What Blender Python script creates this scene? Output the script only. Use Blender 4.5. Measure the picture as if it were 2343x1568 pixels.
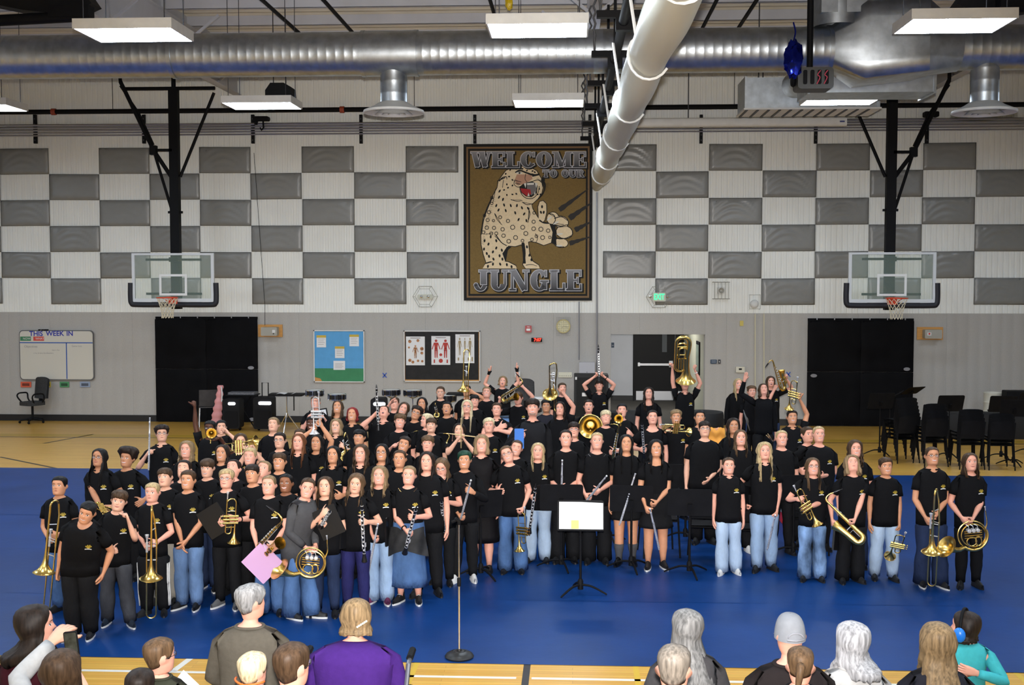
import bpy, math, random
import numpy as np
from mathutils import Matrix, Vector, Euler
random.seed(7)
SC=bpy.context.scene
COL=SC.collection
for _o in list(bpy.data.objects):bpy.data.objects.remove(_o)
# ------------------------------------------------------------------ camera
F=2688.0;CW, CH=2343.0, 1568.0;CAMH=3.37
PITCH=math.atan(146/F);YAW=math.radians(3.0)
cd=bpy.data.cameras.new('camera');cam=bpy.data.objects.new('camera', cd);COL.objects.link(cam)
cd.sensor_width=36;cd.lens=36*F/CW;cd.clip_end=200
cam.location=(0, 0, CAMH);cam.rotation_euler=(math.pi/2-PITCH, 0, YAW)
SC.camera=cam
RC=np.array(Euler((math.pi/2-PITCH, 0, YAW)).to_matrix())
# ------------------------------------------------------------------ world, exposure
W=bpy.data.worlds.new('world');SC.world=W;W.use_nodes=True
W.node_tree.nodes['Background'].inputs[0].default_value=(.75, .8, 1, 1)
W.node_tree.nodes['Background'].inputs[1].default_value=0.02
SC.view_settings.view_transform='Standard';SC.view_settings.look='None'
SC.view_settings.exposure=0.0;SC.view_settings.gamma=1.0
SC.view_settings.use_curve_mapping=False
CY=SC.cycles
CY.max_bounces=4;CY.diffuse_bounces=3;CY.glossy_bounces=2;CY.transmission_bounces=3;CY.transparent_max_bounces=6
CY.caustics_reflective=False;CY.caustics_refractive=False;CY.sample_clamp_indirect=4.0
CY.use_adaptive_sampling=True;CY.adaptive_threshold=0.1;CY.adaptive_min_samples=16
LAMP=39.0
fl=bpy.data.lights.new('camera_flash', 'SPOT');fl.shadow_soft_size=.04;fl.spot_size=math.radians(64);fl.spot_blend=1.0
fl.energy=6500;fl.color=(1, .96, .92)
flo=bpy.data.objects.new('camera_flash', fl);COL.objects.link(flo)
flo.location=(.0, -.05, CAMH+.16);flo.rotation_euler=(math.pi/2-PITCH, 0, YAW)
# ------------------------------------------------------------------ pixel -> place
def ray(px, py):
 return RC@np.array([(px-CW/2)/F, -(py-CH/2)/F, -1.0])
def at_y(px, py, Y):
 d=ray(px, py);t=Y/d[1];return np.array([d[0]*t, Y, CAMH+d[2]*t])
def at_z(px, py, Z):
 d=ray(px, py);t=(Z-CAMH)/d[2];return np.array([d[0]*t, d[1]*t, Z])
def at_x(px, py, X):
 d=ray(px, py);t=X/d[0];return np.array([X, d[1]*t, CAMH+d[2]*t])
def V(*a):return np.array(a, float)
def nrm(a):
 a=np.asarray(a, float);n=np.linalg.norm(a);return a/n if n>1e-9 else a
# ------------------------------------------------------------------ materials
MATS={}
def srgb(r, g, b):
 return tuple(((c/255)/12.92 if c/255<=.04045 else((c/255+.055)/1.055)**2.4)for c in(r, g, b))
def mat(name, col, rough=.6, metal=0.0, nscale=0, namt=.15, bump=0, bscale=None, spec=.5, coat=0, trans=0, alpha=1, emit=None, estr=0, stretch=None, sheen=0):
 if name in MATS:return MATS[name]
 m=bpy.data.materials.new(name);m.use_nodes=True;nt=m.node_tree;b=nt.nodes['Principled BSDF']
 c=tuple(col)+(1, )
 b.inputs['Base Color'].default_value=c;b.inputs['Roughness'].default_value=rough
 b.inputs['Metallic'].default_value=metal;b.inputs['Specular IOR Level'].default_value=spec
 if coat:b.inputs['Coat Weight'].default_value=coat
 if sheen:b.inputs['Sheen Weight'].default_value=sheen
 if trans:b.inputs['Transmission Weight'].default_value=trans
 if alpha<1:b.inputs['Alpha'].default_value=alpha
 if emit:b.inputs['Emission Color'].default_value=tuple(emit)+(1, );b.inputs['Emission Strength'].default_value=estr
 if nscale or bump:
  tc=nt.nodes.new('ShaderNodeTexCoord');mp=nt.nodes.new('ShaderNodeMapping')
  nt.links.new(tc.outputs['Object'], mp.inputs[0])
  if stretch:mp.inputs['Scale'].default_value=stretch
 if nscale:
  n=nt.nodes.new('ShaderNodeTexNoise');n.inputs['Scale'].default_value=nscale;n.inputs['Detail'].default_value=4
  nt.links.new(mp.outputs[0], n.inputs['Vector'])
  r=nt.nodes.new('ShaderNodeValToRGB');r.color_ramp.elements[0].position=.3;r.color_ramp.elements[1].position=.7
  r.color_ramp.elements[0].color=tuple(x*(1-namt)for x in col)+(1, )
  r.color_ramp.elements[1].color=tuple(min(1, x*(1+namt))for x in col)+(1, )
  nt.links.new(n.outputs[0], r.inputs[0]);nt.links.new(r.outputs[0], b.inputs['Base Color'])
 if bump:
  n2=nt.nodes.new('ShaderNodeTexNoise');n2.inputs['Scale'].default_value=bscale or 40;n2.inputs['Detail'].default_value=3
  nt.links.new(mp.outputs[0], n2.inputs['Vector'])
  bp=nt.nodes.new('ShaderNodeBump');bp.inputs['Strength'].default_value=bump;bp.inputs['Distance'].default_value=.02
  nt.links.new(n2.outputs[0], bp.inputs['Height']);nt.links.new(bp.outputs[0], b.inputs['Normal'])
 MATS[name]=m;return m
BLACK=mat('black_metal', (.006, .006, .007), .6, spec=.12)
BLACKP=mat('black_plastic', (.008, .008, .009), .6, nscale=9, namt=.2, spec=.14)
GREYP=mat('grey_plastic', (.045, .045, .05), .55, nscale=9, namt=.2)
WHITE=mat('white_paint', (.72, .72, .7), .5, nscale=6, namt=.06)
WHITEB=mat('white_board', (.75, .75, .74), .35)
BRASS=mat('brass', (.95, .66, .2), .26, 1.0, nscale=5, namt=.1)
BRASSR=mat('brass_inner', (.9, .56, .22), .2, 1.0)
SILVER=mat('silver', (.82, .82, .83), .3, .55)
CHROME=mat('chrome', (.75, .76, .78), .12, 1.0)
GALV=mat('galvanized', (.5, .54, .58), .4, 1.0, nscale=7, namt=.16, bump=.04, bscale=9)
PAPER=mat('paper', (.82, .82, .82), .7)
EBONY=mat('ebony', (.009, .009, .01), .28)
STEEL=mat('steel', (.45, .46, .48), .35, 1.0)
WOODB=mat('plywood', srgb(206, 150, 80), .6, nscale=4, namt=.15, stretch=(1, 1, 8))
# ------------------------------------------------------------------ mesh builder
def frame(ax, up=(0, 0, 1)):
 ax=nrm(ax);u=np.cross(up, ax)
 if np.linalg.norm(u)<1e-4:u=np.cross((0, 1, 0), ax)
 u=nrm(u);return u, np.cross(ax, u), ax
class MB:
 def __init__(s):s.v=[];s.f=[];s.m=[];s.mi=0
 def add(s, vs, fs):
  o=len(s.v);s.v.extend([tuple(map(float, p))for p in vs])
  s.f.extend([tuple(i+o for i in q)for q in fs]);s.m.extend([s.mi]*len(fs));return s
 def box(s, a, b):
  x0, y0, z0=a;x1, y1, z1=b
  return s.add([(x0, y0, z0), (x1, y0, z0), (x1, y1, z0), (x0, y1, z0), (x0, y0, z1), (x1, y0, z1), (x1, y1, z1), (x0, y1, z1)], [(0, 3, 2, 1), (4, 5, 6, 7), (0, 1, 5, 4), (1, 2, 6, 5), (2, 3, 7, 6), (3, 0, 4, 7)])
 def cbox(s, c, d):return s.box([c[i]-d[i]/2 for i in range(3)], [c[i]+d[i]/2 for i in range(3)])
 def rbox(s, c, d, r, n=3, axis=1):
  o=[i for i in range(3)if i!=axis];w, h=d[o[0]]/2, d[o[1]]/2;r=min(r, w*.99, h*.99)
  pts=[]
  for k, (sx, sy)in enumerate(((1, 1), (-1, 1), (-1, -1), (1, -1))):
   for j in range(n+1):
    t=math.pi/2*(k+j/n);pts.append((sx*(w-r)+r*math.cos(t), sy*(h-r)+r*math.sin(t)))
  P=[]
  for e in(-1, 1):
   for p in pts:
    q=[0, 0, 0];q[o[0]]=c[o[0]]+p[0];q[o[1]]=c[o[1]]+p[1];q[axis]=c[axis]+e*d[axis]/2;P.append(q)
  m=len(pts)
  return s.add(P, [tuple(range(m)), tuple(range(2*m-1, m-1, -1))]+[(i, (i+1)%m, m+(i+1)%m, m+i)[::-1]for i in range(m)])
 def obox(s, p0, p1, w, h, up=(0, 0, 1)):
  p0=np.asarray(p0, float);p1=np.asarray(p1, float);u, v, a=frame(p1-p0, up);P=[]
  for p in(p0, p1):
   for i, j in((-1, -1), (1, -1), (1, 1), (-1, 1)):P.append(p+u*i*w/2+v*j*h/2)
  return s.add(P, [(0, 3, 2, 1), (4, 5, 6, 7), (0, 1, 5, 4), (1, 2, 6, 5), (2, 3, 7, 6), (3, 0, 4, 7)])
 def tube(s, path, r, n=8, closed=False, caps=True, flat=1.0):
  P=[np.asarray(p, float)for p in path];k=len(P);rr=r if hasattr(r, '__len__')else[r]*k
  T=[]
  for i in range(k):
   if closed:t=P[(i+1)%k]-P[i-1]
   else:t=P[min(i+1, k-1)]-P[max(i-1, 0)]
   T.append(nrm(t))
  u, v, _=frame(T[0]);vs=[]
  for i in range(k):
   if i:
    u=u-T[i]*np.dot(u, T[i]);u=nrm(u);v=np.cross(T[i], u)
   for j in range(n):
    a=2*math.pi*j/n;vs.append(P[i]+rr[i]*(u*math.cos(a)+flat*v*math.sin(a)))
  fs=[]
  for i in range(k if closed else k-1):
   q=(i+1)%k
   for j in range(n):fs.append((i*n+j, i*n+(j+1)%n, q*n+(j+1)%n, q*n+j))
  if caps and not closed:fs+=[tuple(range(n-1, -1, -1)), tuple(range((k-1)*n, k*n))]
  return s.add(vs, fs)
 def cyl(s, p0, p1, r0, r1=None, n=12, caps=True):
  return s.tube([p0, p1], [r0, r0 if r1 is None else r1], n, caps=caps)
 def lathe(s, prof, org=(0, 0, 0), ax=(0, 0, 1), n=20, caps=False, up=(0, 0, 1)):
  u, v, a=frame(ax, up);org=np.asarray(org, float);vs=[]
  for r, h in prof:
   for j in range(n):
    t=2*math.pi*j/n;vs.append(org+a*h+r*(u*math.cos(t)+v*math.sin(t)))
  fs=[]
  for i in range(len(prof)-1):
   for j in range(n):fs.append((i*n+j, i*n+(j+1)%n, (i+1)*n+(j+1)%n, (i+1)*n+j))
  if caps:fs+=[tuple(range(n-1, -1, -1)), tuple(range((len(prof)-1)*n, len(prof)*n))]
  return s.add(vs, fs)
 def sph(s, c, r, n=10, m=6):
  rx, ry, rz=r if hasattr(r, '__len__')else(r, r, r);vs=[];fs=[]
  for i in range(m+1):
   p=math.pi*i/m
   for j in range(n):
    t=2*math.pi*j/n;vs.append((c[0]+rx*math.sin(p)*math.cos(t), c[1]+ry*math.sin(p)*math.sin(t), c[2]+rz*math.cos(p)))
  for i in range(m):
   for j in range(n):fs.append((i*n+j, (i+1)*n+j, (i+1)*n+(j+1)%n, i*n+(j+1)%n))
  return s.add(vs, fs)
 def poly(s, pts):return s.add(pts, [tuple(range(len(pts)))])
 def prism(s, pts, d):
  d=np.asarray(d, float);m=len(pts);P=[np.asarray(p, float)for p in pts]
  return s.add(P+[p+d for p in P], [tuple(range(m)), tuple(range(2*m-1, m-1, -1))]+[(i, m+i, m+(i+1)%m, (i+1)%m)for i in range(m)])
 def grid(s, fn, nu, nv):
  vs=[fn(i/nu, j/nv)for j in range(nv+1)for i in range(nu+1)];w=nu+1
  return s.add(vs, [(j*w+i, j*w+i+1, (j+1)*w+i+1, (j+1)*w+i)for j in range(nv)for i in range(nu)])
 def mesh(s, name, mats, smooth=True, org=None):
  me=bpy.data.meshes.new(name);vv=s.v
  if org is not None:vv=[(x-org[0], y-org[1], z-org[2])for x, y, z in vv]
  me.from_pydata(vv, [], s.f)
  for m in(mats if isinstance(mats, (list, tuple))else[mats]):me.materials.append(m)
  if any(s.m):me.polygons.foreach_set('material_index', s.m)
  if smooth:
   me.polygons.foreach_set('use_smooth', [True]*len(s.f))
  me.update()
  if smooth=='auto':me.set_sharp_from_angle(angle=math.radians(38))
  return me
def link(name, me, parent=None, mw=None):
 o=bpy.data.objects.new(name, me);COL.objects.link(o)
 if parent is not None:o.parent=parent
 if mw is not None:o.matrix_basis=mw
 return o
def tag(o, label=None, cat=None, group=None, kind=None):
 if label:o['label']=label
 if cat:o['category']=cat
 if group:o['group']=group
 if kind:o['kind']=kind
 return o
ORG={}
def thing(name, label, cat, loc=(0, 0, 0), rotz=0, group=None):
 o=bpy.data.objects.new(name, None);COL.objects.link(o);o.empty_display_size=.1
 o.location=tuple(map(float, loc));o.rotation_euler=(0, 0, rotz);ORG[o.name]=tuple(map(float, loc))
 return tag(o, label, cat, group)
def part(name, mb, m, parent, smooth='auto', world=True, label=None):
 """one mesh object under parent; mb in world coordinates unless world=False"""
 org=None
 if world and parent is not None:org=ORG.get(parent.name, (0, 0, 0))
 o=link(name, mb.mesh(name, m, smooth, org), parent)
 ORG[o.name]=org or(0, 0, 0)
 if label:o['label']=label
 return o
def solo(name, mb, m, label, cat, group=None, smooth='auto', org=None):
 vs=np.array(mb.v);org=tuple(org)if org is not None else(vs[:, 0].mean(), vs[:, 1].mean(), vs[:, 2].min())
 o=link(name, mb.mesh(name, m, smooth, org));o.location=org;ORG[o.name]=org
 return tag(o, label, cat, group)
def struct(name, mb, m, smooth='auto'):
 o=link(name, mb.mesh(name, m, smooth));ORG[o.name]=(0, 0, 0);return tag(o, kind='structure')
def dup(root, mw, label=None, group=None):
 def cp(o, par):
  c=o.copy();COL.objects.link(c)
  if par is not None:c.parent=par
  for ch in o.children:cp(ch, c)
  return c
 r=cp(root, None);r.matrix_world=mw
 if label:r['label']=label
 if group:r['group']=group
 return r
def rotm(ax, ang):return np.array(Matrix.Rotation(ang, 3, Vector(tuple(map(float, ax)))))
def minrot(a, b):
 a=nrm(a);b=nrm(b);v=np.cross(a, b);c=float(np.dot(a, b))
 if np.linalg.norm(v)<1e-7:
  return np.eye(3)if c>0 else rotm(frame(a)[0], math.pi)
 return rotm(nrm(v), math.acos(max(-1, min(1, c))))
def arc(c, r, a0, a1, n, u=(1, 0, 0), v=(0, 0, 1)):
 u=np.asarray(u, float);v=np.asarray(v, float);c=np.asarray(c, float)
 return[c+r*(u*math.cos(a0+(a1-a0)*i/n)+v*math.sin(a0+(a1-a0)*i/n))for i in range(n+1)]
def smooth_path(pts, n=6):
 P=[np.asarray(p, float)for p in pts];P=[2*P[0]-P[1]]+P+[2*P[-1]-P[-2]];out=[]
 for i in range(1, len(P)-2):
  for k in range(n):
   t=k/n;out.append(.5*((2*P[i])+(-P[i-1]+P[i+1])*t+(2*P[i-1]-5*P[i]+4*P[i+1]-P[i+2])*t*t+(-P[i-1]+3*P[i]-3*P[i+1]+P[i+2])*t**3))
 out.append(P[-2]);return out
def text_mesh(s, size=1.0, bold=0.0):
 cu=bpy.data.curves.new('t', 'FONT');cu.body=s;cu.size=size;cu.align_x='CENTER';cu.align_y='CENTER';cu.offset=bold;cu.resolution_u=3
 ob=bpy.data.objects.new('t', cu);COL.objects.link(ob);dg=bpy.context.evaluated_depsgraph_get()
 me=bpy.data.meshes.new_from_object(ob.evaluated_get(dg));bpy.data.objects.remove(ob);bpy.data.curves.remove(cu)
 return me
def text(name, s, size, m, parent, loc, bold=0.0, wscale=1.0, rot=None):
 """flat lettering that faces -Y, at world loc"""
 me=text_mesh(s, size, bold);me.name=name
 while me.materials:me.materials.pop()
 me.materials.append(m)
 o=link(name, me, parent);po=ORG.get(parent.name, (0, 0, 0))if parent is not None else(0, 0, 0)
 o.location=tuple(loc[i]-po[i]for i in range(3));o.rotation_euler=rot or(math.pi/2, 0, 0);o.scale=(wscale, 1, 1)
 return o
# ------------------------------------------------------------------ the room
YW=float(at_z(1171, 970, 0)[1])
XL, XR, YB, ZC=-17.5, 15.0, -7.0, 8.65
OP0, OP1, OPZ=.86, 3.02, 2.09
def floor_mat():
 m=bpy.data.materials.new('gym_floor_maple');m.use_nodes=True;nt=m.node_tree;b=nt.nodes['Principled BSDF']
 tc=nt.nodes.new('ShaderNodeTexCoord');br=nt.nodes.new('ShaderNodeTexBrick')
 br.inputs['Scale'].default_value=1;br.inputs['Brick Width'].default_value=1.1;br.inputs['Row Height'].default_value=.057
 br.inputs['Mortar Size'].default_value=.0012;br.offset=.37
 br.inputs['Color1'].default_value=srgb(232, 182, 88)+(1, );br.inputs['Color2'].default_value=srgb(216, 162, 72)+(1, )
 br.inputs['Mortar'].default_value=srgb(150, 110, 60)+(1, )
 nt.links.new(tc.outputs['Object'], br.inputs['Vector'])
 n=nt.nodes.new('ShaderNodeTexNoise');n.inputs['Scale'].default_value=3;mp=nt.nodes.new('ShaderNodeMapping');mp.inputs['Scale'].default_value=(1, 14, 1)
 nt.links.new(tc.outputs['Object'], mp.inputs[0]);nt.links.new(mp.outputs[0], n.inputs['Vector'])
 mx=nt.nodes.new('ShaderNodeMixRGB');mx.blend_type='MULTIPLY';mx.inputs[0].default_value=.22
 nt.links.new(br.outputs['Color'], mx.inputs[1]);nt.links.new(n.outputs['Color'], mx.inputs[2])
 nt.links.new(mx.outputs[0], b.inputs['Base Color']);b.inputs['Roughness'].default_value=.28;b.inputs['Specular IOR Level'].default_value=.4
 return m
M_FLOOR=floor_mat()
M_UP=mat('wall_upper_cream', srgb(240, 241, 236), .55, nscale=1.2, namt=.03)
M_LO=mat('wall_lower_grey', srgb(178, 175, 170), .6, nscale=60, namt=.05, bump=.15, bscale=90)
M_SIDE=mat('wall_side', srgb(190, 188, 184), .7, nscale=2, namt=.04)
M_DECK=mat('roof_deck', srgb(206, 198, 180), .6, nscale=2, namt=.06)
M_BEAM=mat('frame_steel_white', srgb(200, 200, 205), .5, nscale=2, namt=.05)
M_PAD=mat('acoustic_vinyl', srgb(134, 134, 131), .33, nscale=3, namt=.06, spec=.5)
M_BASE=mat('black_rubber_base', (.01, .01, .011), .5)
fl_=MB();fl_.add([(XL, YB, 0), (XR, YB, 0), (XR, YW, 0), (XL, YW, 0)], [(0, 1, 2, 3)])
floor=struct('floor', fl_, M_FLOOR, False)
def line(a, b, w, m, name='court_line'):
 a=np.asarray(a, float);b=np.asarray(b, float);d=nrm(b-a);n=V(-d[1], d[0], 0)*w/2;mb=MB()
 mb.add([(*(a-n)[:2], .0012), (*(b-n)[:2], .0012), (*(b+n)[:2], .0012), (*(a+n)[:2], .0012)], [(0, 1, 2, 3)])
 return part(name, mb, m, floor, False)
LW=mat('line_white', (.78, .76, .68), .3);LK=mat('line_black', (.012, .012, .012), .3);LY=mat('line_yellow', srgb(214, 176, 60), .3);LO_=mat('line_ochre', srgb(190, 150, 52), .35)
y_n=float(at_z(1171, 1552, 0)[1])
xk=at_z(1203, 1550, 0)[0]
line((-10, y_n, 0), (xk-.08, y_n, 0), .05, LW);line((xk+.05, y_n, 0), (9, y_n, 0), .05, LW)
line((xk, 4, 0), (xk, 10.3, 0), .06, LK)
for px in(935, 1453, 2330):a=at_z(px, 1550, 0);line((a[0], 5, 0), (a[0]+.02, 10.4, 0), .05, LY)
a=at_z(408, 1525, 0);line((a[0], y_n+.02, 0), (a[0]+.12, 10.9, 0), .06, LW)
yk=float(at_z(1171, 1008, 0)[1]);line((XL, yk-.02, 0), (XR, yk-.02, 0), .06, LK)
line((XL, yk+.28, 0), (XR, yk+.28, 0), .38, LO_)
for p in(((100, 1015), (215, 994)), ((0, 1046), (128, 1072))):
 a, b=at_z(*p[0], 0), at_z(*p[1], 0);line(a, b, .06, LK)
def ribbed(x0, x1, z0, z1, y, rib, dep):
 mb=MB();n=max(1, round((x1-x0)/rib));w=(x1-x0)/n;xs=[(x0, 0), (x0+.004, .004)]
 for i in range(n):
  a=x0+i*w;xs+=[(a+w*.12, .004), (a+w*.22, .004+dep), (a+w*.78, .004+dep), (a+w*.88, .004)]
 xs+=[(x1-.004, .004), (x1, 0)]
 P=[]
 for x, d in xs:P+=[(x, y-d, z0), (x, y-d, z1)]
 k=len(xs);fs=[(2*i, 2*i+2, 2*i+3, 2*i+1)for i in range(k-1)]
 return mb.add(P, fs)
wb=MB()
wb.box((XL, YW+.02, 0), (OP0, YW+.3, ZC));wb.box((OP1, YW+.02, 0), (XR, YW+.3, ZC));wb.box((OP0, YW+.02, OPZ), (OP1, YW+.3, ZC))
wall=struct('wall_back', wb, M_SIDE)
ZP=float(at_y(1171, 716, YW)[2])
seams=[XL]+[.53+.9925*k for k in range(-18, 15)if XL<.53+.9925*k<XR]+[XR]
cuts=sorted(seams+[OP0, OP1])
for a, b in zip(seams[:-1], seams[1:]):part('wall_panel', ribbed(a, b, ZP, ZC, YW+.02, .124, .012), M_UP, wall)
for a, b in zip(cuts[:-1], cuts[1:]):
 part('wall_panel', ribbed(a, b, OPZ if OP0-.01<(a+b)/2<OP1 else 0, ZP, YW+.016, .248, .004), M_LO, wall)
for nm, a, b in(('baseboard_left', XL, OP0), ('baseboard_right', OP1, XR)):
 mb=MB();mb.box((a, YW-.012, 0), (b, YW+.02, .15));struct(nm, mb, M_BASE)
mb=MB();mb.box((XL-.2, YB, 0), (XL, YW+.3, ZC));struct('wall_left', mb, M_SIDE)
mb=MB();mb.box((XR, YB, 0), (XR+.2, YW+.3, ZC));struct('wall_right', mb, M_SIDE)
mb=MB();mb.box((XL, YB-.2, 0), (XR, YB, ZC));struct('wall_front', mb, M_SIDE)
mb=MB();P=[];y=YB;k=0
while y<YW+.1:
 for d, h in((0, 0), (.09, 0), (.12, .05), (.27, .05)):P+=[(XL, y+d, ZC+h), (XR, y+d, ZC+h)]
 y+=.3
k=len(P)//2;mb.add(P, [(2*i, 2*i+2, 2*i+3, 2*i+1)[::-1]for i in range(k-1)])
ceil=struct('ceiling', mb, M_DECK, False)
y=YW-.5
while y>14:
 mb=MB();mb.box((XL, y-.03, ZC-.2), (XR, y-.022, ZC));mb.box((XL, y-.03, ZC-.2), (XR, y+.04, ZC-.192));part('purlin', mb, M_BEAM, ceil);y-=1.5
for xb in(-15.5, -7.8, .33, 8.05):
 mb=MB();mb.box((xb-.1, YB, 7.62), (xb+.1, YW, 7.635));mb.box((xb-.006, YB, 7.63), (xb+.006, YW, ZC));mb.box((xb-.1, YB, ZC-.22), (xb+.1, YW, ZC-.2))
 part('roof_beam', mb, M_BEAM, ceil)
 y=YW-1.5
 while y>15:
  for s in(-1, 1):
   mb=MB();mb.obox((xb, y, 7.68), (xb+s*.95, y, ZC-.2), .05, .05);part('beam_brace', mb, M_BEAM, ceil)
  y-=3
YH=YW+5.4;M_HALL=mat('hall_wall', srgb(200, 202, 208), .6, nscale=2, namt=.04);M_CARP=mat('hall_carpet', srgb(70, 66, 62), .95, nscale=30, namt=.2)
mb=MB();mb.box((OP0-.5, YW, -.05), (OP1+.3, YH, 0));struct('floor_hall', mb, M_CARP)
mb=MB();mb.box((OP0-.5, YH, 0), (OP1+.6, YH+.2, 2.7));struct('wall_hall', mb, M_HALL)
mb=MB();mb.box((OP1+.02, YW+.3, 0), (OP1+.2, YH, 2.7));struct('wall_hall_right', mb, mat('hall_side', srgb(198, 196, 176), .6, nscale=2, namt=.03))
mb=MB();mb.box((OP0-.6, YW+.3, 0), (OP0-.5, YH, 2.7));struct('wall_hall_left', mb, M_HALL)
mb=MB();mb.box((OP0-.6, YW+.3, 2.7), (OP1+.6, YH, 2.8));struct('ceiling_hall', mb, M_HALL)
mb=MB();mb.box((OP0-.5, YH-.015, 0), (at_y(1452, 900, YH)[0], YH, .14));struct('baseboard_hall', mb, M_BASE)
HL=thing('hall_ceiling_light', 'white ceiling panel light inside the hallway behind the double doors opening', 'light', (1.9, YW+2.6, 2.62))
mb=MB();mb.box((1.6, YW+2.0, 2.64), (2.2, YW+3.2, 2.7));part('housing', mb, WHITE, HL)
mb=MB();mb.box((1.63, YW+2.03, 2.62), (2.17, YW+3.17, 2.638));part('lens', mb, mat('hall_lens', (1, 1, 1), .5, emit=(1, 1, .97), estr=26), HL)
x0, x1=float(at_y(1452, 880, YH)[0]), float(OP1+.02);xm=x0+(x1-x0)*.82
M_DOOR=mat('door_black', (.006, .006, .007), .5, spec=.2)
mb=MB();mb.box((x0-.05, YH-.03, 0), (x0, YH, 2.2));mb.box((x0-.05, YH-.03, 2.13), (x1, YH, 2.2))
dr=struct('door_1', mb, M_DOOR)
for a, b in((x0, xm-.008), (xm+.008, x1)):
 mb=MB();mb.box((a, YH-.05, .01), (b, YH-.005, 2.13));lf=part('door_leaf', mb, M_DOOR, dr)
 mb=MB();mb.box((a+.04, YH-.058, .02), (b-.03, YH-.05, .27));part('kick_plate', mb, STEEL, lf)
 w=b-a
 if w>.6:
  mb=MB();mb.box((a+w*.68, YH-.06, 1.35), (a+w*.8, YH-.05, 2.02));part('door_window', mb, mat('door_glass', (.12, .13, .14), .1, spec=.8), lf)
  mb=MB();mb.box((a+.08, YH-.12, .98), (b-.06, YH-.08, 1.04));mb.box((a+.08, YH-.1, .96), (a+.14, YH-.05, 1.06));mb.box((b-.16, YH-.12, .93), (b-.06, YH-.05, 1.11));part('panic_bar', mb, STEEL, lf)
mb=MB();mb.box((OP1-.01, YW+1.2, 1.05), (OP1+.02, YW+1.9, 1.85));f_=solo('picture_frame', mb, BLACK, 'black picture frame on the hallway side wall right of the doors', 'picture frame')
mb=MB();mb.box((OP1-.016, YW+1.28, 1.13), (OP1-.008, YW+1.82, 1.77));part('picture', mb, mat('pic', srgb(150, 165, 150), .5, nscale=6, namt=.3), f_)
def pad_mesh(w, h, seed):
 rnd=random.Random(seed);mb=MB();k=rnd.uniform(.25, 1);sk=rnd.uniform(-.8, .8);a0=rnd.uniform(0, 6)
 def fn(u, v):
  x=(u-.5)*w;z=(v-.5)*h;e=min(1, min(u, 1-u)/.06)*min(1, min(v, 1-v)/.1)
  d=.035*e**.5+.011*k*e*math.sin(9*(v+(1.6+sk*.4)*(u-.5)**2*1.6+.22*sk*u)*2.6+a0)*(.25+v)
  for cx in(.13, .87):d-=.02*math.exp(-(((u-cx)*w)**2+((v-.88)*h)**2)/.0018)
  return(x, -d, z)
 mb.grid(fn, 22, 14)
 nb=len(mb.v);mb.box((-w/2, -.012, -h/2), (w/2, 0, h/2))
 return mb.mesh('acoustic_panel', M_PAD, True)
PADS=[pad_mesh(1.212, .612, i)for i in range(7)]
zr=[float(at_y(1440, q, YW)[2])for q in(331, 392, 453, 514, 576, 637, 697)];zstep=(zr[0]-zr[-1])/6
def pads(edges, par0):
 n=0
 for c, (a, b)in enumerate(zip(edges[:-1], edges[1:])):
  for r in range(6):
   if(c+r)%2==par0:continue
   xa, xb=at_y(a, 520, YW)[0], at_y(b, 520, YW)[0];zc=zr[0]-(r+.5)*zstep
   o=link('acoustic_panel', PADS[(c*3+r*5+n)%7], wall);o.location=((xa+xb)/2+random.uniform(-.01, .01), YW-.004, zc+random.uniform(-.008, .008))
   o.scale=((xb-xa)/1.212, 1, zstep/.615);o.rotation_euler=(0, random.uniform(-.008, .008), 0);n+=1
pads([-112, 3, 115, 229, 344, 458, 575, 692, 811, 930, 1050], 0)
pads([1380, 1501, 1621, 1743, 1866, 1988, 2109, 2230, 2350], 1)
y0=float(at_z(1171, 1521, 0)[1]);y1=float(at_z(1171, 1081, 0)[1])
cov=thing('floor_cover', 'blue vinyl floor cover laid over the wooden gym floor under the band', 'floor cover', (0, (y0+y1)/2, 0))
def blue(i):
 k=(1, .93, 1.06, .97, 1.03)[i];c=srgb(12, 56, 116)
 m=mat('blue_vinyl_%d'%i, tuple(q*k for q in c), .4, nscale=1.3, namt=.14, bump=.08, bscale=6, spec=.22);return m
ns=5
for i in range(ns):
 a=y0+(y1-y0)*i/ns;b=y0+(y1-y0)*(i+1)/ns+(.03 if i<ns-1 else 0)
 for j, (xa, xb)in enumerate(((-16.5, 1.15), (1.12, 13.5))):
  zt=.004+.0015*(i%2)+.0015*j;mb=MB();mb.grid(lambda u, v:(xa+(xb-xa)*u, a+(b-a)*v, zt+.0006*math.sin(u*40+v*5)), 24, 4)
  part('cover_sheet', mb, blue((i+j*2)%5), cov)
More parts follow.
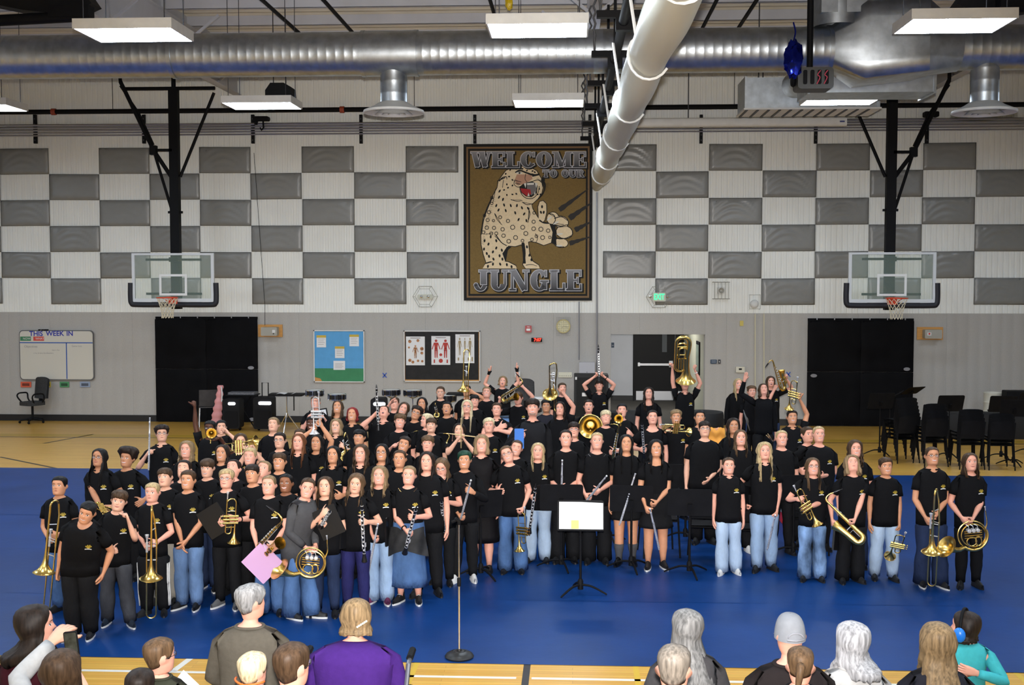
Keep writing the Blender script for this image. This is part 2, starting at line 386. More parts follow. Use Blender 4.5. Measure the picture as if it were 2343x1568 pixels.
# ------------------------------------------------------------------ lamps, ducts, pipes, hoops
UPL=mat('fill_uplight', (1, 1, 1), .4, emit=(.8, .95, 1.15), estr=LAMP*.35)  # unseen glow strips added above the lamps to brighten and cool the ceiling
LENS=mat('lamp_lens', (1, 1, 1), .4, emit=(.82, .95, 1.1), estr=LAMP)
def lamp_proto():
 r=thing('high_bay_light', 'x', 'light', (0, 0, 0))
 mb=MB();mb.box((-.61, -.42, .02), (.61, .42, .11));mb.box((-.61, -.42, -.012), (-.59, .42, .02));mb.box((.59, -.42, -.012), (.61, .42, .02));mb.box((-.59, -.42, -.012), (.59, -.407, .02));mb.box((-.59, .407, -.012), (.59, .42, .02));part('housing', mb, WHITE, r)
 mb=MB();mb.add([(-.588, -.405, -.012), (.588, -.405, -.012), (.588, .405, -.012), (-.588, .405, -.012)], [(0, 3, 2, 1)]);part('lens', mb, LENS, r)
 for y in(-.25, .25):mb=MB();mb.add([(-.5, y-.05, .113), (.5, y-.05, .113), (.5, y+.05, .113), (-.5, y+.05, .113)], [(0, 1, 2, 3)]);part('fill_uplight_strip', mb, UPL, r)
 for x in(-.5, .5):
  for y in(-.35, .35):
   mb=MB();mb.cyl((x, y, .12), (x, y, ZC-6.4), .006, n=5);part('hanger_cable', mb, GREYP, r)
 return r
proto=lamp_proto();ROWS={14.5:'front', 20.5:'back'};names={-10.45:'far left', -5.45:'left', -.44:'middle', 4.53:'right', 9.5:'far right', -15.4:'leftmost'}
first=True
for yy in(-3.5, 2.5, 8.5, 14.5, 20.5):
 for xx in(-15.4, -10.45, -5.45, -.44, 4.53, 9.5):
  rr=ROWS.get(yy)
  if rr:lab={('front', 'left'):'large white ceiling light left of top, above the left end of the big duct', ('front', 'middle'):'white ceiling light at top centre, nearest the rolled divider curtain', ('front', 'right'):'large white ceiling light at top right, above the duct fitting', ('back', 'left'):'white ceiling light hanging beside the black loudspeaker, left of the round air diffuser', ('back', 'middle'):'small white ceiling light above the jungle banner', ('back', 'right'):'small white ceiling light below the projector and rectangular duct'}.get((rr, names[xx]), 'white ceiling light in the %s row, %s'%(rr, 'cut by the left edge of the picture' if xx==-10.45 and yy==20.5 else names[xx]+' column outside the view'))
  else:lab='white ceiling light behind the camera'
  mw=Matrix.Translation((xx, yy, 6.4))
  if first:proto.location=(xx, yy, 6.4);proto['label']=lab;proto['group']='ceiling lights';first=False
  else:dup(proto, mw, lab, 'ceiling lights')
YD=18.0;ZD=float(at_y(1171, 120, YD)[2]);RD=.33
def spiral(mb, p0, p1, r, n=28, step=.135, rib=.002):
 p0=np.asarray(p0, float);p1=np.asarray(p1, float);L=np.linalg.norm(p1-p0);prof=[];h=0
 while h<L-.02:prof+=[(r, h), (r, h+step*.86), (r+rib, h+step*.93)];h+=step
 prof+=[(r, L)];return mb.lathe(prof, p0, p1-p0, n)
duct=thing('air_duct', 'long galvanized spiral air duct crossing the whole ceiling from left to right', 'duct', (0, YD, ZD))
xa, xb, xc=float(at_y(870, 120, YD)[0])-.25, float(at_y(938, 120, YD)[0])+.1, float(at_y(1895, 120, YD)[0])
xl0=float(at_y(400, 130, YD)[0])
for a, b in((XL, xl0), (xl0, xa), (xb, xc)):
 mb=MB();spiral(mb, (a, YD, ZD), (b, YD, ZD), RD);part('duct_section', mb, GALV, duct)
mb=MB();mb.lathe([(RD+.012, 0), (RD+.012, xb-xa)], (xa, YD, ZD), (1, 0, 0), 28);part('tee_collar', mb, GALV, duct)
for x in(xl0, xa, xb, xc):mb=MB();mb.lathe([(RD, -.03), (RD+.02, -.03), (RD+.02, .03), (RD, .03)], (x, YD, ZD), (1, 0, 0), 28);part('duct_band', mb, GALV, duct)
xd, xe=float(at_y(1965, 120, YD)[0]), float(at_y(2190, 120, YD)[0])
def loft(mb, rings):
 n=len(rings[0]);vs=[p for r in rings for p in r]
 return mb.add(vs, [(i*n+j, i*n+(j+1)%n, (i+1)*n+(j+1)%n, (i+1)*n+j)for i in range(len(rings)-1)for j in range(n)])
def rring(x, r, n=24):return[(x, YD+r*math.cos(2*math.pi*j/n), ZD+r*math.sin(2*math.pi*j/n))for j in range(n)]
def sring(x, hy, hz, dz=0, n=24):
 out=[]
 for j in range(n):
  t=2*math.pi*j/n;c, s=math.cos(t), math.sin(t);m=max(abs(c), abs(s));out.append((x, YD+hy*c/m, ZD+dz+hz*s/m))
 return out
mb=MB();loft(mb, [rring(xc, RD), sring(xd, .5, .55, .05), sring(xd+.9, .5, .5, .1)]);part('transition', mb, GALV, duct, True)
mb=MB();loft(mb, [sring(xd+.9, .5, .5, .1), rring(xe, RD+.02)]);part('transition', mb, GALV, duct, True)
mb=MB();spiral(mb, (xe, YD, ZD), (XR, YD, ZD), RD);part('duct_section', mb, GALV, duct)
mb=MB();mb.box((xc-.2, YD-.45, ZD+.45), (xd+.75, YD+.45, ZC));part('riser', mb, GALV, duct)
mb=MB();mb.lathe([(.36, 0), (.36, ZC-ZD-.3)], (xd-.35, YD-.1, ZD+.3), (0, 0, 1), 20);part('riser', mb, GALV, duct)
def diffuser(px, label):
 X=float(at_y(px, 200, YD)[0]);zb=float(at_y(px, 258, YD)[2]);t=thing('round_diffuser', label, 'air diffuser', (X, YD, zb), group='round air diffusers')
 mb=MB();spiral(mb, (X, YD, zb+.12), (X, YD, ZD-.05), .205, 24, .18);part('drop_duct', mb, GALV, t)
 mb=MB();mb.lathe([(.2, .16), (.24, .14), (.3, .1), (.46, .03), (.47, .0), (.455, -.01), (.33, .04), (.3, .04)], (X, YD, zb), (0, 0, 1), 32);part('flange', mb, WHITE, t)
 for r in(.29, .19, .1):mb=MB();mb.lathe([(r, -.03), (r-.07, .03), (r-.075, .03), (r-.01, -.032)], (X, YD, zb+.0), (0, 0, 1), 28);part('cone_ring', mb, WHITE, t)
diffuser(901, 'white round air diffuser on a short duct drop, left of the divider curtain')
diffuser(2253, 'white round air diffuser on a short duct drop at the right edge')
Y2=21.5
def rectduct(name, px0, px1, py0, py1, Y, dep, label):
 a=at_y(px0, py1, Y);b=at_y(px1, py0, Y);t=thing(name, label, 'duct', ((a[0]+b[0])/2, Y, a[2]))
 mb=MB();mb.box((a[0], Y, a[2]), (b[0], Y+dep, b[2]));part('body', mb, GALV, t, False)
 for x in(a[0], b[0]):mb=MB();mb.box((x-.02, Y-.02, a[2]-.02), (x+.02, Y+dep+.02, b[2]+.02));part('seam_flange', mb, GALV, t, False)
 return t, a, b
t, a, b=rectduct('rectangular_duct', 1850, 2140, 152, 212, 18.5, .8, 'galvanized rectangular air duct behind the projector at upper right')
t, a, b=rectduct('supply_box', 1706, 2012, 175, 248, 22.0, .9, 'galvanized supply air box with a slotted bottom grille above the small right light')
mb=MB();mb.box((a[0]-.04, 21.95, a[2]-.03), (b[0]+.04, 22.95, a[2]));part('grille_frame', mb, WHITE, t)
for q in(a[0]+.3, b[0]-.3):mb=MB();mb.cyl((q, 22.45, b[2]), (q, 22.45, ZC), .012, n=6);part('hanger_rod', mb, GREYP, t)
for i in range(12):q=a[0]+(b[0]-a[0])*(i+.5)/12;mb=MB();mb.box((q-.1, 21.98, a[2]-.045), (q-.06, 22.92, a[2]-.03));part('grille_slat', mb, GREYP, t)
mb=MB();p=smooth_path([(b[0]-1.6, 21.7, a[2]+.35), (b[0]-1.55, 21.2, a[2]+.4), (b[0]-1.35, 20.6, a[2]+.8), (b[0]-1.3, 20.3, a[2]+1.2)], 8)
mb.tube(p, [.22+.012*(i%2)for i in range(len(p))], 18);solo('flexible_duct', mb, GALV, 'ribbed flexible duct bending into the supply air box', 'duct')
def pipe(name, label, pts, r, m, cat='pipe', n=8, bands=None):
 mb=MB();mb.tube(pts, r, n);o=solo(name, mb, m, label, cat, org=pts[0]);return o
yS=26.5;zS=float(at_y(1171, 248, yS)[2])
o=pipe('sprinkler_main', 'black sprinkler pipe running across the wall above the conduits', [(XL, yS, zS), (XR, yS, zS)], .055, BLACK)
for px in(123, 783, 1462):x=at_y(px, 255, yS)[0];mb=MB();mb.lathe([(.056, -.05), (.075, -.05), (.075, .05), (.056, .05)], (x, yS, zS), (1, 0, 0), 14);part('coupling', mb, mat('coupling_red', srgb(150, 60, 35), .5), o)
for px in(258, 948, 1425, 1680):x=at_y(px, 255, yS)[0];mb=MB();mb.cyl((x, yS, zS), (x, yS, ZC), .008, n=5);part('hanger_rod', mb, GREYP, o)
ctop=[287, 293, 299, 305, 311]
for i, q in enumerate(ctop):
 z=float(at_y(1171, q-7, YW-.1)[2]);pipe('wall_conduit', ['uppermost', 'second', 'middle', 'fourth', 'lowest'][i]+' of five thin grey conduits along the upper wall', [(XL, YW-.12, z), (XR, YW-.12, z)], (.028, .022, .024, .018, .018)[i], mat('emt', (.42, .42, .44), .35, .9), 'conduit', 8)
for i, px in enumerate((78, 327, 577, 825, 1086, 1350, 1605, 1868, 2123)):
 a=at_y(px, 262, YW-.1);b=at_y(px, 328, YW-.1);mb=MB();mb.box((a[0]-.035, YW-.09, b[2]), (a[0]+.035, YW-.015, a[2]))
 o=solo('strut_bracket', mb, BLACKP, 'black slotted strut bracket on the upper wall, %s from left'%['first', 'second', 'third', 'fourth', 'fifth', 'sixth', 'seventh', 'eighth', 'ninth'][i], 'bracket', 'strut brackets')
 mb=MB()
 for j in range(5):zz=b[2]+(a[2]-b[2])*(j+.6)/5.4;mb.box((a[0]-.012, YW-.0925, zz-.018), (a[0]+.012, YW-.089, zz+.018))
 part('slot', mb, GREYP, o)
for i, (p0, p1)in enumerate((((600, 0), (716, 92)), ((740, 0), (833, 86)), ((1120, -4), (1145, 76)), ((1640, 0), (1588, 72)), ((1738, -10), (1664, 70)))):
 a=at_y(*p0, 20.4);b=a+V(.0, 6.0, 0);z=min(a[2], 8.35)
 a=at_z(*p0, 8.25);pipe('branch_pipe', '%s dark pipe running back under the roof deck'%['leftmost', 'second', 'middle', 'fourth', 'rightmost'][i], [(a[0], a[1]-3, 8.25), (a[0], YW-.6, 8.25)], .035, BLACK)
pipe('vertical_conduit', 'tall thin grey conduit dropping down the wall right of the banner', [at_y(1366, 440, YW-.05), at_y(1366, 862, YW-.05)], .02, mat('emt', (.4, .4, .4), .35, .9), 'conduit')
pipe('vertical_conduit', 'short thin conduit below the banner right corner down to the grey box', [at_y(1325, 690, YW-.05), at_y(1325, 824, YW-.05)], .016, mat('emt', (.4, .4, .4), .35, .9), 'conduit')
for i, px in enumerate((1728, 1748)):
 pipe('wall_raceway', 'thin cream wall raceway, %s of the pair right of the thermostat'%('left' if i==0 else 'right'), [at_y(px, 718, YW-.03), at_y(px, 930, YW-.03)], .014, mat('raceway', srgb(214, 208, 180), .5), 'conduit', 6)
pipe('wall_wire', 'thin dark wire down the wall right of the left hoop', [at_y(581, 350, YW-.07), at_y(606, 700, YW-.07), at_y(606, 745, YW-.08)], .006, BLACK, 'wire', 5)
a=at_y(1450, 292, 25.6);b=at_y(1936, 268, 25.6);t=thing('projector_screen', 'long white rolled projection screen housing under the conduits at right', 'projection screen', ((a[0]+b[0])/2, 25.6, a[2]))
mb=MB();mb.rbox(((a[0]+b[0])/2, 25.6, (a[2]+b[2])/2), (b[0]-a[0], .2, b[2]-a[2]), .05, 3, 0);part('casing', mb, WHITE, t)
for px in(1575, 1745):
 x=at_y(px, 240, 25.6)[0];mb=MB();mb.cyl((x, 25.6, b[2]), (x, 25.6, ZC), .012, n=6);part('hanger_rod', mb, GREYP, t)
x=at_y(1927, 278, 25.5);mb=MB();mb.box((x[0]-.05, 25.485, x[2]-.015), (x[0]+.05, 25.497, x[2]+.015));part('badge', mb, mat('badge_blue', srgb(60, 70, 130), .4), t)
yP=17.0;c=at_y(1862, 178, yP);t=thing('projector', 'grey caged projector hanging on a black pole in front of the duct', 'projector', (c[0], yP, c[2]))
mb=MB();mb.rbox((c[0]+.03, yP+.2, c[2]), (.5, .4, .3), .05, 3);part('case', mb, mat('projector_grey', (.05, .05, .048), .5), t)
for i in range(4):q=c[0]-.12+.1*i;mb=MB();mb.rbox((q, yP-.004, c[2]+.01), (.055, .02, .2), .02, 3);part('vent', mb, BLACK, t)
for i, q in enumerate((c[0]+.06, c[0]+.16)):
 mb=MB();mb.tube(smooth_path([(q-.02, yP-.02, c[2]-.09), (q+.02, yP-.03, c[2]), (q-.01, yP-.02, c[2]+.04), (q+.03, yP-.02, c[2]+.1)], 4), .008, 6);part('cable', mb, mat('cable_pink', srgb(190, 70, 90), .5), t)
mb=MB();mb.lathe([(.07, -.03), (.09, 0), (.07, .03)], (c[0]-.26, yP+.15, c[2]-.02), (-1, 0, 0), 14, True);part('lens', mb, BLACK, t)
mb=MB();mb.cyl((c[0]-.02, yP+.2, c[2]+.15), (c[0]-.02, yP+.2, ZC), .045, n=10);part('pole', mb, BLACK, t)
def balloon(name, label, c, s, m):
 rnd=random.Random(3);mb=MB()
 def fn(u, v):
  t=2*math.pi*u;p=math.pi*v;r=s*(1+.16*math.sin(5*t+3*p)*math.sin(p)+.1*math.sin(9*p+t))
  return(c[0]+.48*r*math.sin(p)*math.cos(t), c[1]+.35*r*math.sin(p)*math.sin(t), c[2]+r*math.cos(p)*1.0)
 mb.grid(fn, 18, 14);o=solo(name, mb, m, label, 'balloon');mb=MB();mb.tube(smooth_path([(c[0], c[1], c[2]+s), (c[0]+.02, c[1], c[2]+s+.12), (c[0]-.01, c[1], c[2]+s+.25)], 4), .012, 5);part('tail', mb, m, o);return o
balloon('foil_balloon', 'deflated dark blue foil balloon caught beside the projector', at_y(1816, 135, 16.9), .26, mat('foil_blue', (.01, .02, .3), .2, .9))
balloon('foil_balloon', 'yellow balloon stuck under the roof above the middle light', at_y(1165, 6, 19.5), .12, mat('balloon_yellow', srgb(225, 190, 20), .4))
c=at_y(637, 206, 22.5);t=thing('hanging_loudspeaker', 'black octagonal loudspeaker hanging behind the left back ceiling light', 'loudspeaker', (c[0], 22.5, c[2]-.3))
P=[(-.26, -.2), (-.26, .0), (-.16, .14), (.1, .14), (.24, .06), (.26, -.2)]
mb=MB();mb.prism([(c[0]+x, 22.5, c[2]+z)for x, z in P], (0, .4, 0));part('cabinet', mb, BLACKP, t)
for x in(-.12, .12):mb=MB();mb.cyl((c[0]+x, 22.6, c[2]+.1), (c[0]+x, 22.6, ZC), .01, n=5);part('hanger_chain', mb, GREYP, t)
c=at_y(598, 272, YW-.25);t=thing('wall_winch', 'small black hoist motor on the wall with a hanging hook', 'winch', (c[0], YW-.25, c[2]-.2))
mb=MB();mb.rbox((c[0], YW-.25, c[2]), (.36, .18, .1), .03);mb.box((c[0]-.18, YW-.2, c[2]-.12), (c[0]-.12, YW-.1, c[2]));part('motor', mb, BLACK, t)
mb=MB();mb.tube([(c[0]+.04, YW-.25, c[2]-.05), (c[0]+.05, YW-.25, c[2]-.2), (c[0]+.0, YW-.25, c[2]-.26), (c[0]-.03, YW-.25, c[2]-.2)], .02, 6);part('hook', mb, BLACK, t)
c=at_y(2130, 262, YW-.3);t=thing('sprinkler_valve', 'black valve assembly on the sprinkler pipe by the right hoop', 'valve', (c[0], YW-.3, c[2]-.2))
mb=MB();mb.rbox((c[0], YW-.3, c[2]), (.32, .16, .12), .03);part('body', mb, BLACK, t);mb=MB();mb.cyl((c[0]-.06, YW-.3, c[2]-.06), (c[0]-.06, YW-.3, c[2]-.5), .02, n=6);part('drop_pipe', mb, BLACK, t);mb=MB();mb.cyl((c[0], YW-.3, c[2]), (c[0], YW-.012, c[2]), .03, n=6);part('wall_stub', mb, BLACK, t)
# ------------------------------------------------------------------ basketball hoops
GLASS=mat('backboard_glass', (.62, .8, .68), .05, alpha=.1, spec=.3)
ORANGE=mat('rim_orange', srgb(214, 66, 28), .4);NET=mat('net_cord', srgb(222, 212, 186), .8)
def hoop(pxc, label, mirror):
 Y=25.4;c=at_y(pxc, 636, Y);X=float(c[0]);z0, z1=2.86, 3.93;s=mirror
 t=thing('basketball_hoop', label, 'basketball hoop', (X, Y, z0))
 mb=MB();mb.box((X-.9, Y, z0+.02), (X+.9, Y+.012, z1-.02));part('glass', mb, GLASS, t, False)
 mb=MB();w=.915
 for a, b in(((X-w, z1-.045), (X+w, z1)), ((X-w, z0), (X+w, z0+.075)), ((X-w, z0+.075), (X-w+.065, z1-.045)), ((X+w-.065, z0+.075), (X+w, z1-.045))):mb.box((a[0], Y-.02, a[1]), (b[0], Y+.03, b[1]))
 part('frame', mb, mat('board_frame', (.62, .64, .66), .4), t, False)
 mb=MB();q=.31;zz=z0+.14
 for a, b in(((X-q, zz+.42), (X+q, zz+.47)), ((X-q, zz), (X+q, zz+.05)), ((X-q, zz+.05), (X-q+.05, zz+.42)), ((X+q-.05, zz+.05), (X+q, zz+.42))):mb.box((a[0], Y-.006, a[1]), (b[0], Y-.001, b[1]))
 part('target_square', mb, WHITEB, t, False)
 mb=MB();mb.tube(smooth_path([(X-.95, Y, z0+.42), (X-.955, Y, z0+.1), (X-.93, Y, z0-.03), (X-.8, Y, z0-.06), (X, Y, z0-.06), (X+.8, Y, z0-.06), (X+.93, Y, z0-.03), (X+.955, Y, z0+.1), (X+.95, Y, z0+.42)], 5), .05, 10, flat=1.2);part('edge_padding', mb, mat('board_padding', (.008, .008, .014), .6), t)
 rc=V(X, Y-.39, z0+.1);mb=MB();mb.tube([rc+V(.225*math.cos(i*math.pi/14), .225*math.sin(i*math.pi/14), 0)for i in range(28)], .011, 7, True)
 part('rim', mb, ORANGE, t)
 mb=MB();mb.box((X-.1, Y-.17, z0+.1), (X+.1, Y-.02, z0+.115));mb.box((X-.1, Y-.045, z0-.06), (X+.1, Y-.02, z0+.11))
 for sx in(-1, 1):mb.tube([(X+sx*.09, Y-.03, z0-.0), (X+sx*.16, Y-.24, z0+.09)], .008, 6)
 part('rim_bracket', mb, ORANGE, t)
 mb=MB();nl=12;rad=lambda k:(.22, .19, .165, .145, .13, .12, .125)[k];zo=lambda k:rc[2]-.01-.072*k
 for i in range(nl):
  for d in(-1, 1):
   mb.tube([rc*V(1, 1, 0)+V(rad(k)*math.cos(2*math.pi*(i+d*k/2)/nl), rad(k)*math.sin(2*math.pi*(i+d*k/2)/nl), zo(k))for k in range(7)], .0052, 4)
 part('net', mb, NET, t)
 zt=float(at_y(pxc, 203, Y+.25)[2]);yp=Y+.22
 mb=MB();mb.box((X-.1, yp-.08, z0-.16), (X+.1, yp+.08, zt));part('post', mb, BLACK, t, False)
 mb=MB();mb.box((X-.11, yp-.09, z0+1.95), (X+.11, yp+.09, z0+2.0));mb.box((X-.16, yp-.03, z0+1.95), (X+.16, yp+.03, z0+2.0));part('post_clamp', mb, BLACK, t, False)
 for zz in(z0+.18, z1-.14):mb=MB();mb.box((X-.62, Y+.03, zz-.025), (X+.62, Y+.06, zz+.025));mb.box((X-.1, Y+.03, zz-.05), (X+.1, yp-.08, zz+.05));part('board_bracket', mb, BLACK, t, False)
 mb=MB();mb.cyl((X-1.12, yp, zt), (X+.92, yp, zt), .04, n=8);part('cross_pipe', mb, BLACK, t)
 zj=float(at_y(pxc, 405, yp)[2])
 mb=MB();mb.cyl((X+s*.9, yp, zt-.1), (X+s*.12, yp, zj), .035, n=8);part('side_brace', mb, BLACK, t)
 e=V(X-s*1.15, yp-.1, zt+.15);kn=V(X-s*.45, yp-.05, zt-1.35)
 mb=MB();mb.tube([e, kn, (X-s*.08, yp, zj)], .045, 8);part('folding_arm', mb, BLACK, t)
 mb=MB();mb.tube([e+V(0, 0, -.1), (X-s*.75, yp-.08, zt-.55), kn+V(0, 0, .12)], .025, 8);part('folding_arm', mb, BLACK, t)
 mb=MB();mb.cyl(kn, (X-s*.06, yp, zj-.8), .032, n=8);part('folding_arm', mb, BLACK, t)
 mb=MB();mb.box((min(kn[0], kn[0]+s*.42), yp-.08, kn[2]-.03), (max(kn[0], kn[0]+s*.42), yp-.04, kn[2]+.03));mb.cbox(kn, (.14, .14, .2));part('knuckle', mb, BLACK, t, False)
 mb=MB();mb.cyl(e, (e[0], e[1], ZC), .04, n=8);part('hanger_pipe', mb, BLACK, t)
 mb=MB();mb.cyl((X, yp, zt), (X, yp, ZC), .05, n=8);part('hanger_pipe', mb, BLACK, t)
hoop(396, 'left glass basketball hoop hanging from the ceiling above the left black wall mat', 1)
hoop(2041, 'right glass basketball hoop hanging from the ceiling above the right black wall mat', -1)
for lab, s, pts in(('dark folded basketball frame in the top left corner beside the light', -1, ((0, 52), (205, 36), (60, 8))), ('dark folded basketball frame in the top right corner beside the light', 1, ((2400, 26), (2288, 14), (2350, 6)))):
 d=15.6;a, b, c=(at_y(*p, d)for p in pts);t=thing('folded_hoop', lab, 'basketball hoop', (a[0], d, a[2]))
 mb=MB();mb.cyl(a+V(s*2, 0, -.05), b, .075, n=10);part('pipe', mb, BLACK, t)
 mb=MB();mb.cbox(b+V(s*.25, 0, .05), (.55, .2, .16));part('clamp', mb, BLACK, t)
 mb=MB();P=[(c[0]+s*1.6, c[2]+.9), (c[0]-s*.35, c[2]+.75), (c[0]-s*.85, c[2]+.02), (c[0]-s*.5, c[2]-.13), (c[0]+s*.1, c[2]-.06), (c[0]+s*1.6, c[2]+.25)]
 mb.prism([(x, d+.1, z)for x, z in P], (0, .35, 0));part('board', mb, BLACKP, t, False)
 mb=MB();mb.cyl((c[0], d+.2, c[2]+.3), (c[0], d+.2, ZC), .05, n=8);part('hanger_pipe', mb, BLACK, t)
# ------------------------------------------------------------------ rolled divider curtain with its hoist pipe
XCU=float(at_y(1366, 424, YW-.25)[0]);ZCU=float(at_y(1366, 424, YW-.25)[2]);XS=lambda y:(YW-y)*.0125
t=thing('divider_curtain', 'big rolled up white gym divider curtain hanging along a black hoist pipe', 'curtain', (XCU, 12, ZCU))
M_CUR=mat('curtain_vinyl', srgb(205, 204, 190), .42, nscale=1.5, namt=.06, bump=.35, bscale=5, stretch=(1, .3, 1))
mb=MB();
def fn(u, v):
 a=2*math.pi*u;y=YW-.25-v*21.5;q=.2*(1+.05*math.sin(y*2.1)+.05*math.sin(3*a+y))*(1-.35*math.exp(-v*18))
 return(XCU+XS(y)+q*math.cos(a)*.95, y, ZCU+.02+q*1.18*math.sin(a)+.02*math.sin(y*1.3))
mb.grid(fn, 20, 90);mb.poly([fn(i/20, 0)for i in range(20)]);part('rolled_curtain', mb, M_CUR, t)
M_STR=mat('strap_white', (.8, .8, .78), .5)
for py in range(6):
 y=24.0-py*3.1;mb=MB()
 P=[V(XCU+XS(y)+.2*math.cos(2*math.pi*i/20+2.2), y-.25*math.sin(math.pi*i/20), ZCU+.02+.245*math.sin(2*math.pi*i/20+2.2))for i in range(12)]
 P=[V(XCU+XS(y)-.2, y+.1, ZCU+.8)]+P
 mb.tube(P, .022, 6, flat=.6);part('lift_strap', mb, M_STR, t)
XP=XCU-.08;ZP2=ZCU+.84
mb=MB();mb.cyl((XP, YW-.15, ZP2), (XP+.2, 5.5, ZP2), .06, n=10);part('hoist_pipe', mb, BLACK, t)
for k in range(7):
 y=25.8-k*2.4;XP=XCU-.08+XS(y)*.8;mb=MB();mb.box((XP-.32, y-.05, ZP2+.05), (XP+.3, y+.05, ZP2+.13));mb.box((XP-.1, y-.06, ZP2-.1), (XP+.1, y+.06, ZP2+.1));mb.box((XP-.02, y-.02, ZP2+.1), (XP+.02, y+.02, 7.63));part('pipe_bracket', mb, BLACK, t, False)
 mb=MB();mb.tube([(XP-.28+.02*math.sin(j*3), y, ZP2+.1+j*.08)for j in range(int((7.63-ZP2)/.08))], .016, 5);part('safety_chain', mb, GREYP, t)
# ------------------------------------------------------------------ things fixed to the far wall
def wp(px, py, d=0.0):return at_y(px, py, YW-d)
def wrect(px0, py0, px1, py1, d=0.0):
 a=wp((px0+px1)/2, py1, d);b=wp((px0+px1)/2, py0, d);return float(wp(px0, (py0+py1)/2, d)[0]), float(wp(px1, (py0+py1)/2, d)[0]), float(a[2]), float(b[2])
# --- jungle banner
BX0, BX1, BZ0, BZ1=wrect(1061, 329, 1355, 688, .06);BW, BH=BX1-BX0, BZ1-BZ0;YBN=YW-.06
t=thing('banner', 'big brown cloth banner with a snarling leopard and the words welcome to our jungle', 'banner', ((BX0+BX1)/2, YBN, BZ0))
M_BRN=mat('banner_brown', srgb(128, 104, 58), .85, nscale=40, namt=.12);M_BK=mat('banner_black', (.012, .012, .012), .85);M_BR2=mat('banner_border', srgb(134, 106, 74), .85)
M_TAN=mat('leopard_tan', srgb(238, 216, 178), .85, nscale=25, namt=.06);M_TAND=mat('leopard_shade', srgb(150, 128, 96), .85);M_RED=mat('leopard_red', srgb(176, 40, 44), .8);M_LG=mat('banner_silver', srgb(206, 206, 212), .7);M_MOU=mat('leopard_mouth', srgb(120, 116, 116), .8);M_IV=mat('leopard_teeth', srgb(228, 224, 214), .7);M_NOSE=mat('leopard_nose', srgb(196, 150, 124), .8)
def grad_mat():
 m=bpy.data.materials.new('banner_letter_grey');m.use_nodes=True;nt=m.node_tree;b=nt.nodes['Principled BSDF'];b.inputs['Roughness'].default_value=.7
 tc=nt.nodes.new('ShaderNodeTexCoord');sp=nt.nodes.new('ShaderNodeSeparateXYZ');r=nt.nodes.new('ShaderNodeValToRGB')
 nt.links.new(tc.outputs['Generated'], sp.inputs[0]);nt.links.new(sp.outputs[2], r.inputs[0])
 r.color_ramp.elements[0].color=(.03, .03, .035, 1);r.color_ramp.elements[1].color=(.3, .3, .32, 1);nt.links.new(r.outputs[0], b.inputs['Base Color']);return m
M_GR=grad_mat()
def sag(x, z):
 u=(x-BX0)/BW;v=(z-BZ0)/BH;return .005*math.sin(u*4+1.5*v)
def cloth(u0, u1, v0, v1, off, nu=24, nv=20):
 mb=MB();mb.grid(lambda u, v:(BX0+BW*(u0+(u1-u0)*u), YBN-off-sag(BX0+BW*(u0+(u1-u0)*u), BZ0+BH*(v0+(v1-v0)*v)), BZ0+BH*(v0+(v1-v0)*v)), nu, nv);return mb
part('cloth', cloth(0, 1, 0, 1, 0), M_BK, t);part('border', cloth(.022, .978, .018, .982, .003), M_BR2, t)
part('border', cloth(.036, .964, .03, .97, .006), M_BK, t);part('field', cloth(.05, .95, .043, .957, .009), M_BRN, t)
def bz(x, y, off):
 px, py=1040+x/3.9206, 310+y/3.92;p=at_y(px, py, YBN);u=min(max((p[0]-BX0)/BW, 0), 1)
 return(p[0], YBN-off-sag(p[0], p[2]), p[2])
def decal(polys, m, name, off, par=None):
 mb=MB()
 for P in polys:mb.poly([bz(x, y, off)for x, y in P])
 return part(name, mb, m, par or t, False)
def blob(cx, cy, rx, ry, a=0, n=9):return[(cx+rx*math.cos(2*math.pi*i/n)*math.cos(a)-ry*math.sin(2*math.pi*i/n)*math.sin(a), cy+rx*math.cos(2*math.pi*i/n)*math.sin(a)+ry*math.sin(2*math.pi*i/n)*math.cos(a))for i in range(n)]
def ringp(cx, cy, r, w, n=10):
 return[[(cx+q*math.cos(2*math.pi*(i+k)/n), cy+q*math.sin(2*math.pi*(i+k)/n))for q, k in((r, 0), (r, .8), (r-w, .8), (r-w, 0))]for i in range(n)]
BODY=[(395, 410), (430, 360), (462, 318), (520, 290), (600, 278), (680, 290), (735, 318), (760, 360), (790, 410), (795, 455), (780, 520), (745, 570), (690, 620), (700, 660), (745, 735), (790, 780), (850, 790), (880, 860), (870, 960), (800, 985), (740, 960), (680, 948), (610, 975), (545, 995), (480, 990), (470, 1040), (455, 1130), (400, 1140), (320, 1130), (285, 1140), (262, 1070), (242, 980), (240, 880), (262, 740), (300, 640), (345, 545), (385, 470)]
def grow(P, d):
 cx=sum(p[0]for p in P)/len(P);cy=sum(p[1]for p in P)/len(P);out=[]
 n=len(P)
 for i in range(n):
  a, b=np.array(P[i-1], float), np.array(P[(i+1)%n], float);e=nrm(b-a);out.append((P[i][0]+d*e[1], P[i][1]-d*e[0]))
 return out
LEG=[(600, 965), (660, 955), (672, 1060), (700, 1130), (755, 1165), (765, 1195), (640, 1195), (615, 1160), (625, 1100), (612, 1010)]
FOOT=[(252, 1195), (275, 1155), (380, 1125), (480, 1135), (550, 1170), (560, 1195)]
THUMB=[(755, 740), (750, 640), (765, 595), (795, 588), (822, 615), (825, 690), (808, 760), (780, 790)]
PAWS=[blob(882, 745, 52, 55, .2, 14), blob(955, 778, 65, 52, .3, 14), blob(985, 868, 72, 55, .2, 14), blob(955, 965, 62, 40, .1, 14)]
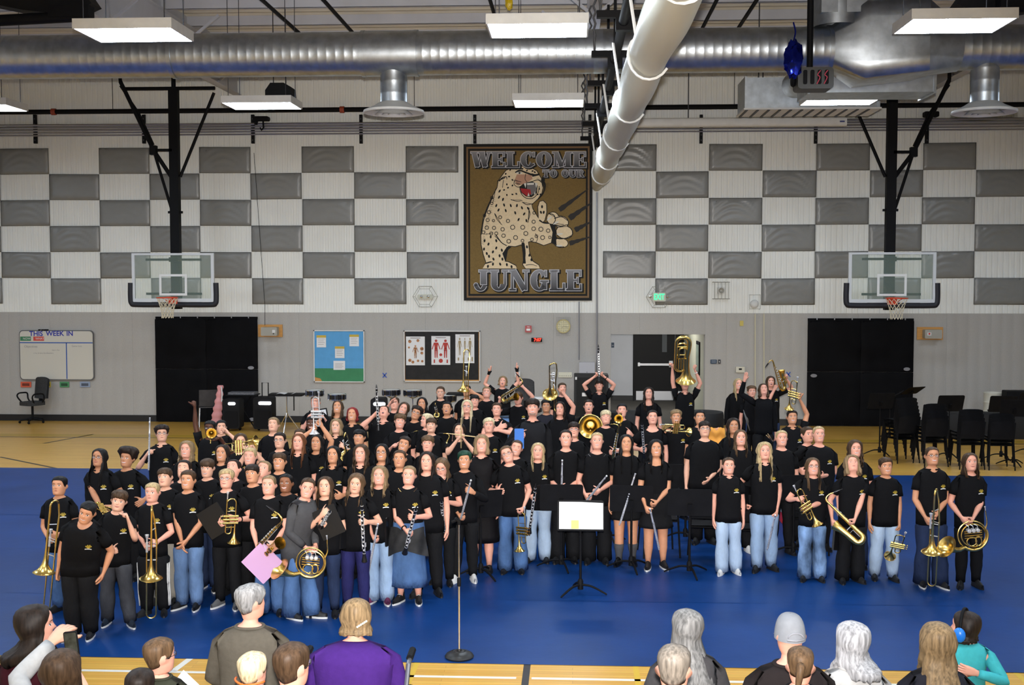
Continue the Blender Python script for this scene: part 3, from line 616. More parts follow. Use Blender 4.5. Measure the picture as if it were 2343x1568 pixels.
sil=decal([grow(P, 7)for P in(BODY, LEG, FOOT, THUMB)]+[[(x+(x-sum(q[0]for q in P)/len(P))*.12, y+(y-sum(q[1]for q in P)/len(P))*.12)for x, y in P]for P in PAWS], M_BK, 'leopard_outline', .0125)
decal([BODY, LEG, FOOT, THUMB]+PAWS, M_TAN, 'leopard_body', .0165)
decal([[(850, 790), (905, 800), (915, 985), (865, 965), (880, 870)], [(600, 965), (625, 960), (640, 1150), (615, 1150), (612, 1010)], [(455, 1130), (430, 1060), (470, 1000), (520, 992), (480, 1030)], [(790, 470), (812, 400), (800, 350), (775, 400)]], M_BK, 'leopard_shadow', .0195)
decal([[(560, 350), (690, 352), (700, 390), (630, 440), (560, 445), (540, 400)]], M_NOSE, 'leopard_muzzle', .0192)
decal([[(585, 460), (640, 425), (700, 410), (745, 450), (740, 520), (690, 555), (640, 548), (600, 515)]], M_BK, 'leopard_mouth_rim', .021)
decal([[(650, 440), (735, 440), (735, 500), (690, 540), (650, 500)]], M_MOU, 'leopard_mouth', .0225)
decal([[(590, 475), (680, 485), (688, 525), (650, 545), (605, 512)]], M_RED, 'leopard_tongue', .0235)
decal([[(622, 432), (645, 428), (638, 474)], [(720, 425), (745, 430), (734, 474)], [(650, 428), (715, 424), (712, 444), (652, 446)], [(655, 545), (664, 512), (674, 545)], [(712, 535), (722, 500), (728, 525)]]+[blob(x, y, 30, 8, a, 8)for x, y, a in((850, 745, -.7), (910, 785, -.5), (945, 885, -.1), (940, 990, 0))], M_IV, 'leopard_teeth', .025)
decal([blob(580, 338, 28, 10, 0, 10)], M_IV, 'leopard_eye', .021);decal([blob(583, 338, 9, 9)]+[[(690, 350), (755, 345), (760, 358), (700, 372)]]+[[(540, 335), (575, 318), (615, 335), (580, 326)]], M_BK, 'leopard_eye_line', .0225)
rnd=random.Random(5);sp=[]
for x, y in((460, 345), (500, 310), (555, 300), (610, 300), (650, 315), (700, 320), (490, 370), (470, 440), (445, 490), (520, 450), (480, 470), (520, 530), (470, 535), (555, 525), (760, 480), (770, 530), (745, 530), (720, 330), (520, 400)):sp.append(blob(x, y, 10, 7, rnd.uniform(0, 3), 8))
for x, y in((400, 555), (435, 575), (445, 625), (375, 630), (505, 630), (560, 630), (605, 650), (660, 655), (395, 670), (460, 675), (545, 695), (625, 705), (575, 755), (645, 765), (405, 500)):sp.append(blob(x, y, 8, 16, rnd.uniform(-.5, .6), 8))
for x, y in((325, 910), (270, 945), (375, 945), (305, 975), (265, 1020), (375, 1010), (345, 1045), (310, 1085), (405, 1080), (290, 1060), (425, 1030), (350, 1110), (430, 1110), (345, 1155), (410, 1155), (300, 1175), (470, 1160), (650, 1000), (672, 1075), (690, 1115), (512, 1178), (785, 640), (800, 690), (775, 690)):sp.append(blob(x, y, 9, 15, rnd.uniform(-.4, .4), 8))
for x, y, r in((310, 690, 17), (298, 760, 17), (290, 828, 18), (260, 870, 16), (355, 830, 17), (330, 880, 16), (375, 880, 16), (410, 735, 16), (480, 768, 17), (432, 843, 18), (440, 900, 18), (487, 950, 19), (548, 917, 20), (522, 825, 21), (612, 825, 20), (640, 880, 20), (710, 838, 19), (710, 775, 17), (715, 695, 15), (775, 842, 21), (840, 855, 18), (790, 917, 20), (735, 905, 15), (610, 945, 15), (695, 935, 15), (855, 915, 14), (270, 720, 14), (350, 765, 13), (335, 560, 14), (335, 610, 14)):sp+=ringp(x, y, r*1.12, 8, 8)
for a, b, w in(((365, 705), (420, 800), 5), ((670, 650), (660, 780), 6), ((440, 400), (430, 470), 5), ((385, 410), (455, 380), 8), ((370, 480), (345, 600), 5), ((510, 580), (600, 580), 4), ((610, 600), (690, 615), 4), ((360, 900), (420, 960), 5), ((840, 700), (905, 735), 4), ((890, 790), (980, 800), 5), ((930, 825), (1010, 815), 5), ((540, 400), (600, 420), 5), ((545, 430), (590, 440), 5)):
 a, b=np.array(a, float), np.array(b, float);n=nrm([-(b-a)[1], (b-a)[0]])*w/2;sp.append([tuple(a-n), tuple(b-n), tuple(b+n), tuple(a+n)])
def stroke(P_, w0, w1=None):
 P_=[np.array(q, float)for q in smooth_path([(x, y, 0)for x, y in P_], 3)];n_=len(P_);w1=w0 if w1 is None else w1;E=[]
 for i, q in enumerate(P_):
  d=P_[min(i+1, n_-1)]-P_[max(i-1, 0)];m_=nrm([-d[1], d[0]])*(w0+(w1-w0)*i/(n_-1))/2;E.append(((q[0]+m_[0], q[1]+m_[1]), (q[0]-m_[0], q[1]-m_[1])))
 for a_, b_ in zip(E[:-1], E[1:]):sp.append([a_[0], b_[0], b_[1], a_[1]])
for P_, a_, b_ in(([(400, 412), (430, 380), (465, 372), (470, 395)], 12, 5), ([(585, 462), (598, 520), (640, 562), (700, 565), (748, 520), (760, 455)], 7, 6), ([(540, 402), (535, 440), (575, 465), (625, 432)], 6, 5), ([(705, 410), (750, 400), (785, 425)], 6, 8), ([(640, 345), (632, 390), (650, 420)], 6, 4), ([(545, 334), (585, 314), (640, 334), (690, 352)], 11, 16), ([(690, 350), (725, 356), (762, 344)], 20, 10), ([(795, 400), (812, 450), (795, 520), (750, 575)], 16, 8), ([(505, 575), (560, 592), (610, 585)], 6, 4), ([(608, 598), (650, 622), (700, 612)], 7, 5), ([(360, 700), (385, 760), (430, 805)], 7, 3), ([(662, 650), (676, 710), (655, 785)], 9, 4), ([(725, 880), (745, 925), (730, 960)], 6, 4), ([(370, 890), (420, 960), (470, 990)], 9, 7), ([(280, 885), (330, 880), (345, 870)], 5, 4), ([(845, 700), (890, 715), (905, 760), (880, 800)], 9, 6), ([(895, 745), (960, 730), (1015, 765)], 9, 5), ([(890, 800), (950, 815), (1015, 800)], 12, 6), ([(900, 850), (915, 920), (990, 925), (1045, 900)], 12, 6), ([(890, 930), (920, 995), (985, 1000)], 12, 6), ([(760, 760), (800, 785), (850, 790)], 14, 8), ([(620, 970), (632, 1060), (625, 1150)], 18, 8), ([(345, 545), (300, 650), (262, 760), (243, 890)], 10, 6), ([(640, 1165), (690, 1158), (740, 1172)], 6, 4)):stroke(P_, a_, b_)
for k in range(26):u=k/25;x_=345-105*u**.8;y_=550+420*u;stroke([(x_+6, y_), (x_+20+8*(k%3), y_+10)], 3, 1)
for k in range(6):stroke([(548+9*k, 400+7*k), (520+9*k, 415+8*k)], 3, 1);stroke([(735+9*k, 388+5*k), (755+10*k, 382+8*k)], 3, 1)
for k in range(6):sp.append([(800, 430+k*8), (865-k*6, 440+k*16), (800, 434+k*8)])
tag(decal(sp, M_BK, 'leopard_spots', .0205), kind='stuff')
for a, b, w in(((940, 670), (1200, 480), 42), ((1030, 745), (1235, 600), 50), ((1080, 850), (1235, 770), 44), ((1030, 970), (1225, 908), 40)):
 a, b=np.array(a, float), np.array(b, float);n=nrm([-(b-a)[1], (b-a)[0]]);top, bot=[], []
 for i in range(9):
  q=a+(b-a)*i/8;ww=w/2*(1-i/8)**.8*(1.15 if i%2 else .85)+2;top.append(tuple(q+n*ww));bot.append(tuple(q-n*ww))
 decal([[top[i], top[i+1], bot[i+1], bot[i]]for i in range(8)], mat('claw_grey', srgb(52, 50, 48), .85), 'claw_mark', .0125)
# --- slab serif lettering from strokes; each stroke is a quad grown by g
def glyph(ch, g):
 Q=[]
 def S(a, b, w):
  a, b=np.array(a, float), np.array(b, float);d=nrm(b-a);n=np.array([-d[1], d[0]]);a=a-d*g;b=b+d*g;h=w/2+g
  Q.append([tuple(a-n*h), tuple(b-n*h), tuple(b+n*h), tuple(a+n*h)])
 def H(x0, x1, y, w=.09):S((x0, y), (x1, y), w)
 def A(cx, cy, rx, ry, a0, a1, tw=.3, th=.1, n=14):
  for i in range(n):
   P=[]
   for k, s in((i, 1), (i+1, 1), (i+1, -1), (i, -1)):
    t=math.radians(a0+(a1-a0)*k/n);c, s_=math.cos(t), math.sin(t);w=tw*abs(c)+th*abs(s_)
    P.append((cx+(rx-w/2+s*(w/2+g))*c, cy+(ry-w/2+s*(w/2+g))*s_))
   Q.append(P)
 T=.3
 if ch=='W':
  S((.17, .97), (.38, .05), .27);S((.38, .03), (.6, .9), .09);S((.62, .97), (.83, .05), .27);S((.83, .03), (1.05, .95), .09);H(-.02, .36, .955);H(.44, .8, .955);H(.93, 1.16, .955);w=1.14
 elif ch in 'ELFI':
  S((.22, .02), (.22, .98), T);H(0, .46, .045);H(0, .46, .955);w=.5
  if ch=='E':H(.3, .78, .045);H(.3, .76, .955);H(.3, .6, .5);S((.74, 0), (.74, .32), .09);S((.72, .7), (.72, 1), .09);S((.58, .36), (.58, .64), .07);w=.8
  if ch=='L':H(.3, .76, .045);S((.73, 0), (.73, .36), .1);w=.78
 elif ch in 'COQG':
  if ch=='O':A(.45, .5, .45, .51, 0, 360, n=24);w=.9
  else:
   A(.45, .5, .45, .51, 40, 320, n=22);S((.78, .68), (.78, .98), .1);w=.86
   if ch=='G':S((.72, .06), (.72, .45), .22);H(.5, .92, .45);w=.92
   else:S((.78, .14), (.74, .24), .1)
 elif ch=='M':
  S((.16, .02), (.16, .98), .12);S((.2, .97), (.52, .06), .24);S((.52, .06), (.84, .96), .1);S((.9, .02), (.9, .98), .28);H(-.02, .34, .045);H(-.02, .24, .955);H(.68, 1.12, .045);H(.84, 1.12, .955);w=1.12
 elif ch=='T':
  S((.42, .02), (.42, .98), T);H(.2, .64, .045);H(0, .84, .955);S((.04, .66), (.04, 1), .09);S((.8, .66), (.8, 1), .09);w=.86
 elif ch=='U':
  S((.22, .3), (.22, .98), T);S((.78, .3), (.78, .98), .12);A(.45, .32, .38, .33, 180, 360, .24, .12);H(0, .44, .955);H(.62, .94, .955);w=.94
 elif ch=='R':
  S((.2, .02), (.2, .98), T);H(0, .42, .045);H(0, .5, .955);A(.48, .73, .32, .27, -95, 95, .26, .1);H(.3, .52, .47);S((.5, .46), (.74, .06), .24);H(.7, .9, .045);w=.88
 elif ch=='J':
  S((.52, .3), (.52, .98), T);A(.36, .27, .31, .29, 180, 350, .16, .1);A(.13, .27, .1, .1, 0, 360, .12, .12, 10);H(.28, .76, .955);w=.78
 elif ch=='N':
  S((.14, .02), (.14, .98), .11);S((.2, .96), (.76, .04), .27);S((.84, .02), (.84, .98), .11);H(-.02, .32, .045);H(-.02, .3, .955);H(.68, 1.0, .955);w=1.0
 return Q, w
def banner_word(word, x0, x1, ytop, ybot, g):
 ws=[glyph(c, 0)[1]for c in word];gap=.07;tot=sum(ws)+gap*(len(word)-1);sx=(x1-x0)/tot;sy=ybot-ytop
 for layer, (nm, m, gg, off, dx, dy)in enumerate((('letter_shadow', M_BK, g*2.0, .0235, 10, 8), ('letter_edge', M_LG, g, .0255, 0, 0), ('letter', M_GR, 0, .0275, 0, 0))):
  x=x0
  for c, w in zip(word, ws):
   P=[[(x+a*sx+dx, ybot-b*sy+dy)for a, b in q]for q in glyph(c, gg)[0]];decal(P, m, nm, off);x+=(w+gap)*sx
banner_word('WELCOME', 150, 1182, 148, 288, .035);banner_word('TO', 790, 918, 308, 374, .05);banner_word('OUR', 960, 1160, 308, 374, .05);banner_word('JUNGLE', 170, 1142, 1208, 1392, .03)
# --- whiteboard
x0, x1, z0, z1=wrect(45, 756, 215, 870, .04);y=YW-.02
t=thing('whiteboard', 'whiteboard headed this week in, on the wall above the office chair', 'whiteboard', ((x0+x1)/2, y, z0))
mb=MB();mb.rbox(((x0+x1)/2, y-.015, (z0+z1)/2), (x1-x0, .03, z1-z0), .09, 4);part('frame', mb, mat('board_trim', (.12, .12, .12), .5), t)
mb=MB();mb.rbox(((x0+x1)/2, y-.03, (z0+z1)/2), (x1-x0-.04, .012, z1-z0-.04), .08, 4);part('board', mb, mat('dry_erase', srgb(212, 208, 196), .25), t)
M_INK=mat('ink_blue', srgb(40, 50, 160), .6);yb=y-.0375
for s, px, py in(('THIS', 85, 764), ('WEEK', 128, 763.5), ('IN', 162, 763.5)):text('board_letters', s, .16, M_INK, t, (wp(px, py)[0], yb, wp(px, py)[2]), .004)
a, b=wp(45, 784), wp(215, 784)
mb=MB();mb.box((x0+.02, yb, a[2]-.012), (x1-.02, yb+.003, a[2]+.012));part('blue_line', mb, mat('tape_blue', srgb(45, 90, 170), .5), t)
a=wp(154, 784);mb=MB();mb.box((a[0]-.012, yb, z0+.03), (a[0]+.012, yb+.003, a[2]));part('blue_line', mb, mat('tape_blue', (.1, .1, .3)), t)
for px, s, c in((61, 'NOW', srgb(60, 130, 90)), (91, 'WHAT', srgb(214, 80, 70))):
 a=wp(px, 775);mb=MB();mb.box((a[0]-.13, yb, a[2]-.05), (a[0]+.13, yb+.004, a[2]+.05));sg=part('magnet_sign', mb, mat('sign_%s'%s, c, .5), t, False)
 text('sign_letters', s, .07, WHITEB, t, (a[0]+.03, yb-.003, a[2]))
M_PEN=mat('ink_grey', srgb(140, 138, 138), .7)
for s, px, py, z in(('Objectives', 73, 793, .075), ('learn the', 130, 801, .05), ('a live & time the bleachers', 102, 808, .045), ('Game Lists', 178, 792, .055)):text('hand_writing', s, z, M_PEN, t, (wp(px, py)[0], yb, wp(px, py)[2]))
mb=MB()
for px in(92, 99, 105, 110):a=wp(px, 755);mb.cbox((a[0], y-.02, a[2]), (.04, .05, .03))
part('marker', mb, BLACK, t)
for i, (px, w, c, nm)in enumerate(((60, 25, srgb(222, 96, 66), 'orange'), (111, 12, srgb(222, 200, 80), 'yellow'), (148, 22, srgb(80, 150, 100), 'green'), (195, 24, srgb(150, 165, 190), 'pale blue'))):
 a=wp(px, 880);mb=MB();hw=w/198;mb.box((a[0]-hw, YW-.02, a[2]-.065), (a[0]+hw, YW-.006, a[2]+.065));o=solo('wall_sign', mb, mat('wsign_%d'%i, c, .5), 'small %s paper sign below the whiteboard'%nm, 'sign', smooth=False)
 mb=MB();mb.box((a[0]-hw*.7, YW-.023, a[2]-.035), (a[0]+hw*.7, YW-.02, a[2]+.03));part('sign_print', mb, mat('wsign_d%d'%i, tuple(q*.25 for q in c), .6), o, False)
# --- black wall mats
M_MAT=mat('wall_mat', (.005, .005, .006), .6, nscale=3, namt=.2, spec=.06)
M_OV=mat('mat_badge', (.25, .25, .27), .5)
for nm, (xa, ya, xb, yb_), ov in(('left black folded wall mat below the left hoop', (356, 725, 589, 967), ((574, 842), (577, 960))), ('right black folded wall mat below the right hoop', (1848, 729, 2090, 976), ((2075, 845), (1862, 860)))):
 x0, x1, z0, z1=wrect(xa, ya, xb, yb_, .1);z0=max(z0, .02);t=thing('wall_mat', nm, 'wall mat', ((x0+x1)/2, YW-.1, z0));zm=(z0+z1)/2
 for a, b in((z0, zm-.004), (zm+.004, z1-.06)):
  for k in range(2):
   q0=x0+(x1-x0)*k/2;q1=x0+(x1-x0)*(k+1)/2-.003
   mb=MB();mb.grid(lambda u, v:(q0+(q1-q0)*u, YW-.1-.02*min(1, min(u, 1-u)*12, min(v, 1-v)*12)-.003*math.sin(u*14+v*9), a+(b-a)*v), 14, 10)
   mb.box((q0, YW-.1, a), (q1, YW-.03, b));part('mat_panel', mb, M_MAT, t, True)
 mb=MB();mb.box((x0, YW-.06, z1-.06), (x1, YW-.02, z1));part('hanging_strip', mb, M_MAT, t)
 for k in range(6):q=x0+(x1-x0)*(k+.5)/6;mb=MB();mb.cbox((q, YW-.07, z1-.01), (.02, .03, .05));part('hook', mb, STEEL, t)
 for px, py in ov:
  a=at_y(px, py, YW-.125);mb=MB();mb.lathe([(0, .006), (.07, .006), (.075, 0)], (0, 0, 0), (0, -1, 0), 16);mb.v=[(x+a[0], yy+YW-.122, z*.55+a[2])for x, yy, z in mb.v];part('badge', mb, M_OV, t)
# --- bulletin boards
x0, x1, z0, z1=wrect(718, 756, 834, 875, .03);t=thing('bulletin_board', 'bulletin board papered blue above green with four notices', 'bulletin board', ((x0+x1)/2, YW-.03, z0))
def bframe(x0, x1, z0, z1, m):
 mb=MB();w=.022
 for a, b in(((x0, z1-w), (x1, z1)), ((x0, z0), (x1, z0+w)), ((x0, z0), (x0+w, z1)), ((x1-w, z0), (x1, z1))):mb.box((a[0], YW-.05, a[1]), (b[0], YW-.01, b[1]))
 part('frame', mb, m, t, False)
bframe(x0, x1, z0, z1, WHITE);w=.022
def sheet(nm, a, b, off, m, par=None):
 mb=MB();mb.grid(lambda u, v:(a[0]+(b[0]-a[0])*u, YW-off-.0015*math.sin(u*11+v*7), a[1]+(b[1]-a[1])*v), 10, 10);return part(nm, mb, m, par or t)
zg=float(wp(776, 843)[2])
sheet('cork', (x0+w, z0+w), (x0+.25, z0+.2), .018, WOODB)
sheet('blue_paper', (x0+w, zg-.02), (x1-w, z1-w), .024, mat('paper_blue', srgb(92, 164, 218), .75, nscale=6, namt=.06))
mb=MB();mb.poly([(x0+.2, YW-.03, z0+.01), (x1-w, YW-.03, z0+.0), (x1-w, YW-.03, zg), (x0+w, YW-.03, zg), (x0+w, YW-.03, z0+.12), (x0+.15, YW-.03, z0+.09)]);part('green_paper', mb, mat('paper_green', srgb(62, 136, 92), .75, nscale=6, namt=.08), t, False)
for px, py, wd, hh, hd in((736, 781, 22, 28, 1), (811, 779, 22, 27, 1), (778, 806, 22, 27, 1), (777, 836, 27, 21, 0)):
 a=wp(px, py);W_, H_=wd/198, hh/198;pp=sheet('notice', (a[0]-W_, a[2]-H_), (a[0]+W_, a[2]+H_), .036, PAPER)
 mb=MB();
 if hd:mb.box((a[0]-W_, YW-.041, a[2]+H_*.6), (a[0]+W_, YW-.0385, a[2]+H_));part('notice_heading', mb, mat('heading_gold', srgb(202, 176, 72), .7), pp, False)
 mb=MB()
 for k in range(4):mb.box((a[0]-W_*.7, YW-.0405, a[2]+H_*(.4-.3*k)-.006), (a[0]+W_*(.7-.2*(k%2)), YW-.0385, a[2]+H_*(.4-.3*k)))
 part('notice_text', mb, mat('print_grey', (.25, .2, .2), .8), pp, False)
x0, x1, z0, z1=wrect(924, 757, 1099, 874, .03);t=thing('bulletin_board', 'bulletin board papered black with three anatomy posters', 'bulletin board', ((x0+x1)/2, YW-.03, z0))
bframe(x0, x1, z0, z1, WHITE);sheet('cork', (x0+w, z0+w), (x1-w, z1-w), .018, WOODB);sheet('black_paper', (x0+.03, z0+.05), (x1-.04, z1-w), .026, mat('paper_black', (.016, .015, .015), .8, nscale=8, namt=.3))
RD_=mat('anatomy_red', srgb(186, 66, 58), .8);BN=mat('anatomy_bone', srgb(170, 150, 112), .8);DK=mat('anatomy_dark', srgb(96, 76, 62), .8)
def figure(mb, cx, cz, h, y):
 P=lambda x, z:(cx+x*h, y, cz+z*h)
 mb.lathe([(0, 0), (.075*h, .0)], P(0, .44), (0, -1, 0), 10)
 for q in([(-.12, .34), (.12, .34), (.07, .02), (-.07, .02)], [(-.08, .04), (.08, .04), (.09, -.1), (-.09, -.1)], [(-.09, -.08), (-.01, -.08), (-.03, -.5), (-.08, -.5)], [(.01, -.08), (.09, -.08), (.08, -.5), (.03, -.5)], [(-.12, .34), (-.1, .26), (-.2, -.04), (-.24, -.02)], [(.12, .34), (.24, -.02), (.2, -.04), (.1, .26)]):mb.poly([P(*p)for p in q])
for i, (px, py)in enumerate(((951, 803), (1009, 802), (1064, 798))):
 a=wp(px, py);W_, H_=.22, .335;pp=sheet('poster', (a[0]-W_, a[2]-H_), (a[0]+W_, a[2]+H_), .036, PAPER);yy=YW-.041;mb=MB()
 if i==0:
  figure(mb, a[0], a[2]-.02, .3, yy)
  for dx, dz, r in((-.13, .22, .04), (.06, .24, .035), (-.15, .08, .025), (.15, .05, .045), (-.13, -.22, .04), (-.06, -.26, .035), (.06, -.23, .03), (.16, -.24, .03), (.15, -.05, .035)):mb.lathe([(0, 0), (r, 0)], (a[0]+dx, yy, a[2]+dz), (0, -1, 0), 7)
  part('poster_print', mb, mat('anatomy_mix', srgb(170, 118, 78), .8, nscale=30, namt=.7), pp, False)
 elif i==1:
  for dx in(-.11, .11):figure(mb, a[0]+dx, a[2]+.04, .42, yy)
  mb.lathe([(0, 0), (.05, 0)], (a[0], yy, a[2]-.24), (0, -1, 0), 8);mb.lathe([(0, 0), (.035, 0)], (a[0], yy, a[2]-.1), (0, -1, 0), 8)
  for dx in(-.15, .15):mb.cbox((a[0]+dx, yy, a[2]-.25), (.03, .004, .08))
  part('poster_print', mb, RD_, pp, False)
 else:
  for dx in(-.12, 0, .12):
   n0=len(mb.v);figure(mb, a[0]+dx, a[2]+.05, .4, yy);
   for q in range(n0, len(mb.v)):x, y_, z=mb.v[q];mb.v[q]=(a[0]+dx+(x-a[0]-dx)*(.55 if dx else .3), y_, z)
  for dx in(-.15, -.03, .08, .17):mb.cbox((a[0]+dx, yy, a[2]-.24), (.03, .004, .07+.03*(dx>.1)))
  part('poster_print', mb, BN, pp, False)
 mb=MB();mb.cbox((a[0], yy, a[2]+.3), (.24, .003, .014));part('poster_title', mb, mat('print_grey', (.25, .2, .2), .8), pp, False)
# --- plywood mounted control boxes
for nm, px, py, st in(('left wall control box on a plywood board, beside the left wall mat', 619, 757, 0), ('right wall control box with a red dot sticker, on a plywood board', 2127, 763, 1)):
 a=wp(px, py);t=thing('control_box', nm, 'control box', (a[0], YW-.02, a[2]-.15))
 mb=MB();mb.box((a[0]-.29, YW-.03, a[2]-.145), (a[0]+.29, YW-.008, a[2]+.145));part('backing_board', mb, WOODB, t, False)
 mb=MB();mb.rbox((a[0]+.02, YW-.13, a[2]-.01), (.38, .2, .2), .02, 2);part('box', mb, mat('box_grey', srgb(168, 166, 156), .5), t)
 mb=MB();mb.box((a[0]+(.1 if not st else-.12), YW-.238, a[2]-.04), (a[0]+(.17 if not st else-.03), YW-.23, a[2]+.03));part('label', mb, WHITEB, t, False)
 if st:mb=MB();mb.lathe([(0, .002), (.022, 0)], (a[0]-.075, YW-.24, a[2]), (0, -1, 0), 12);part('red_dot', mb, mat('dot_red', srgb(214, 50, 40), .5), t)
 else:mb=MB();mb.cyl((a[0]+.13, YW-.25, a[2]-.06), (a[0]+.13, YW-.23, a[2]-.06), .012, n=8);part('key_switch', mb, BLACK, t)
# --- clock in a wire guard
a=wp(1289, 747, .05);t=thing('wall_clock', 'round yellowed wall clock behind a wire guard', 'clock', (a[0], YW-.05, a[2]-.16))
mb=MB();mb.lathe([(0, .02), (.14, .02), (.145, .03), (.16, .03), (.165, 0)], (a[0], YW-.01, a[2]), (0, -1, 0), 28);part('case', mb, mat('clock_cream', srgb(214, 200, 140), .5), t)
mb=MB();mb.lathe([(0, .002), (.135, 0)], (a[0], YW-.032, a[2]), (0, -1, 0), 24);part('dial', mb, mat('clock_dial', srgb(226, 218, 176), .5), t)
mb=MB()
for k in range(12):q=k*math.pi/6;mb.obox((a[0]+.105*math.sin(q), YW-.036, a[2]+.105*math.cos(q)), (a[0]+.125*math.sin(q), YW-.036, a[2]+.125*math.cos(q)), .008, .002)
part('hour_mark', mb, BLACK, t)
for L, q in((.07, math.radians(225)), (.11, math.radians(100))):mb=MB();mb.obox((a[0], YW-.04, a[2]), (a[0]+L*math.sin(q), YW-.04, a[2]+L*math.cos(q)), .01, .003);part('clock_hand', mb, BLACK, t)
def wireguard(a, w, h, dep, nx, nz, name, par):
 mb=MB()
 for i in range(nx+1):x=a[0]-w/2+w*i/nx;mb.tube([(x, YW-.01, a[2]-h/2), (x, YW-dep, a[2]-h/2), (x, YW-dep, a[2]+h/2), (x, YW-.01, a[2]+h/2)], .0018, 4)
 for i in range(nz+1):z=a[2]-h/2+h*i/nz;mb.tube([(a[0]-w/2, YW-dep, z), (a[0]+w/2, YW-dep, z)], .0018, 4)
 part(name, mb, mat('wire', (.3, .3, .3), .4, .8), par)
wireguard(a, .32, .42, .1, 8, 10, 'wire_guard', t)
# --- digital clock, fire alarm
a=wp(1228, 778, .05);t=thing('digital_clock', 'small black digital clock with red glowing numerals', 'clock', (a[0], YW-.05, a[2]-.05));mb=MB();mb.rbox((a[0], YW-.04, a[2]), (.25, .06, .095), .01, 2);part('case', mb, BLACK, t)
text('numerals', '7:07', .1, mat('led_red', (.6, .02, .01), .5, emit=(1, .04, .015), estr=2.2), t, (a[0]+.02, YW-.072, a[2]), .004)
a=wp(1209, 753, .05);t=thing('fire_alarm', 'red fire alarm horn strobe on the wall left of the clock', 'fire alarm', (a[0], YW-.05, a[2]-.08));mb=MB();mb.rbox((a[0], YW-.045, a[2]), (.15, .07, .16), .015, 2);part('housing', mb, mat('alarm_red', srgb(170, 34, 36), .4), t)
mb=MB();mb.rbox((a[0], YW-.085, a[2]-.015), (.09, .02, .05), .012, 2);part('strobe', mb, WHITEB, t);text('letters', 'FIRE', .035, WHITEB, t, (a[0], YW-.082, a[2]+.045))
# --- exit sign in a hexagonal guard, and its twin guard left of the banner
M_CLR=mat('clear_plastic', (.7, .7, .68), .2, alpha=.25)
def hexguard(a, r, par):
 mb=MB()
 H=lambda k, s, d:(a[0]+s*r*math.cos(math.pi/3*k), YW-d, a[2]+s*r*.95*math.sin(math.pi/3*k))
 mb.tube([H(k, 1, .02)for k in range(6)], .006, 5, True);mb.tube([H(k, .75, .16)for k in range(6)], .005, 5, True)
 for k in range(6):mb.tube([H(k, 1, .02), H(k, .75, .16)], .004, 5)
 part('guard', mb, mat('wire_pale', srgb(150, 150, 140), .5), par)
a=wp(1508, 680, .1);t=thing('exit_sign', 'lit green exit sign in a hexagonal guard above the hallway opening', 'exit sign', (a[0], YW-.1, a[2]-.12))
mb=MB();mb.rbox((a[0], YW-.07, a[2]), (.3, .1, .2), .015, 2);part('housing', mb, mat('exit_white', srgb(206, 206, 190), .5), t)
text('letters', 'EXIT', .19, mat('exit_green', (.02, .5, .2), .5, emit=(.06, 1, .42), estr=1.1), t, (a[0], YW-.124, a[2]), .006, .62)
for s in(-1, 1):mb=MB();mb.lathe([(0, .05), (.03, .04), (.035, 0), (.03, -.03)], (a[0]+s*.2, YW-.08, a[2]+.01), (0, -1, 0), 10);part('emergency_lamp', mb, CHROME, t)
hexguard(a, .29, t)
a=wp(972, 679, .1);t=thing('emergency_light', 'small cream emergency light in a hexagonal guard left of the banner', 'emergency light', (a[0], YW-.1, a[2]-.1))
mb=MB();mb.rbox((a[0], YW-.06, a[2]), (.34, .08, .1), .02, 2);part('housing', mb, mat('exit_white', (.6, .6, .5)), t);hexguard(a, .29, t)
for s in(-1, 1):mb=MB();mb.lathe([(0, .05), (.03, .04), (.035, 0)], (a[0]+s*.08, YW-.1, a[2]), (0, -1, 0), 10);part('lamp_head', mb, CHROME, t)
a=wp(1650, 665, .1);t=thing('motion_sensor', 'small white speaker horn behind a square clear guard right of the exit sign', 'speaker', (a[0], YW-.1, a[2]-.2))
mb=MB();mb.rbox((a[0], YW-.06, a[2]), (.16, .1, .16), .03, 3);part('body', mb, WHITE, t);mb=MB();mb.lathe([(.02, .03), (.06, .06), (.065, .055)], (a[0], YW-.1, a[2]), (0, -1, 0), 12);part('horn', mb, mat('box_grey', (.5, .5, .5)), t)
mb=MB()
for k in range(5):x=a[0]-.16+.08*k;mb.tube([(x, YW-.01, a[2]-.2), (x, YW-.2, a[2]-.18), (x, YW-.2, a[2]+.18), (x, YW-.01, a[2]+.2)], .006, 5)
for z in(-.19, .19):mb.tube([(a[0]-.2, YW-.1, a[2]+z), (a[0]+.2, YW-.1, a[2]+z)], .009, 5)
part('guard', mb, mat('wire_pale', (.5, .5, .5)), t)
a=wp(1727, 692, .1);t=thing('wall_strobe', 'white dome in a small clear guard above the cream raceway', 'strobe', (a[0], YW-.1, a[2]-.15));mb=MB();mb.sph((a[0], YW-.04, a[2]-.04), (.1, .06, .1), 14, 8);part('dome', mb, WHITE, t)
mb=MB();
for k in range(2):mb.tube([(a[0]-.12+.24*k, YW-.01, a[2]-.17), (a[0]-.12+.24*k, YW-.11, a[2]-.15), (a[0]-.12+.24*k, YW-.11, a[2]+.17), (a[0]-.12+.24*k, YW-.01, a[2]+.18)], .004, 4)
for z in(-.15, .17):mb.tube([(a[0]-.12, YW-.11, a[2]+z), (a[0]+.12, YW-.11, a[2]+z)], .004, 4)
part('guard', mb, mat('wire_pale', (.5, .5, .5)), t)
def plate(nm, label, cat, px, py, w, h, m, d=.03, sub=None):
 a=wp(px, py, d);mb=MB();mb.rbox((a[0], YW-d/2, a[2]), (w, d, h), .008, 2);o=solo(nm, mb, m, label, cat)
 for(dx, dz, ww, hh, mm, pn)in sub or():
  mb=MB();mb.rbox((a[0]+dx, YW-d-.002, a[2]+dz), (ww, .006, hh), .004, 2);part(pn, mb, mm, o)
 return o
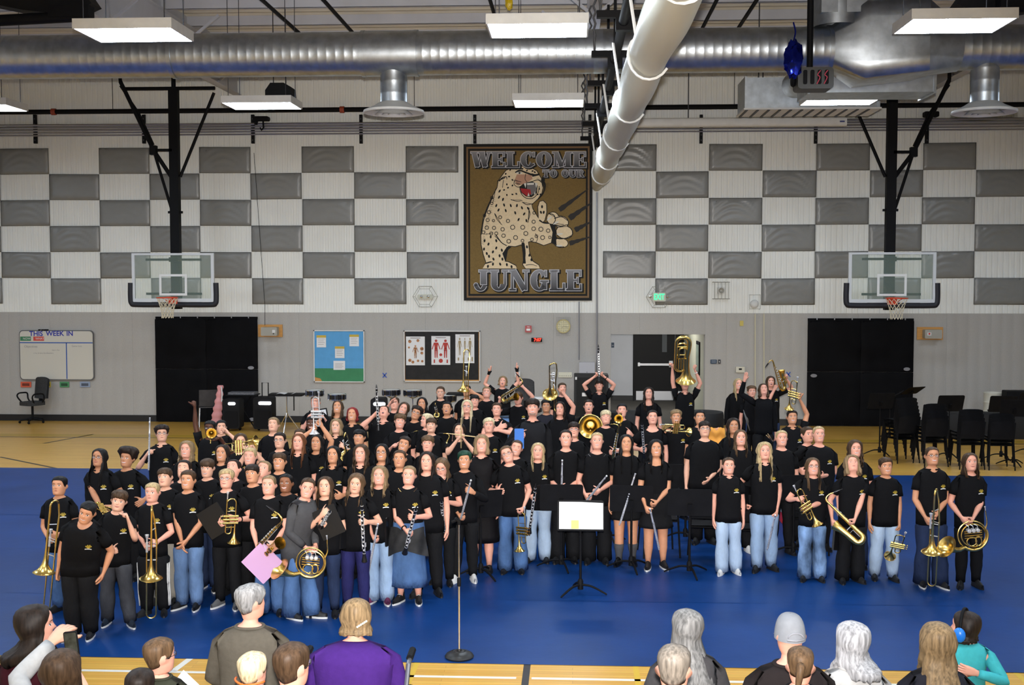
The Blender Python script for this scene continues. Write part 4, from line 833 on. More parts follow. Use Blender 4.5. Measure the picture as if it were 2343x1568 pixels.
NAVY=mat('sign_navy', srgb(38, 60, 84), .5)
plate('thermostat', 'white wall thermostat left of the raised hand', 'thermostat', 1694, 846, .2, .13, mat('thermo', srgb(214, 210, 192), .5), .05, [(0, .01, .07, .035, BLACK, 'display')])
plate('room_sign', 'small dark blue room sign right of the hallway opening', 'sign', 1633, 828, .145, .095, NAVY, .02, [(0, .02, .1, .012, mat('sign_txt', (.3, .34, .38), .6), 'print'), (0, -.01, .1, .012, mat('sign_txt', (.3, .3, .3)), 'print')])
plate('light_switch', 'dark switch plate beside the blue room sign', 'switch', 1646, 828, .06, .1, GREYP, .02, [(0, 0, .015, .03, WHITE, 'toggle')])
plate('blank_plate', 'small yellow blank plate high on the grey wall', 'plate', 1697, 740, .08, .12, mat('plate_yel', srgb(206, 186, 92), .5), .02, [(0, .04, .008, .008, STEEL, 'screw')])
plate('outlet', 'white wall outlet with a cord behind the stacked chairs', 'outlet', 2192, 936, .08, .11, WHITE, .02, [(0, .02, .03, .03, BLACK, 'socket'), (0, -.05, .02, .05, GREYP, 'plug')])
plate('outlet_strip', 'cream strip of six wall sockets behind the raised trombone', 'outlet', 1293, 858, .31, .12, mat('strip_cream', srgb(226, 222, 200), .5), .03, [(-.12+.048*k, -.025, .02, .02, mat('strip_hole', (.3, .28, .2), .6), 'socket')for k in range(6)])
plate('dispenser', 'small white wall dispenser behind the girl with raised arms', 'dispenser', 1184, 857, .12, .13, WHITE, .1, [(0, -.04, .08, .02, GREYP, 'slot')])
plate('wall_cabinet', 'pale grey wall cabinet above the tall black loudspeaker', 'cabinet', 1343, 843, .36, .28, mat('cab_grey', srgb(188, 186, 190), .5), .12, [(0, -.09, .015, .015, BLACK, 'lock')])
a=at_y(1402, 790, YH-.02);mb=MB();mb.box((a[0]-.04, YH-.02, a[2]-.07), (a[0]+.04, YH, a[2]+.07));o=solo('hall_sign', mb, NAVY, 'tiny dark blue sign on the pale hallway wall left of the doors', 'sign');mb=MB();mb.box((a[0]-.025, YH-.023, a[2]-.02), (a[0]+.025, YH-.02, a[2]));part('print', mb, mat('sign_txt', (.3, .3, .3)), o)
for px, py, lab in((880, 859, 'blue tape cross on the wall between the two bulletin boards'), (1804, 857, 'blue tape cross on the wall left of the right wall mat')):
 a=wp(px, py, .01);t=thing('tape_cross', lab, 'tape mark', (a[0], YW-.01, a[2]-.05))
 for s in(-1, 1):mb=MB();mb.obox((a[0]-.045, YW-.008, a[2]-s*.055), (a[0]+.045, YW-.008, a[2]+s*.055), .022, .004, (0, 1, 0));part('tape_strip', mb, mat('tape_blue2', srgb(52, 92, 190), .6), t, False)
# ------------------------------------------------------------------ instruments and other things that repeat
KIT={}
def kit(kind, parts):
 """parts: list of (name, MB, material, subparts); meshes are made once and shared"""
 def mk(ps):return[(n, b.mesh(n, m, sm), mk(sub))for n, b, m, sub, sm in[tuple(p)+((), )*(4-len(p))+('auto', )if len(p)<5 else p for p in ps]]
 KIT[kind]=mk(parts)
def inst(kind, name, mw, label, cat, group=None):
 r=bpy.data.objects.new(name, None);COL.objects.link(r);r.empty_display_size=.05;r.matrix_world=mw;tag(r, label, cat, group)
 def lk(ps, par):
  for n, me, sub in ps:lk(sub, link(n, me, par))
 lk(KIT[kind], r);return r
def P(*fs):
 mb=MB()
 for f in fs:f(mb)
 return mb
LEN={}
def bellprof(r, L, r0, k=3.2, n=12):return[(r0+(r-r0)*math.exp(-k*(i/n)*2.2)*(1 if i else 1), L*i/n)for i in range(n+1)]
def k_trumpet(kind, M):
 b=MB();b.lathe([(.061, 0)]+bellprof(.061, .30, .006)[0:], (0, .05, 0), (0, 0, 1), 20);b.tube([(0, .05, .30), (0, .05, .40)]+arc((0, .005, .40), .045, 0, math.pi, 8, (0, 1, 0), (0, 0, 1))+[(0, -.04, .33)], .0062, 8)
 b.tube([(.064*math.cos(t*math.pi/10), .05+.064*math.sin(t*math.pi/10)-0, 0)for t in range(20)], .0022, 5, True)
 l=MB();l.tube([(0, -.04, .44), (0, -.04, .12)]+arc((0, -.012, .12), .028, math.pi, 2*math.pi, 8, (0, 1, 0), (0, 0, 1))+[(0, .016, .17)], .006, 8);l.tube([(0, -.04, .44), (0, -.04, .36)], .0075, 8)
 v=[]
 for i in range(3):
  z=.20+.034*i;q=MB();q.cyl((0, .07, z), (0, -.06, z), .0125, n=12);q.lathe([(.0137, 0), (.0137, .012)], (0, .066, z), (0, 1, 0), 12, True);q.lathe([(.0137, 0), (.0137, .01)], (0, -.068, z), (0, 1, 0), 12, True);q.cyl((0, -.068, z), (0, -.095, z), .004, n=6);q.cyl((0, -.095, z), (0, -.098, z), .011, n=10);v.append(('valve', q, M))
 m=MB();m.lathe([(.0045, 0), (.006, .05), (.012, .06), (.0135, .075), (.009, .07)], (0, -.04, .44), (0, 0, 1), 12)
 br=MB();br.cyl((0, -.04, .16), (0, .05, .16), .003, n=6);br.cyl((0, -.04, .32), (0, .05, .32), .003, n=6);br.tube(arc((.028, -.01, .235), .014, 0, 6.28, 12, (1, 0, 0), (0, 0, 1)), .002, 5)
 kit(kind, [('bell', b, M), ('leadpipe', l, M), ('mouthpiece', m, SILVER), ('brace', br, M)]+v);LEN[kind]=(V(0, 0, .0), V(0, 0, .51))
k_trumpet('trumpet', BRASS);k_trumpet('silver_trumpet', SILVER)
b=MB();b.lathe([(.106, .0)]+bellprof(.106, .38, .0105, 3.0, 14), (0, -.07, .44), (0, 0, 1), 24);b.tube([(.106*math.cos(t*math.pi/12), -.07+.106*math.sin(t*math.pi/12), .44)for t in range(24)], .003, 5, True)
b.tube([(0, -.07, .82), (0, -.07, 1.1)]+arc((0, -.02, 1.1), .05, math.pi, 0, 10, (0, 1, 0), (0, 0, 1))+[(.02, .03, 1.0), (.045, .0, .78), (.045, 0, .70)], .0095, 8)
sl=MB();sl.tube([(-.045, 0, .74), (-.045, 0, .06)]+arc((0, 0, .05), .045, math.pi, 2*math.pi, 10)+[(.045, 0, .74)], .0075, 8)
s2=MB();s2.tube([(-.045, 0, .74), (.045, 0, .74)], .006, 7);s2.tube([(-.045, 0, .60), (.045, 0, .60)], .006, 7);s2.tube([(-.045, 0, .78), (-.045, 0, .68)], .011, 8);s2.tube([(0, -.07, .92), (.03, .0, .92)], .004, 6);s2.tube([(0, -.07, .80), (.045, 0, .76)], .004, 6)
m=MB();m.lathe([(.007, 0), (.009, .05), (.018, .075), (.0195, .085), (.014, .082)], (-.045, 0, .77), (0, 0, 1), 12)
kit('trombone', [('bell', b, BRASS), ('slide', sl, BRASS), ('brace', s2, SILVER), ('mouthpiece', m, SILVER)]);LEN['trombone']=(V(0, 0, 0), V(0, 0, 1.16))
def k_sax(kind, M):
 b=MB();pth=[V(0, 0, .50), V(0, 0, .10)]+arc((.05, 0, .06), .05, math.pi, 2*math.pi, 10)+[V(.105, 0, .14), V(.115, 0, .25), V(.122, 0, .30), V(.126, 0, .325), V(.128, 0, .335)]
 rr=[.014, .026]+[.028+.0006*i for i in range(11)]+[.036, .042, .05, .059, .063];b.tube(pth, rr, 14, caps=False)
 n=MB();n.tube(smooth_path([(0, 0, .50), (0, 0, .56), (-.02, 0, .595), (-.07, 0, .60), (-.13, 0, .575)], 5), [.0125-.0003*i for i in range(21)], 10)
 mp=MB();mp.tube([(-.12, 0, .58), (-.16, 0, .563), (-.215, 0, .54)], [.011, .012, .004], 10)
 ks=[]
 for i in range(7):q=MB();z=.15+.05*i;r=.021-.0016*i;q.lathe([(0, .0), (r, 0), (r, .007), (0, .009)], (0, -.027+.0018*i, z), (0, -1, 0), 12);ks.append(('key_cup', q, M))
 for z, r in((.12, .026), (.20, .026)):q=MB();q.lathe([(0, 0), (r, 0), (r, .008), (0, .01)], (.112, -.045, z), (0, -1, 0), 12);ks.append(('key_cup', q, M))
 g=MB();g.cyl((-.02, -.024, .1), (-.014, -.016, .47), .003, n=6);g.cyl((.02, -.026, .12), (.016, -.016, .46), .003, n=6);g.tube([(.03, -.03, .02), (.03, -.034, .16), (.08, -.045, .16)], .003, 6)
 for i in range(6):g.sph((-.012, -.04, .2+.045*i), (.009, .004, .009), 8, 5)
 g.tube([(.02, 0, .2), (.09, 0, .2)], .005, 6)
 kit(kind, [('body', b, M), ('neck', n, M), ('mouthpiece', mp, EBONY), ('key_rods', g, SILVER)]+ks);LEN[kind]=(V(0.02, 0, 0.0), V(-.03, 0, .60))
k_sax('sax', BRASS)
b=MB();b.lathe([(.03, 0), (.027, .015), (.019, .05), (.0145, .09), (.0135, .30), (.0145, .302), (.0145, .325), (.0135, .327), (.013, .55), (.015, .555), (.0155, .60)], (0, 0, 0), (0, 0, 1), 14, True)
m=MB();m.tube([(0, 0, .595), (0, 0, .62), (0, .003, .66)], [.012, .0115, .004], 10)
r_=MB()
for z in(.09, .302, .325, .556, .6):r_.lathe([(.0152, -.003), (.0165, -.003), (.0165, .003), (.0152, .003)], (0, 0, z), (0, 0, 1), 14)
k_=MB();k_.cyl((.013, -.012, .11), (.013, -.012, .54), .0028, n=6);k_.cyl((-.013, -.012, .14), (-.013, -.012, .5), .0028, n=6)
for i in range(9):k_.lathe([(0, .0), (.0095, 0), (.0095, .004)], (.002*(-1)**i, -.014, .13+.045*i), (0, -1, 0), 9);k_.tube([(.0, -.018, .13+.045*i), (.014*(-1)**i, -.014, .145+.045*i)], .0022, 5)
for i in range(4):k_.tube([(.016, -.006, .16+.012*i), (.024, -.002, .17+.012*i)], .004, 5)
kit('clarinet', [('body', b, EBONY), ('mouthpiece', m, EBONY), ('ring', r_, SILVER), ('keywork', k_, SILVER)]);LEN['clarinet']=(V(0, 0, 0), V(0, 0, .66))
b=MB();b.lathe([(.0, 0), (.0098, 0), (.0098, .17), (.011, .172), (.011, .19), (.0098, .192), (.0098, .45), (.0112, .452), (.0112, .48), (.0098, .482), (.0092, .66), (.0105, .662), (.0105, .67), (0, .672)], (0, 0, 0), (0, 0, 1), 12)
lp=MB();lp.sph((0, -.008, .61), (.011, .007, .02), 10, 6)
k_=MB();k_.cyl((.011, -.006, .03), (.011, -.006, .45), .003, n=6)
ks=[]
for i in range(13):q=MB();q.lathe([(0, .004), (.0085, .003), (.0085, 0)], (0, -.0105, .04+.031*i), (0, -1, 0), 10);ks.append(('key_cup', q, SILVER))
kit('flute', [('tube', b, SILVER), ('lip_plate', lp, SILVER), ('key_rod', k_, SILVER)]+ks);LEN['flute']=(V(0, 0, 0), V(0, 0, .67))
b=MB();pth=arc((0, 0, 0), .15, math.radians(20), math.radians(-130), 16);pth=[V(p[0], -.01, p[2])for p in pth]+[V(-.16, -.03, -.13), V(-.21, -.045, -.12), V(-.25, -.055, -.105), V(-.28, -.065, -.09), V(-.295, -.07, -.08), V(-.305, -.075, -.072)]
b.tube(pth, [.009+.0007*i for i in range(17)]+[.024, .031, .042, .062, .088, .122], 20, caps=False)
c=MB();c.tube([V(.15*math.cos(t*math.pi/18), .018, .15*math.sin(t*math.pi/18))for t in range(36)], .008, 8, True);c.tube([V(.125*math.cos(t*math.pi/18)+.01, 0.01, .12*math.sin(t*math.pi/18))for t in range(36)], .007, 7, True)
d=MB();d.tube([V(-.02+.05*math.cos(t*math.pi/9), -.012, -.06+.045*math.sin(t*math.pi/9))for t in range(18)], .0065, 7, True);d.tube([V(.05+.03*math.cos(t*math.pi/9), -.012, -.06+.05*math.sin(t*math.pi/9))for t in range(18)], .0065, 7, True)
for z in(-.02, .005, .03, .05):d.tube([(-.09, -.015, z), (.09, -.015, z)], .0055, 7)
vs=[]
for i in range(3):q=MB();q.cyl((-.04+.045*i, -.03, .055), (-.04+.045*i, .03, .055), .02, n=14);q.lathe([(.021, 0), (.015, .006), (0, .007)], (-.04+.045*i, -.03, .055), (0, -1, 0), 14);vs.append(('rotary_valve', q, SILVER));q=MB();q.tube([(-.04+.045*i, -.03, .07), (-.05+.045*i, -.035, .11), (-.07+.04*i, -.03, .125)], .004, 6);vs.append(('key_lever', q, SILVER))
lp=MB();lp.tube(smooth_path([(.14, .01, .06), (.16, .01, .13), (.15, -.01, .21), (.145, -.02, .26)], 5), [.007-.0001*i for i in range(16)], 7);m=MB();m.lathe([(.004, 0), (.006, .04), (.0095, .055), (.007, .054)], (.146, -.018, .25), (-.01, -.02, .06), 10)
kit('horn', [('bell', b, BRASS), ('coil', c, BRASS), ('slide_tubes', d, BRASS), ('leadpipe', lp, BRASS), ('mouthpiece', m, SILVER)]+vs);LEN['horn']=(V(-.3, -.07, -.08), V(.0, 0, 0))
b=MB();b.lathe([(.125, 0)]+bellprof(.125, .34, .034, 2.4, 12), (.03, 0, 0), (0, 0, 1), 24);b.tube([(.03, 0, .33), (.05, 0, .45), (.055, 0, .5)]+arc((-.025, 0, .52), .08, 0, math.pi, 12)+[(-.105, 0, .4), (-.11, 0, .22)]+arc((-.045, 0, .2), .065, math.pi, 2*math.pi-.3, 10), [.034, .031, .03]+[.029-.0008*i for i in range(13)]+[.018, .017]+[.016-.0004*i for i in range(11)], 12)
c=MB();c.tube(arc((-.025, -.02, .42), .045, 0, math.pi, 10)+[(-.07, -.02, .3), (-.06, -.02, .26)], .011, 8);c.tube([(.02, -.02, .42), (.02, -.02, .3)], .011, 8);c.tube(arc((-.03, .02, .45), .06, 0, math.pi, 10), .009, 8);c.tube([(.03, .02, .45), (.03, .02, .3)], .009, 8);c.tube([(-.09, .02, .45), (-.085, .02, .3)], .009, 8)
for z in(.36, .47):c.tube([(-.1, 0, z), (.05, 0, z)], .005, 6)
vs=[]
for i in range(3):q=MB();x=-.062+.036*i;q.cyl((x, -.025, .18), (x, -.025, .31), .016, n=12);q.lathe([(.017, 0), (.017, .012), (.006, .016), (.0, .016)], (x, -.025, .31), (0, 0, 1), 12);q.cyl((x, -.025, .18), (x, -.025, .15), .004, n=6);q.cyl((x, -.025, .15), (x, -.025, .146), .011, n=10);vs.append(('valve', q, BRASS))
kit('euphonium', [('bell', b, BRASS), ('slide_tubes', c, BRASS)]+vs);LEN['euphonium']=(V(.03, 0, 0), V(-.025, 0, .62))
b=MB();b.lathe([(.2, 0), (.198, .004)]+bellprof(.195, .5, .05, 2.6, 14), (0, 0, 0), (0, 0, 1), 32);b.tube([(0, 0, .49), (0, 0, .62)]+arc((0, .11, .62), .11, math.pi, 0, 12, (0, 1, 0), (0, 0, 1))+[(0, .22, .3), (0, .22, .2)]+arc((0, .14, .2), .08, 0, -math.pi, 10, (0, 1, 0), (0, 0, 1))+[(0, .06, .4)], [.05, .05]+[.049-.0015*i for i in range(13)]+[.027, .026]+[.025-.0008*i for i in range(11)]+[.015], 14)
rim=MB();rim.tube([(.2*math.cos(t*math.pi/18), .2*math.sin(t*math.pi/18), 0)for t in range(36)], .006, 6, True)
vs=[]
for i in range(3):q=MB();q.cyl((-.05+.045*i, .14, .25), (-.05+.045*i, .14, .42), .02, n=12);vs.append(('valve', q, BRASS))
kit('tuba', [('bell', b, BRASS), ('bell_rim', rim, BRASS)]+vs);LEN['tuba']=(V(0, 0, 0), V(0, 0, .7))
b=MB();b.lathe([(0, 0), (.0075, .002), (.0078, .3), (.004, .385), (.0055, .395), (.005, .405), (0, .408)], (0, 0, 0), (0, 0, 1), 8);KIT['stick']=[('stick', b.mesh('stick', mat('hickory', srgb(222, 192, 140), .5), True), [])];LEN['stick']=(V(0, 0, 0), V(0, 0, .408))
def place(kind, A, B, roll=(0, -1, 0), grow=1.0):
 """matrix that puts the kit's end points on the line A->B (real size, A fixed; tilted towards the camera if B is nearer in the picture than its length)"""
 a, b=LEN[kind];L=np.linalg.norm(b-a)*grow;A=np.asarray(A, float);B=np.asarray(B, float);d=B-A;D=np.linalg.norm(d)
 if D<L*.999:
  tow=nrm(V(0, 0, CAMH)-B);tow=nrm(tow-nrm(d)*np.dot(tow, nrm(d)));d=nrm(d)*D+tow*math.sqrt(max(0, L*L-D*D))*np.sign(roll[1]if abs(roll[1])>.01 else-1)*-1
 dl=nrm(b-a);dw=nrm(d)
 yl=V(0, -1, 0);yl=nrm(yl-dl*np.dot(yl, dl));yw=np.asarray(roll, float);yw=nrm(yw-dw*np.dot(yw, dw));
 Ml=np.stack([dl, yl, np.cross(dl, yl)], 1);Mw=np.stack([dw, yw, np.cross(dw, yw)], 1);R=Mw@Ml.T*grow;T=A-R@a
 return Matrix([[*R[0], T[0]], [*R[1], T[1]], [*R[2], T[2]], [0, 0, 0, 1]])
CATS={'trumpet':'trumpet', 'silver_trumpet':'trumpet', 'trombone':'trombone', 'sax':'saxophone', 'clarinet':'clarinet', 'flute':'flute', 'horn':'french horn', 'euphonium':'euphonium', 'tuba':'tuba', 'stick':'drumstick'}
NAMES={'silver_trumpet':'trumpet', 'sax':'saxophone', 'horn':'french_horn', 'stick':'drumstick'}
def play(kind, pa, pb, Y, label, roll=(0, -1, 0), Yb=None, grow=1.0):
 """pa, pb: picture positions of the kit's two end points on plane Y (and Yb)"""
 return inst(kind, NAMES.get(kind, kind), place(kind, at_y(*pa, Y), at_y(*pb, Yb or Y), roll, grow), label, CATS[kind], 'band instruments')
# ------------------------------------------------------------------ music stand: desk faces +y (player side), foot at origin
def k_stand(kind, h, tilt, sheet):
 pole=MB();pole.cyl((0, 0, .1), (0, 0, .62), .014, n=10);pole.cyl((0, 0, .6), (0, 0, h), .01, n=10);col=MB();col.lathe([(.0, .05), (.03, .05), (.03, .14), (.02, .16)], (0, 0, 0), (0, 0, 1), 12, True)
 ps=[('pole', pole, BLACK), ('hub', col, BLACK)]
 for k in range(3):
  a=math.radians(-90+120*k+15);q=MB();q.tube(smooth_path([(0, 0, .1), (.12*math.cos(a), .12*math.sin(a), .09), (.26*math.cos(a), .26*math.sin(a), .03), (.29*math.cos(a), .29*math.sin(a), .012)], 4), [.017-.0006*i for i in range(13)], 8, flat=.8);ps.append(('leg', q, BLACK))
 R=rotm((1, 0, 0), tilt);o=V(0, .0, h)
 def T(p):return tuple(R@np.asarray(p, float)+o)
 d=MB();n0=0;d.rbox((0, 0, .13), (.5, .006, .33), .03, 3, 1);d.v=[T(p)for p in d.v];ps.append(('desk', d, BLACKP))
 lp=MB();lp.box((-.245, 0.0, -.035), (.245, .06, -.028));lp.box((-.245, .055, -.035), (.245, .06, -.015));lp.v=[T(p)for p in lp.v];ps.append(('ledge', lp, BLACKP))
 br=MB();br.cbox((0, -.02, .08), (.05, .03, .08));br.v=[T(p)for p in br.v];ps.append(('bracket', br, BLACK))
 kit(kind, ps)
k_stand('stand', .71, math.radians(14), False);k_stand('stand_tall', .92, math.radians(20), False);k_stand('stand_flat', .86, math.radians(58), False)
# ------------------------------------------------------------------ band chair: faces -y
def chair_parts():
 s=MB();s.grid(lambda u, v:(-.22+.44*u, -.21+.42*v, .46-.015*math.sin(math.pi*u)*math.sin(math.pi*v)-.02*(1-v)**3), 8, 8);s.grid(lambda u, v:(-.22+.44*u, .21-.42*v, .44-.02*v**3), 4, 4)
 bk=MB();f=lambda u, v, d:(-.21+.42*u*1+0, .21+.07*v+d+.03*(1-(2*u-1)**2), .55+.33*v-.03*abs(2*u-1)**4*v)
 bk.grid(lambda u, v:f(u, v, 0), 10, 6);bk.grid(lambda u, v:f(1-u, v, .014), 10, 6)
 ps=[('seat', s, BLACKP), ('backrest', bk, BLACKP)]
 for sx in(-1, 1):
  q=MB();q.cyl((sx*.19, -.17, .45), (sx*.22, -.22, 0), .0115, n=8);ps.append(('leg', q, BLACK))
  q=MB();q.tube([(sx*.19, .28, .86), (sx*.2, .21, .5), (sx*.22, .26, 0)], .0115, 8);ps.append(('leg', q, BLACK))
 q=MB();q.tube([(-.2, -.17, .435), (.2, -.17, .435), (.2, .19, .435), (-.2, .19, .435)], .01, 6, True);ps.append(('seat_frame', q, BLACK))
 return ps
kit('chair', chair_parts())
def rz(x, y, z, a):return Matrix.Translation((float(x), float(y), float(z)))@Matrix.Rotation(a, 4, 'Z')
# ------------------------------------------------------------------ people: one continuous skin mesh each, clothes and hair as parts
SKIN={k:mat('skin_'+k, c, .5, nscale=25, namt=.05, spec=.35)for k, c in dict(f=srgb(234, 178, 150), p=srgb(238, 172, 148), m=srgb(214, 152, 116), t=srgb(196, 138, 104), b=srgb(150, 98, 70), d=srgb(92, 56, 40)).items()}
HAIR={k:mat('hair_'+k, c, .5, nscale=1, namt=.5, stretch=(70, 70, 5), spec=.22)for k, c in dict(black=(.009, .008, .008), dark=(.022, .014, .010), brown=(.065, .037, .02), mid=(.12, .07, .036), dirty=(.25, .165, .085), blond=(.48, .35, .18), pale=(.68, .55, .34), auburn=(.15, .055, .022), red=(.22, .02, .02), green=(.012, .05, .03), grey=(.19, .185, .18), silver=(.3, .292, .288), white=(.42, .415, .43), salt=(.2, .17, .14)).items()}
CLOTH={k:mat('cloth_'+k, c, r, nscale=30, namt=.07, bump=.25, bscale=18, spec=.15)for k, c, r in(('black', (.006, .006, .007), .9), ('black2', (.012, .012, .014), .85), ('velvet', (.006, .005, .006), .7), ('grey', (.075, .075, .08), .9), ('white', (.55, .54, .53), .85), ('maroon', (.055, .008, .014), .85), ('olive', (.045, .048, .032), .9), ('taupe', (.115, .1, .078), .9), ('purple', (.055, .016, .16), .85), ('teal', (.06, .46, .5), .85), ('charcoal', (.055, .052, .055), .9), ('darkbrown', (.02, .015, .015), .9), ('palegrey', (.36, .38, .42), .9), ('navy', (.012, .016, .06), .85), ('hood', (.02, .02, .028), .85))}
DEN={k:mat('denim_'+k, c, .85, nscale=7, namt=n, bump=.3, bscale=60, spec=.15, stretch=(1, 1, .5))for k, c, n in(('light', (.3, .42, .6), .2), ('pale', (.42, .54, .7), .15), ('jeans', (.075, .15, .32), .35), ('mid', (.13, .22, .4), .3), ('dark', (.02, .032, .075), .3), ('navy', (.022, .022, .1), .2), ('greyj', (.05, .052, .06), .35), ('khaki', (.3, .28, .24), .12), ('black', (.009, .009, .01), .2), ('acid', (.16, .26, .44), .75))}
EYEW=mat('eye_white', (.78, .76, .74), .25);IRIS=mat('iris', (.03, .02, .014), .15);LIP=mat('lip', srgb(196, 108, 104), .45);TEETH=mat('teeth', (.82, .8, .75), .3);MDARK=mat('mouth_dark', (.05, .012, .012), .6)
GOLD=mat('emblem_gold', srgb(176, 150, 48), .6);EMW=mat('emblem_white', (.75, .75, .75), .6)
N=24
TH=np.array([2*math.pi*k/N for k in range(N)])
HJ=np.radians([0, 7, 14, 22, 31, 42, 56, 74, 92, 112, 134, 157, 180])
HPHI=np.array([(lambda j:math.copysign(HJ[abs(j)], j))(((k-18+12)%24)-12)for k in range(N)])
HZ=np.array([-.118, -.104, -.098, -.080, -.062, -.048, -.035, -.020, 0, .012, .026, .045, .065, .082, .096, .104])
HW=np.array([.047, .050, .054, .0605, .0655, .068, .068, .070, .0725, .073, .0735, .073, .069, .059, .040, .018])
HF=np.array([.042, .070, .083, .089, .088, .090, .089, .090, .088, .085, .091, .091, .085, .070, .045, .018])
HB=np.array([.052, .056, .058, .062, .068, .074, .080, .086, .092, .095, .097, .098, .094, .082, .058, .030])
def bumps(x, z):
 g=lambda cx, cz, sx, sz:np.exp(-((x-cx)/sx)**2-((z-cz)/sz)**2)
 d=.019*g(0, -.017, .0095, .010)+.010*g(0, .002, .007, .016)-.006*(g(.031, .008, .014, .009)+g(-.031, .008, .014, .009))+.004*(g(.036, -.022, .016, .016)+g(-.036, -.022, .016, .016))+.003*g(0, -.05, .018, .007)-.003*g(0, -.064, .02, .005)+.004*g(0, -.085, .02, .012)
 return d
def head_pt(phi, z, t=0.0):
 hw, f, b=np.interp(z, HZ, HW)+t, np.interp(z, HZ, HF)+t, np.interp(z, HZ, HB)+t
 s, c=np.sin(phi), np.cos(phi);x=hw*np.sign(s)*np.abs(s)**.88;y=np.where(c>0, -f*np.abs(c)**.88, b*np.abs(c)**.92)
 if t==0:y=y-np.where(c>.3, bumps(x, z), 0)
 return x, y
def face_y(x, z):
 hw, f=np.interp(z, HZ, HW), np.interp(z, HZ, HF);q=np.clip(np.abs(x/hw), 0, .999)**(1/.88);return-f*np.sqrt(1-q**2)**.88-bumps(x, z)
HZR=[-.118, -.104, -.098, -.089, -.078, -.066, -.058, -.050, -.042, -.034, -.025, -.016, -.006, .004, .014, .026, .045, .065, .082, .096, .104]
_hr=[]
for z in HZR:
 x, y=head_pt(HPHI, z)
 if-.036<z<.02:
  for k in range(N):
   a=abs(math.degrees(HPHI[k]))
   if 90<a<95:x[k]*=1.0+.02
   if 110<a<114:e=1-abs((z+.008)/.03)**2;x[k]+=math.copysign(.021*e+.004, x[k]);y[k]-=.008*e
 _hr.append(np.stack([x, y, np.full(N, z)], 1))
HEADR=np.array(_hr);CROWN=V(0, .006, .107)
def fpatch(pts, off):return[(x, float(face_y(x, z))-off, z)for x, z in pts]
def eye_mesh(s, sq):
 mb=MB();cx, cz=s*.031, .006;n=12;ring=[(cx+.0145*math.cos(2*math.pi*i/n), cz+.0062*sq*math.sin(2*math.pi*i/n))for i in range(n)]
 mb.poly(fpatch(ring, .0015));mb.mi=1;mb.poly(fpatch([(cx+.0062*math.cos(2*math.pi*i/10), cz+min(.0062, .006*sq)*math.sin(2*math.pi*i/10))for i in range(10)], .003));mb.mi=2
 up=[(cx+.0155*math.cos(math.pi*i/8), cz+.0085*sq*math.sin(math.pi*i/8))for i in range(9)];dn=[(cx+.0155*math.cos(math.pi*i/8), cz+.0065*sq*math.sin(math.pi*i/8))for i in range(9)]
 for i in range(8):mb.poly(fpatch([up[i], up[i+1], dn[i+1], dn[i]], .0035))
 return mb.mesh('eye', [EYEW, IRIS, mat('lash', (.02, .012, .01), .6)], False)
EYES={(s, q):eye_mesh(s, q)for s in(-1, 1)for q in(1, .62)}
def brow_mesh(s, m):
 mb=MB();a=[(s*(.016+.032*i/6), .0225+.006*math.sin(math.pi*(.25+.6*i/6)))for i in range(7)]
 for i in range(6):w0, w1=.0028*(1-.5*i/6), .0028*(1-.5*(i+1)/6);mb.poly(fpatch([(a[i][0], a[i][1]-w0), (a[i+1][0], a[i+1][1]-w1), (a[i+1][0], a[i+1][1]+w1), (a[i][0], a[i][1]+w0)], .0025))
 return mb.mesh('eyebrow', m, False)
BROWS={}
def mouth_mesh(kind):
 mb=MB();n=10;w={'teeth':.03, 'smile':.027, 'open':.019, 'flat':.02, 'small':.015}[kind];zc=-.050
 def strip(top, bot, off):
  for i in range(n):
   x0, x1=-w+2*w*i/n, -w+2*w*(i+1)/n;mb.poly(fpatch([(x0, bot(x0/w)), (x1, bot(x1/w)), (x1, top(x1/w)), (x0, top(x0/w))], off))
 if kind=='teeth':
  cv=lambda u:zc+.007*u*u;strip(lambda u:cv(u)+.005*(1-u*u)+.002, lambda u:cv(u)-.0125*(1-u*u)-.0015, .002);mb.mi=1;strip(lambda u:cv(u)+.002*(1-u**4), lambda u:cv(u)-.0078*(1-u*u), .0035)
 elif kind=='smile':
  cv=lambda u:zc+.005*u*u;strip(lambda u:cv(u)+.004*(1-u*u), lambda u:cv(u)-.006*(1-u*u), .002);mb.mi=2;strip(lambda u:cv(u)+.0009, lambda u:cv(u)-.0009, .0035)
 elif kind=='open':
  strip(lambda u:zc+.012*math.sqrt(max(0, 1-u*u))+.002, lambda u:zc-.002-.021*math.sqrt(max(0, 1-u*u)), .002);mb.mi=2;strip(lambda u:zc+.009*math.sqrt(max(0, 1-u*u)), lambda u:zc-.017*math.sqrt(max(0, 1-u*u)), .004);mb.mi=1;strip(lambda u:zc+.008*math.sqrt(max(0, 1-u*u)), lambda u:zc+.004*math.sqrt(max(0, 1-u*u)), .0055)
 else:
  strip(lambda u:zc+.0035*(1-u*u), lambda u:zc-.0055*(1-u*u), .002);mb.mi=2;strip(lambda u:zc+.0008, lambda u:zc-.0008, .0035)
 return mb.mesh('mouth', [LIP, TEETH, MDARK], False)
MOUTH={k:mouth_mesh(k)for k in('teeth', 'smile', 'open', 'flat', 'small')}
g_=MB()
for s in(-1, 1):
 yy=float(face_y(s*.031, .006))-.012;g_.tube([(s*.031+.021*math.cos(t*math.pi/9), yy, .004+.016*math.sin(t*math.pi/9))for t in range(18)], .0021, 5, True);g_.tube([(s*.052, yy, .008), (s*.078, yy+.04, .006), (s*.082, .02, .0)], .002, 5)
g_.tube([(-.011, yy, .007), (0, yy-.006, .01), (.011, yy, .007)], .0018, 5)
GLASS_F=g_.mesh('frame', mat('frame_dark', (.02, .018, .022), .3), True)
g_=MB()
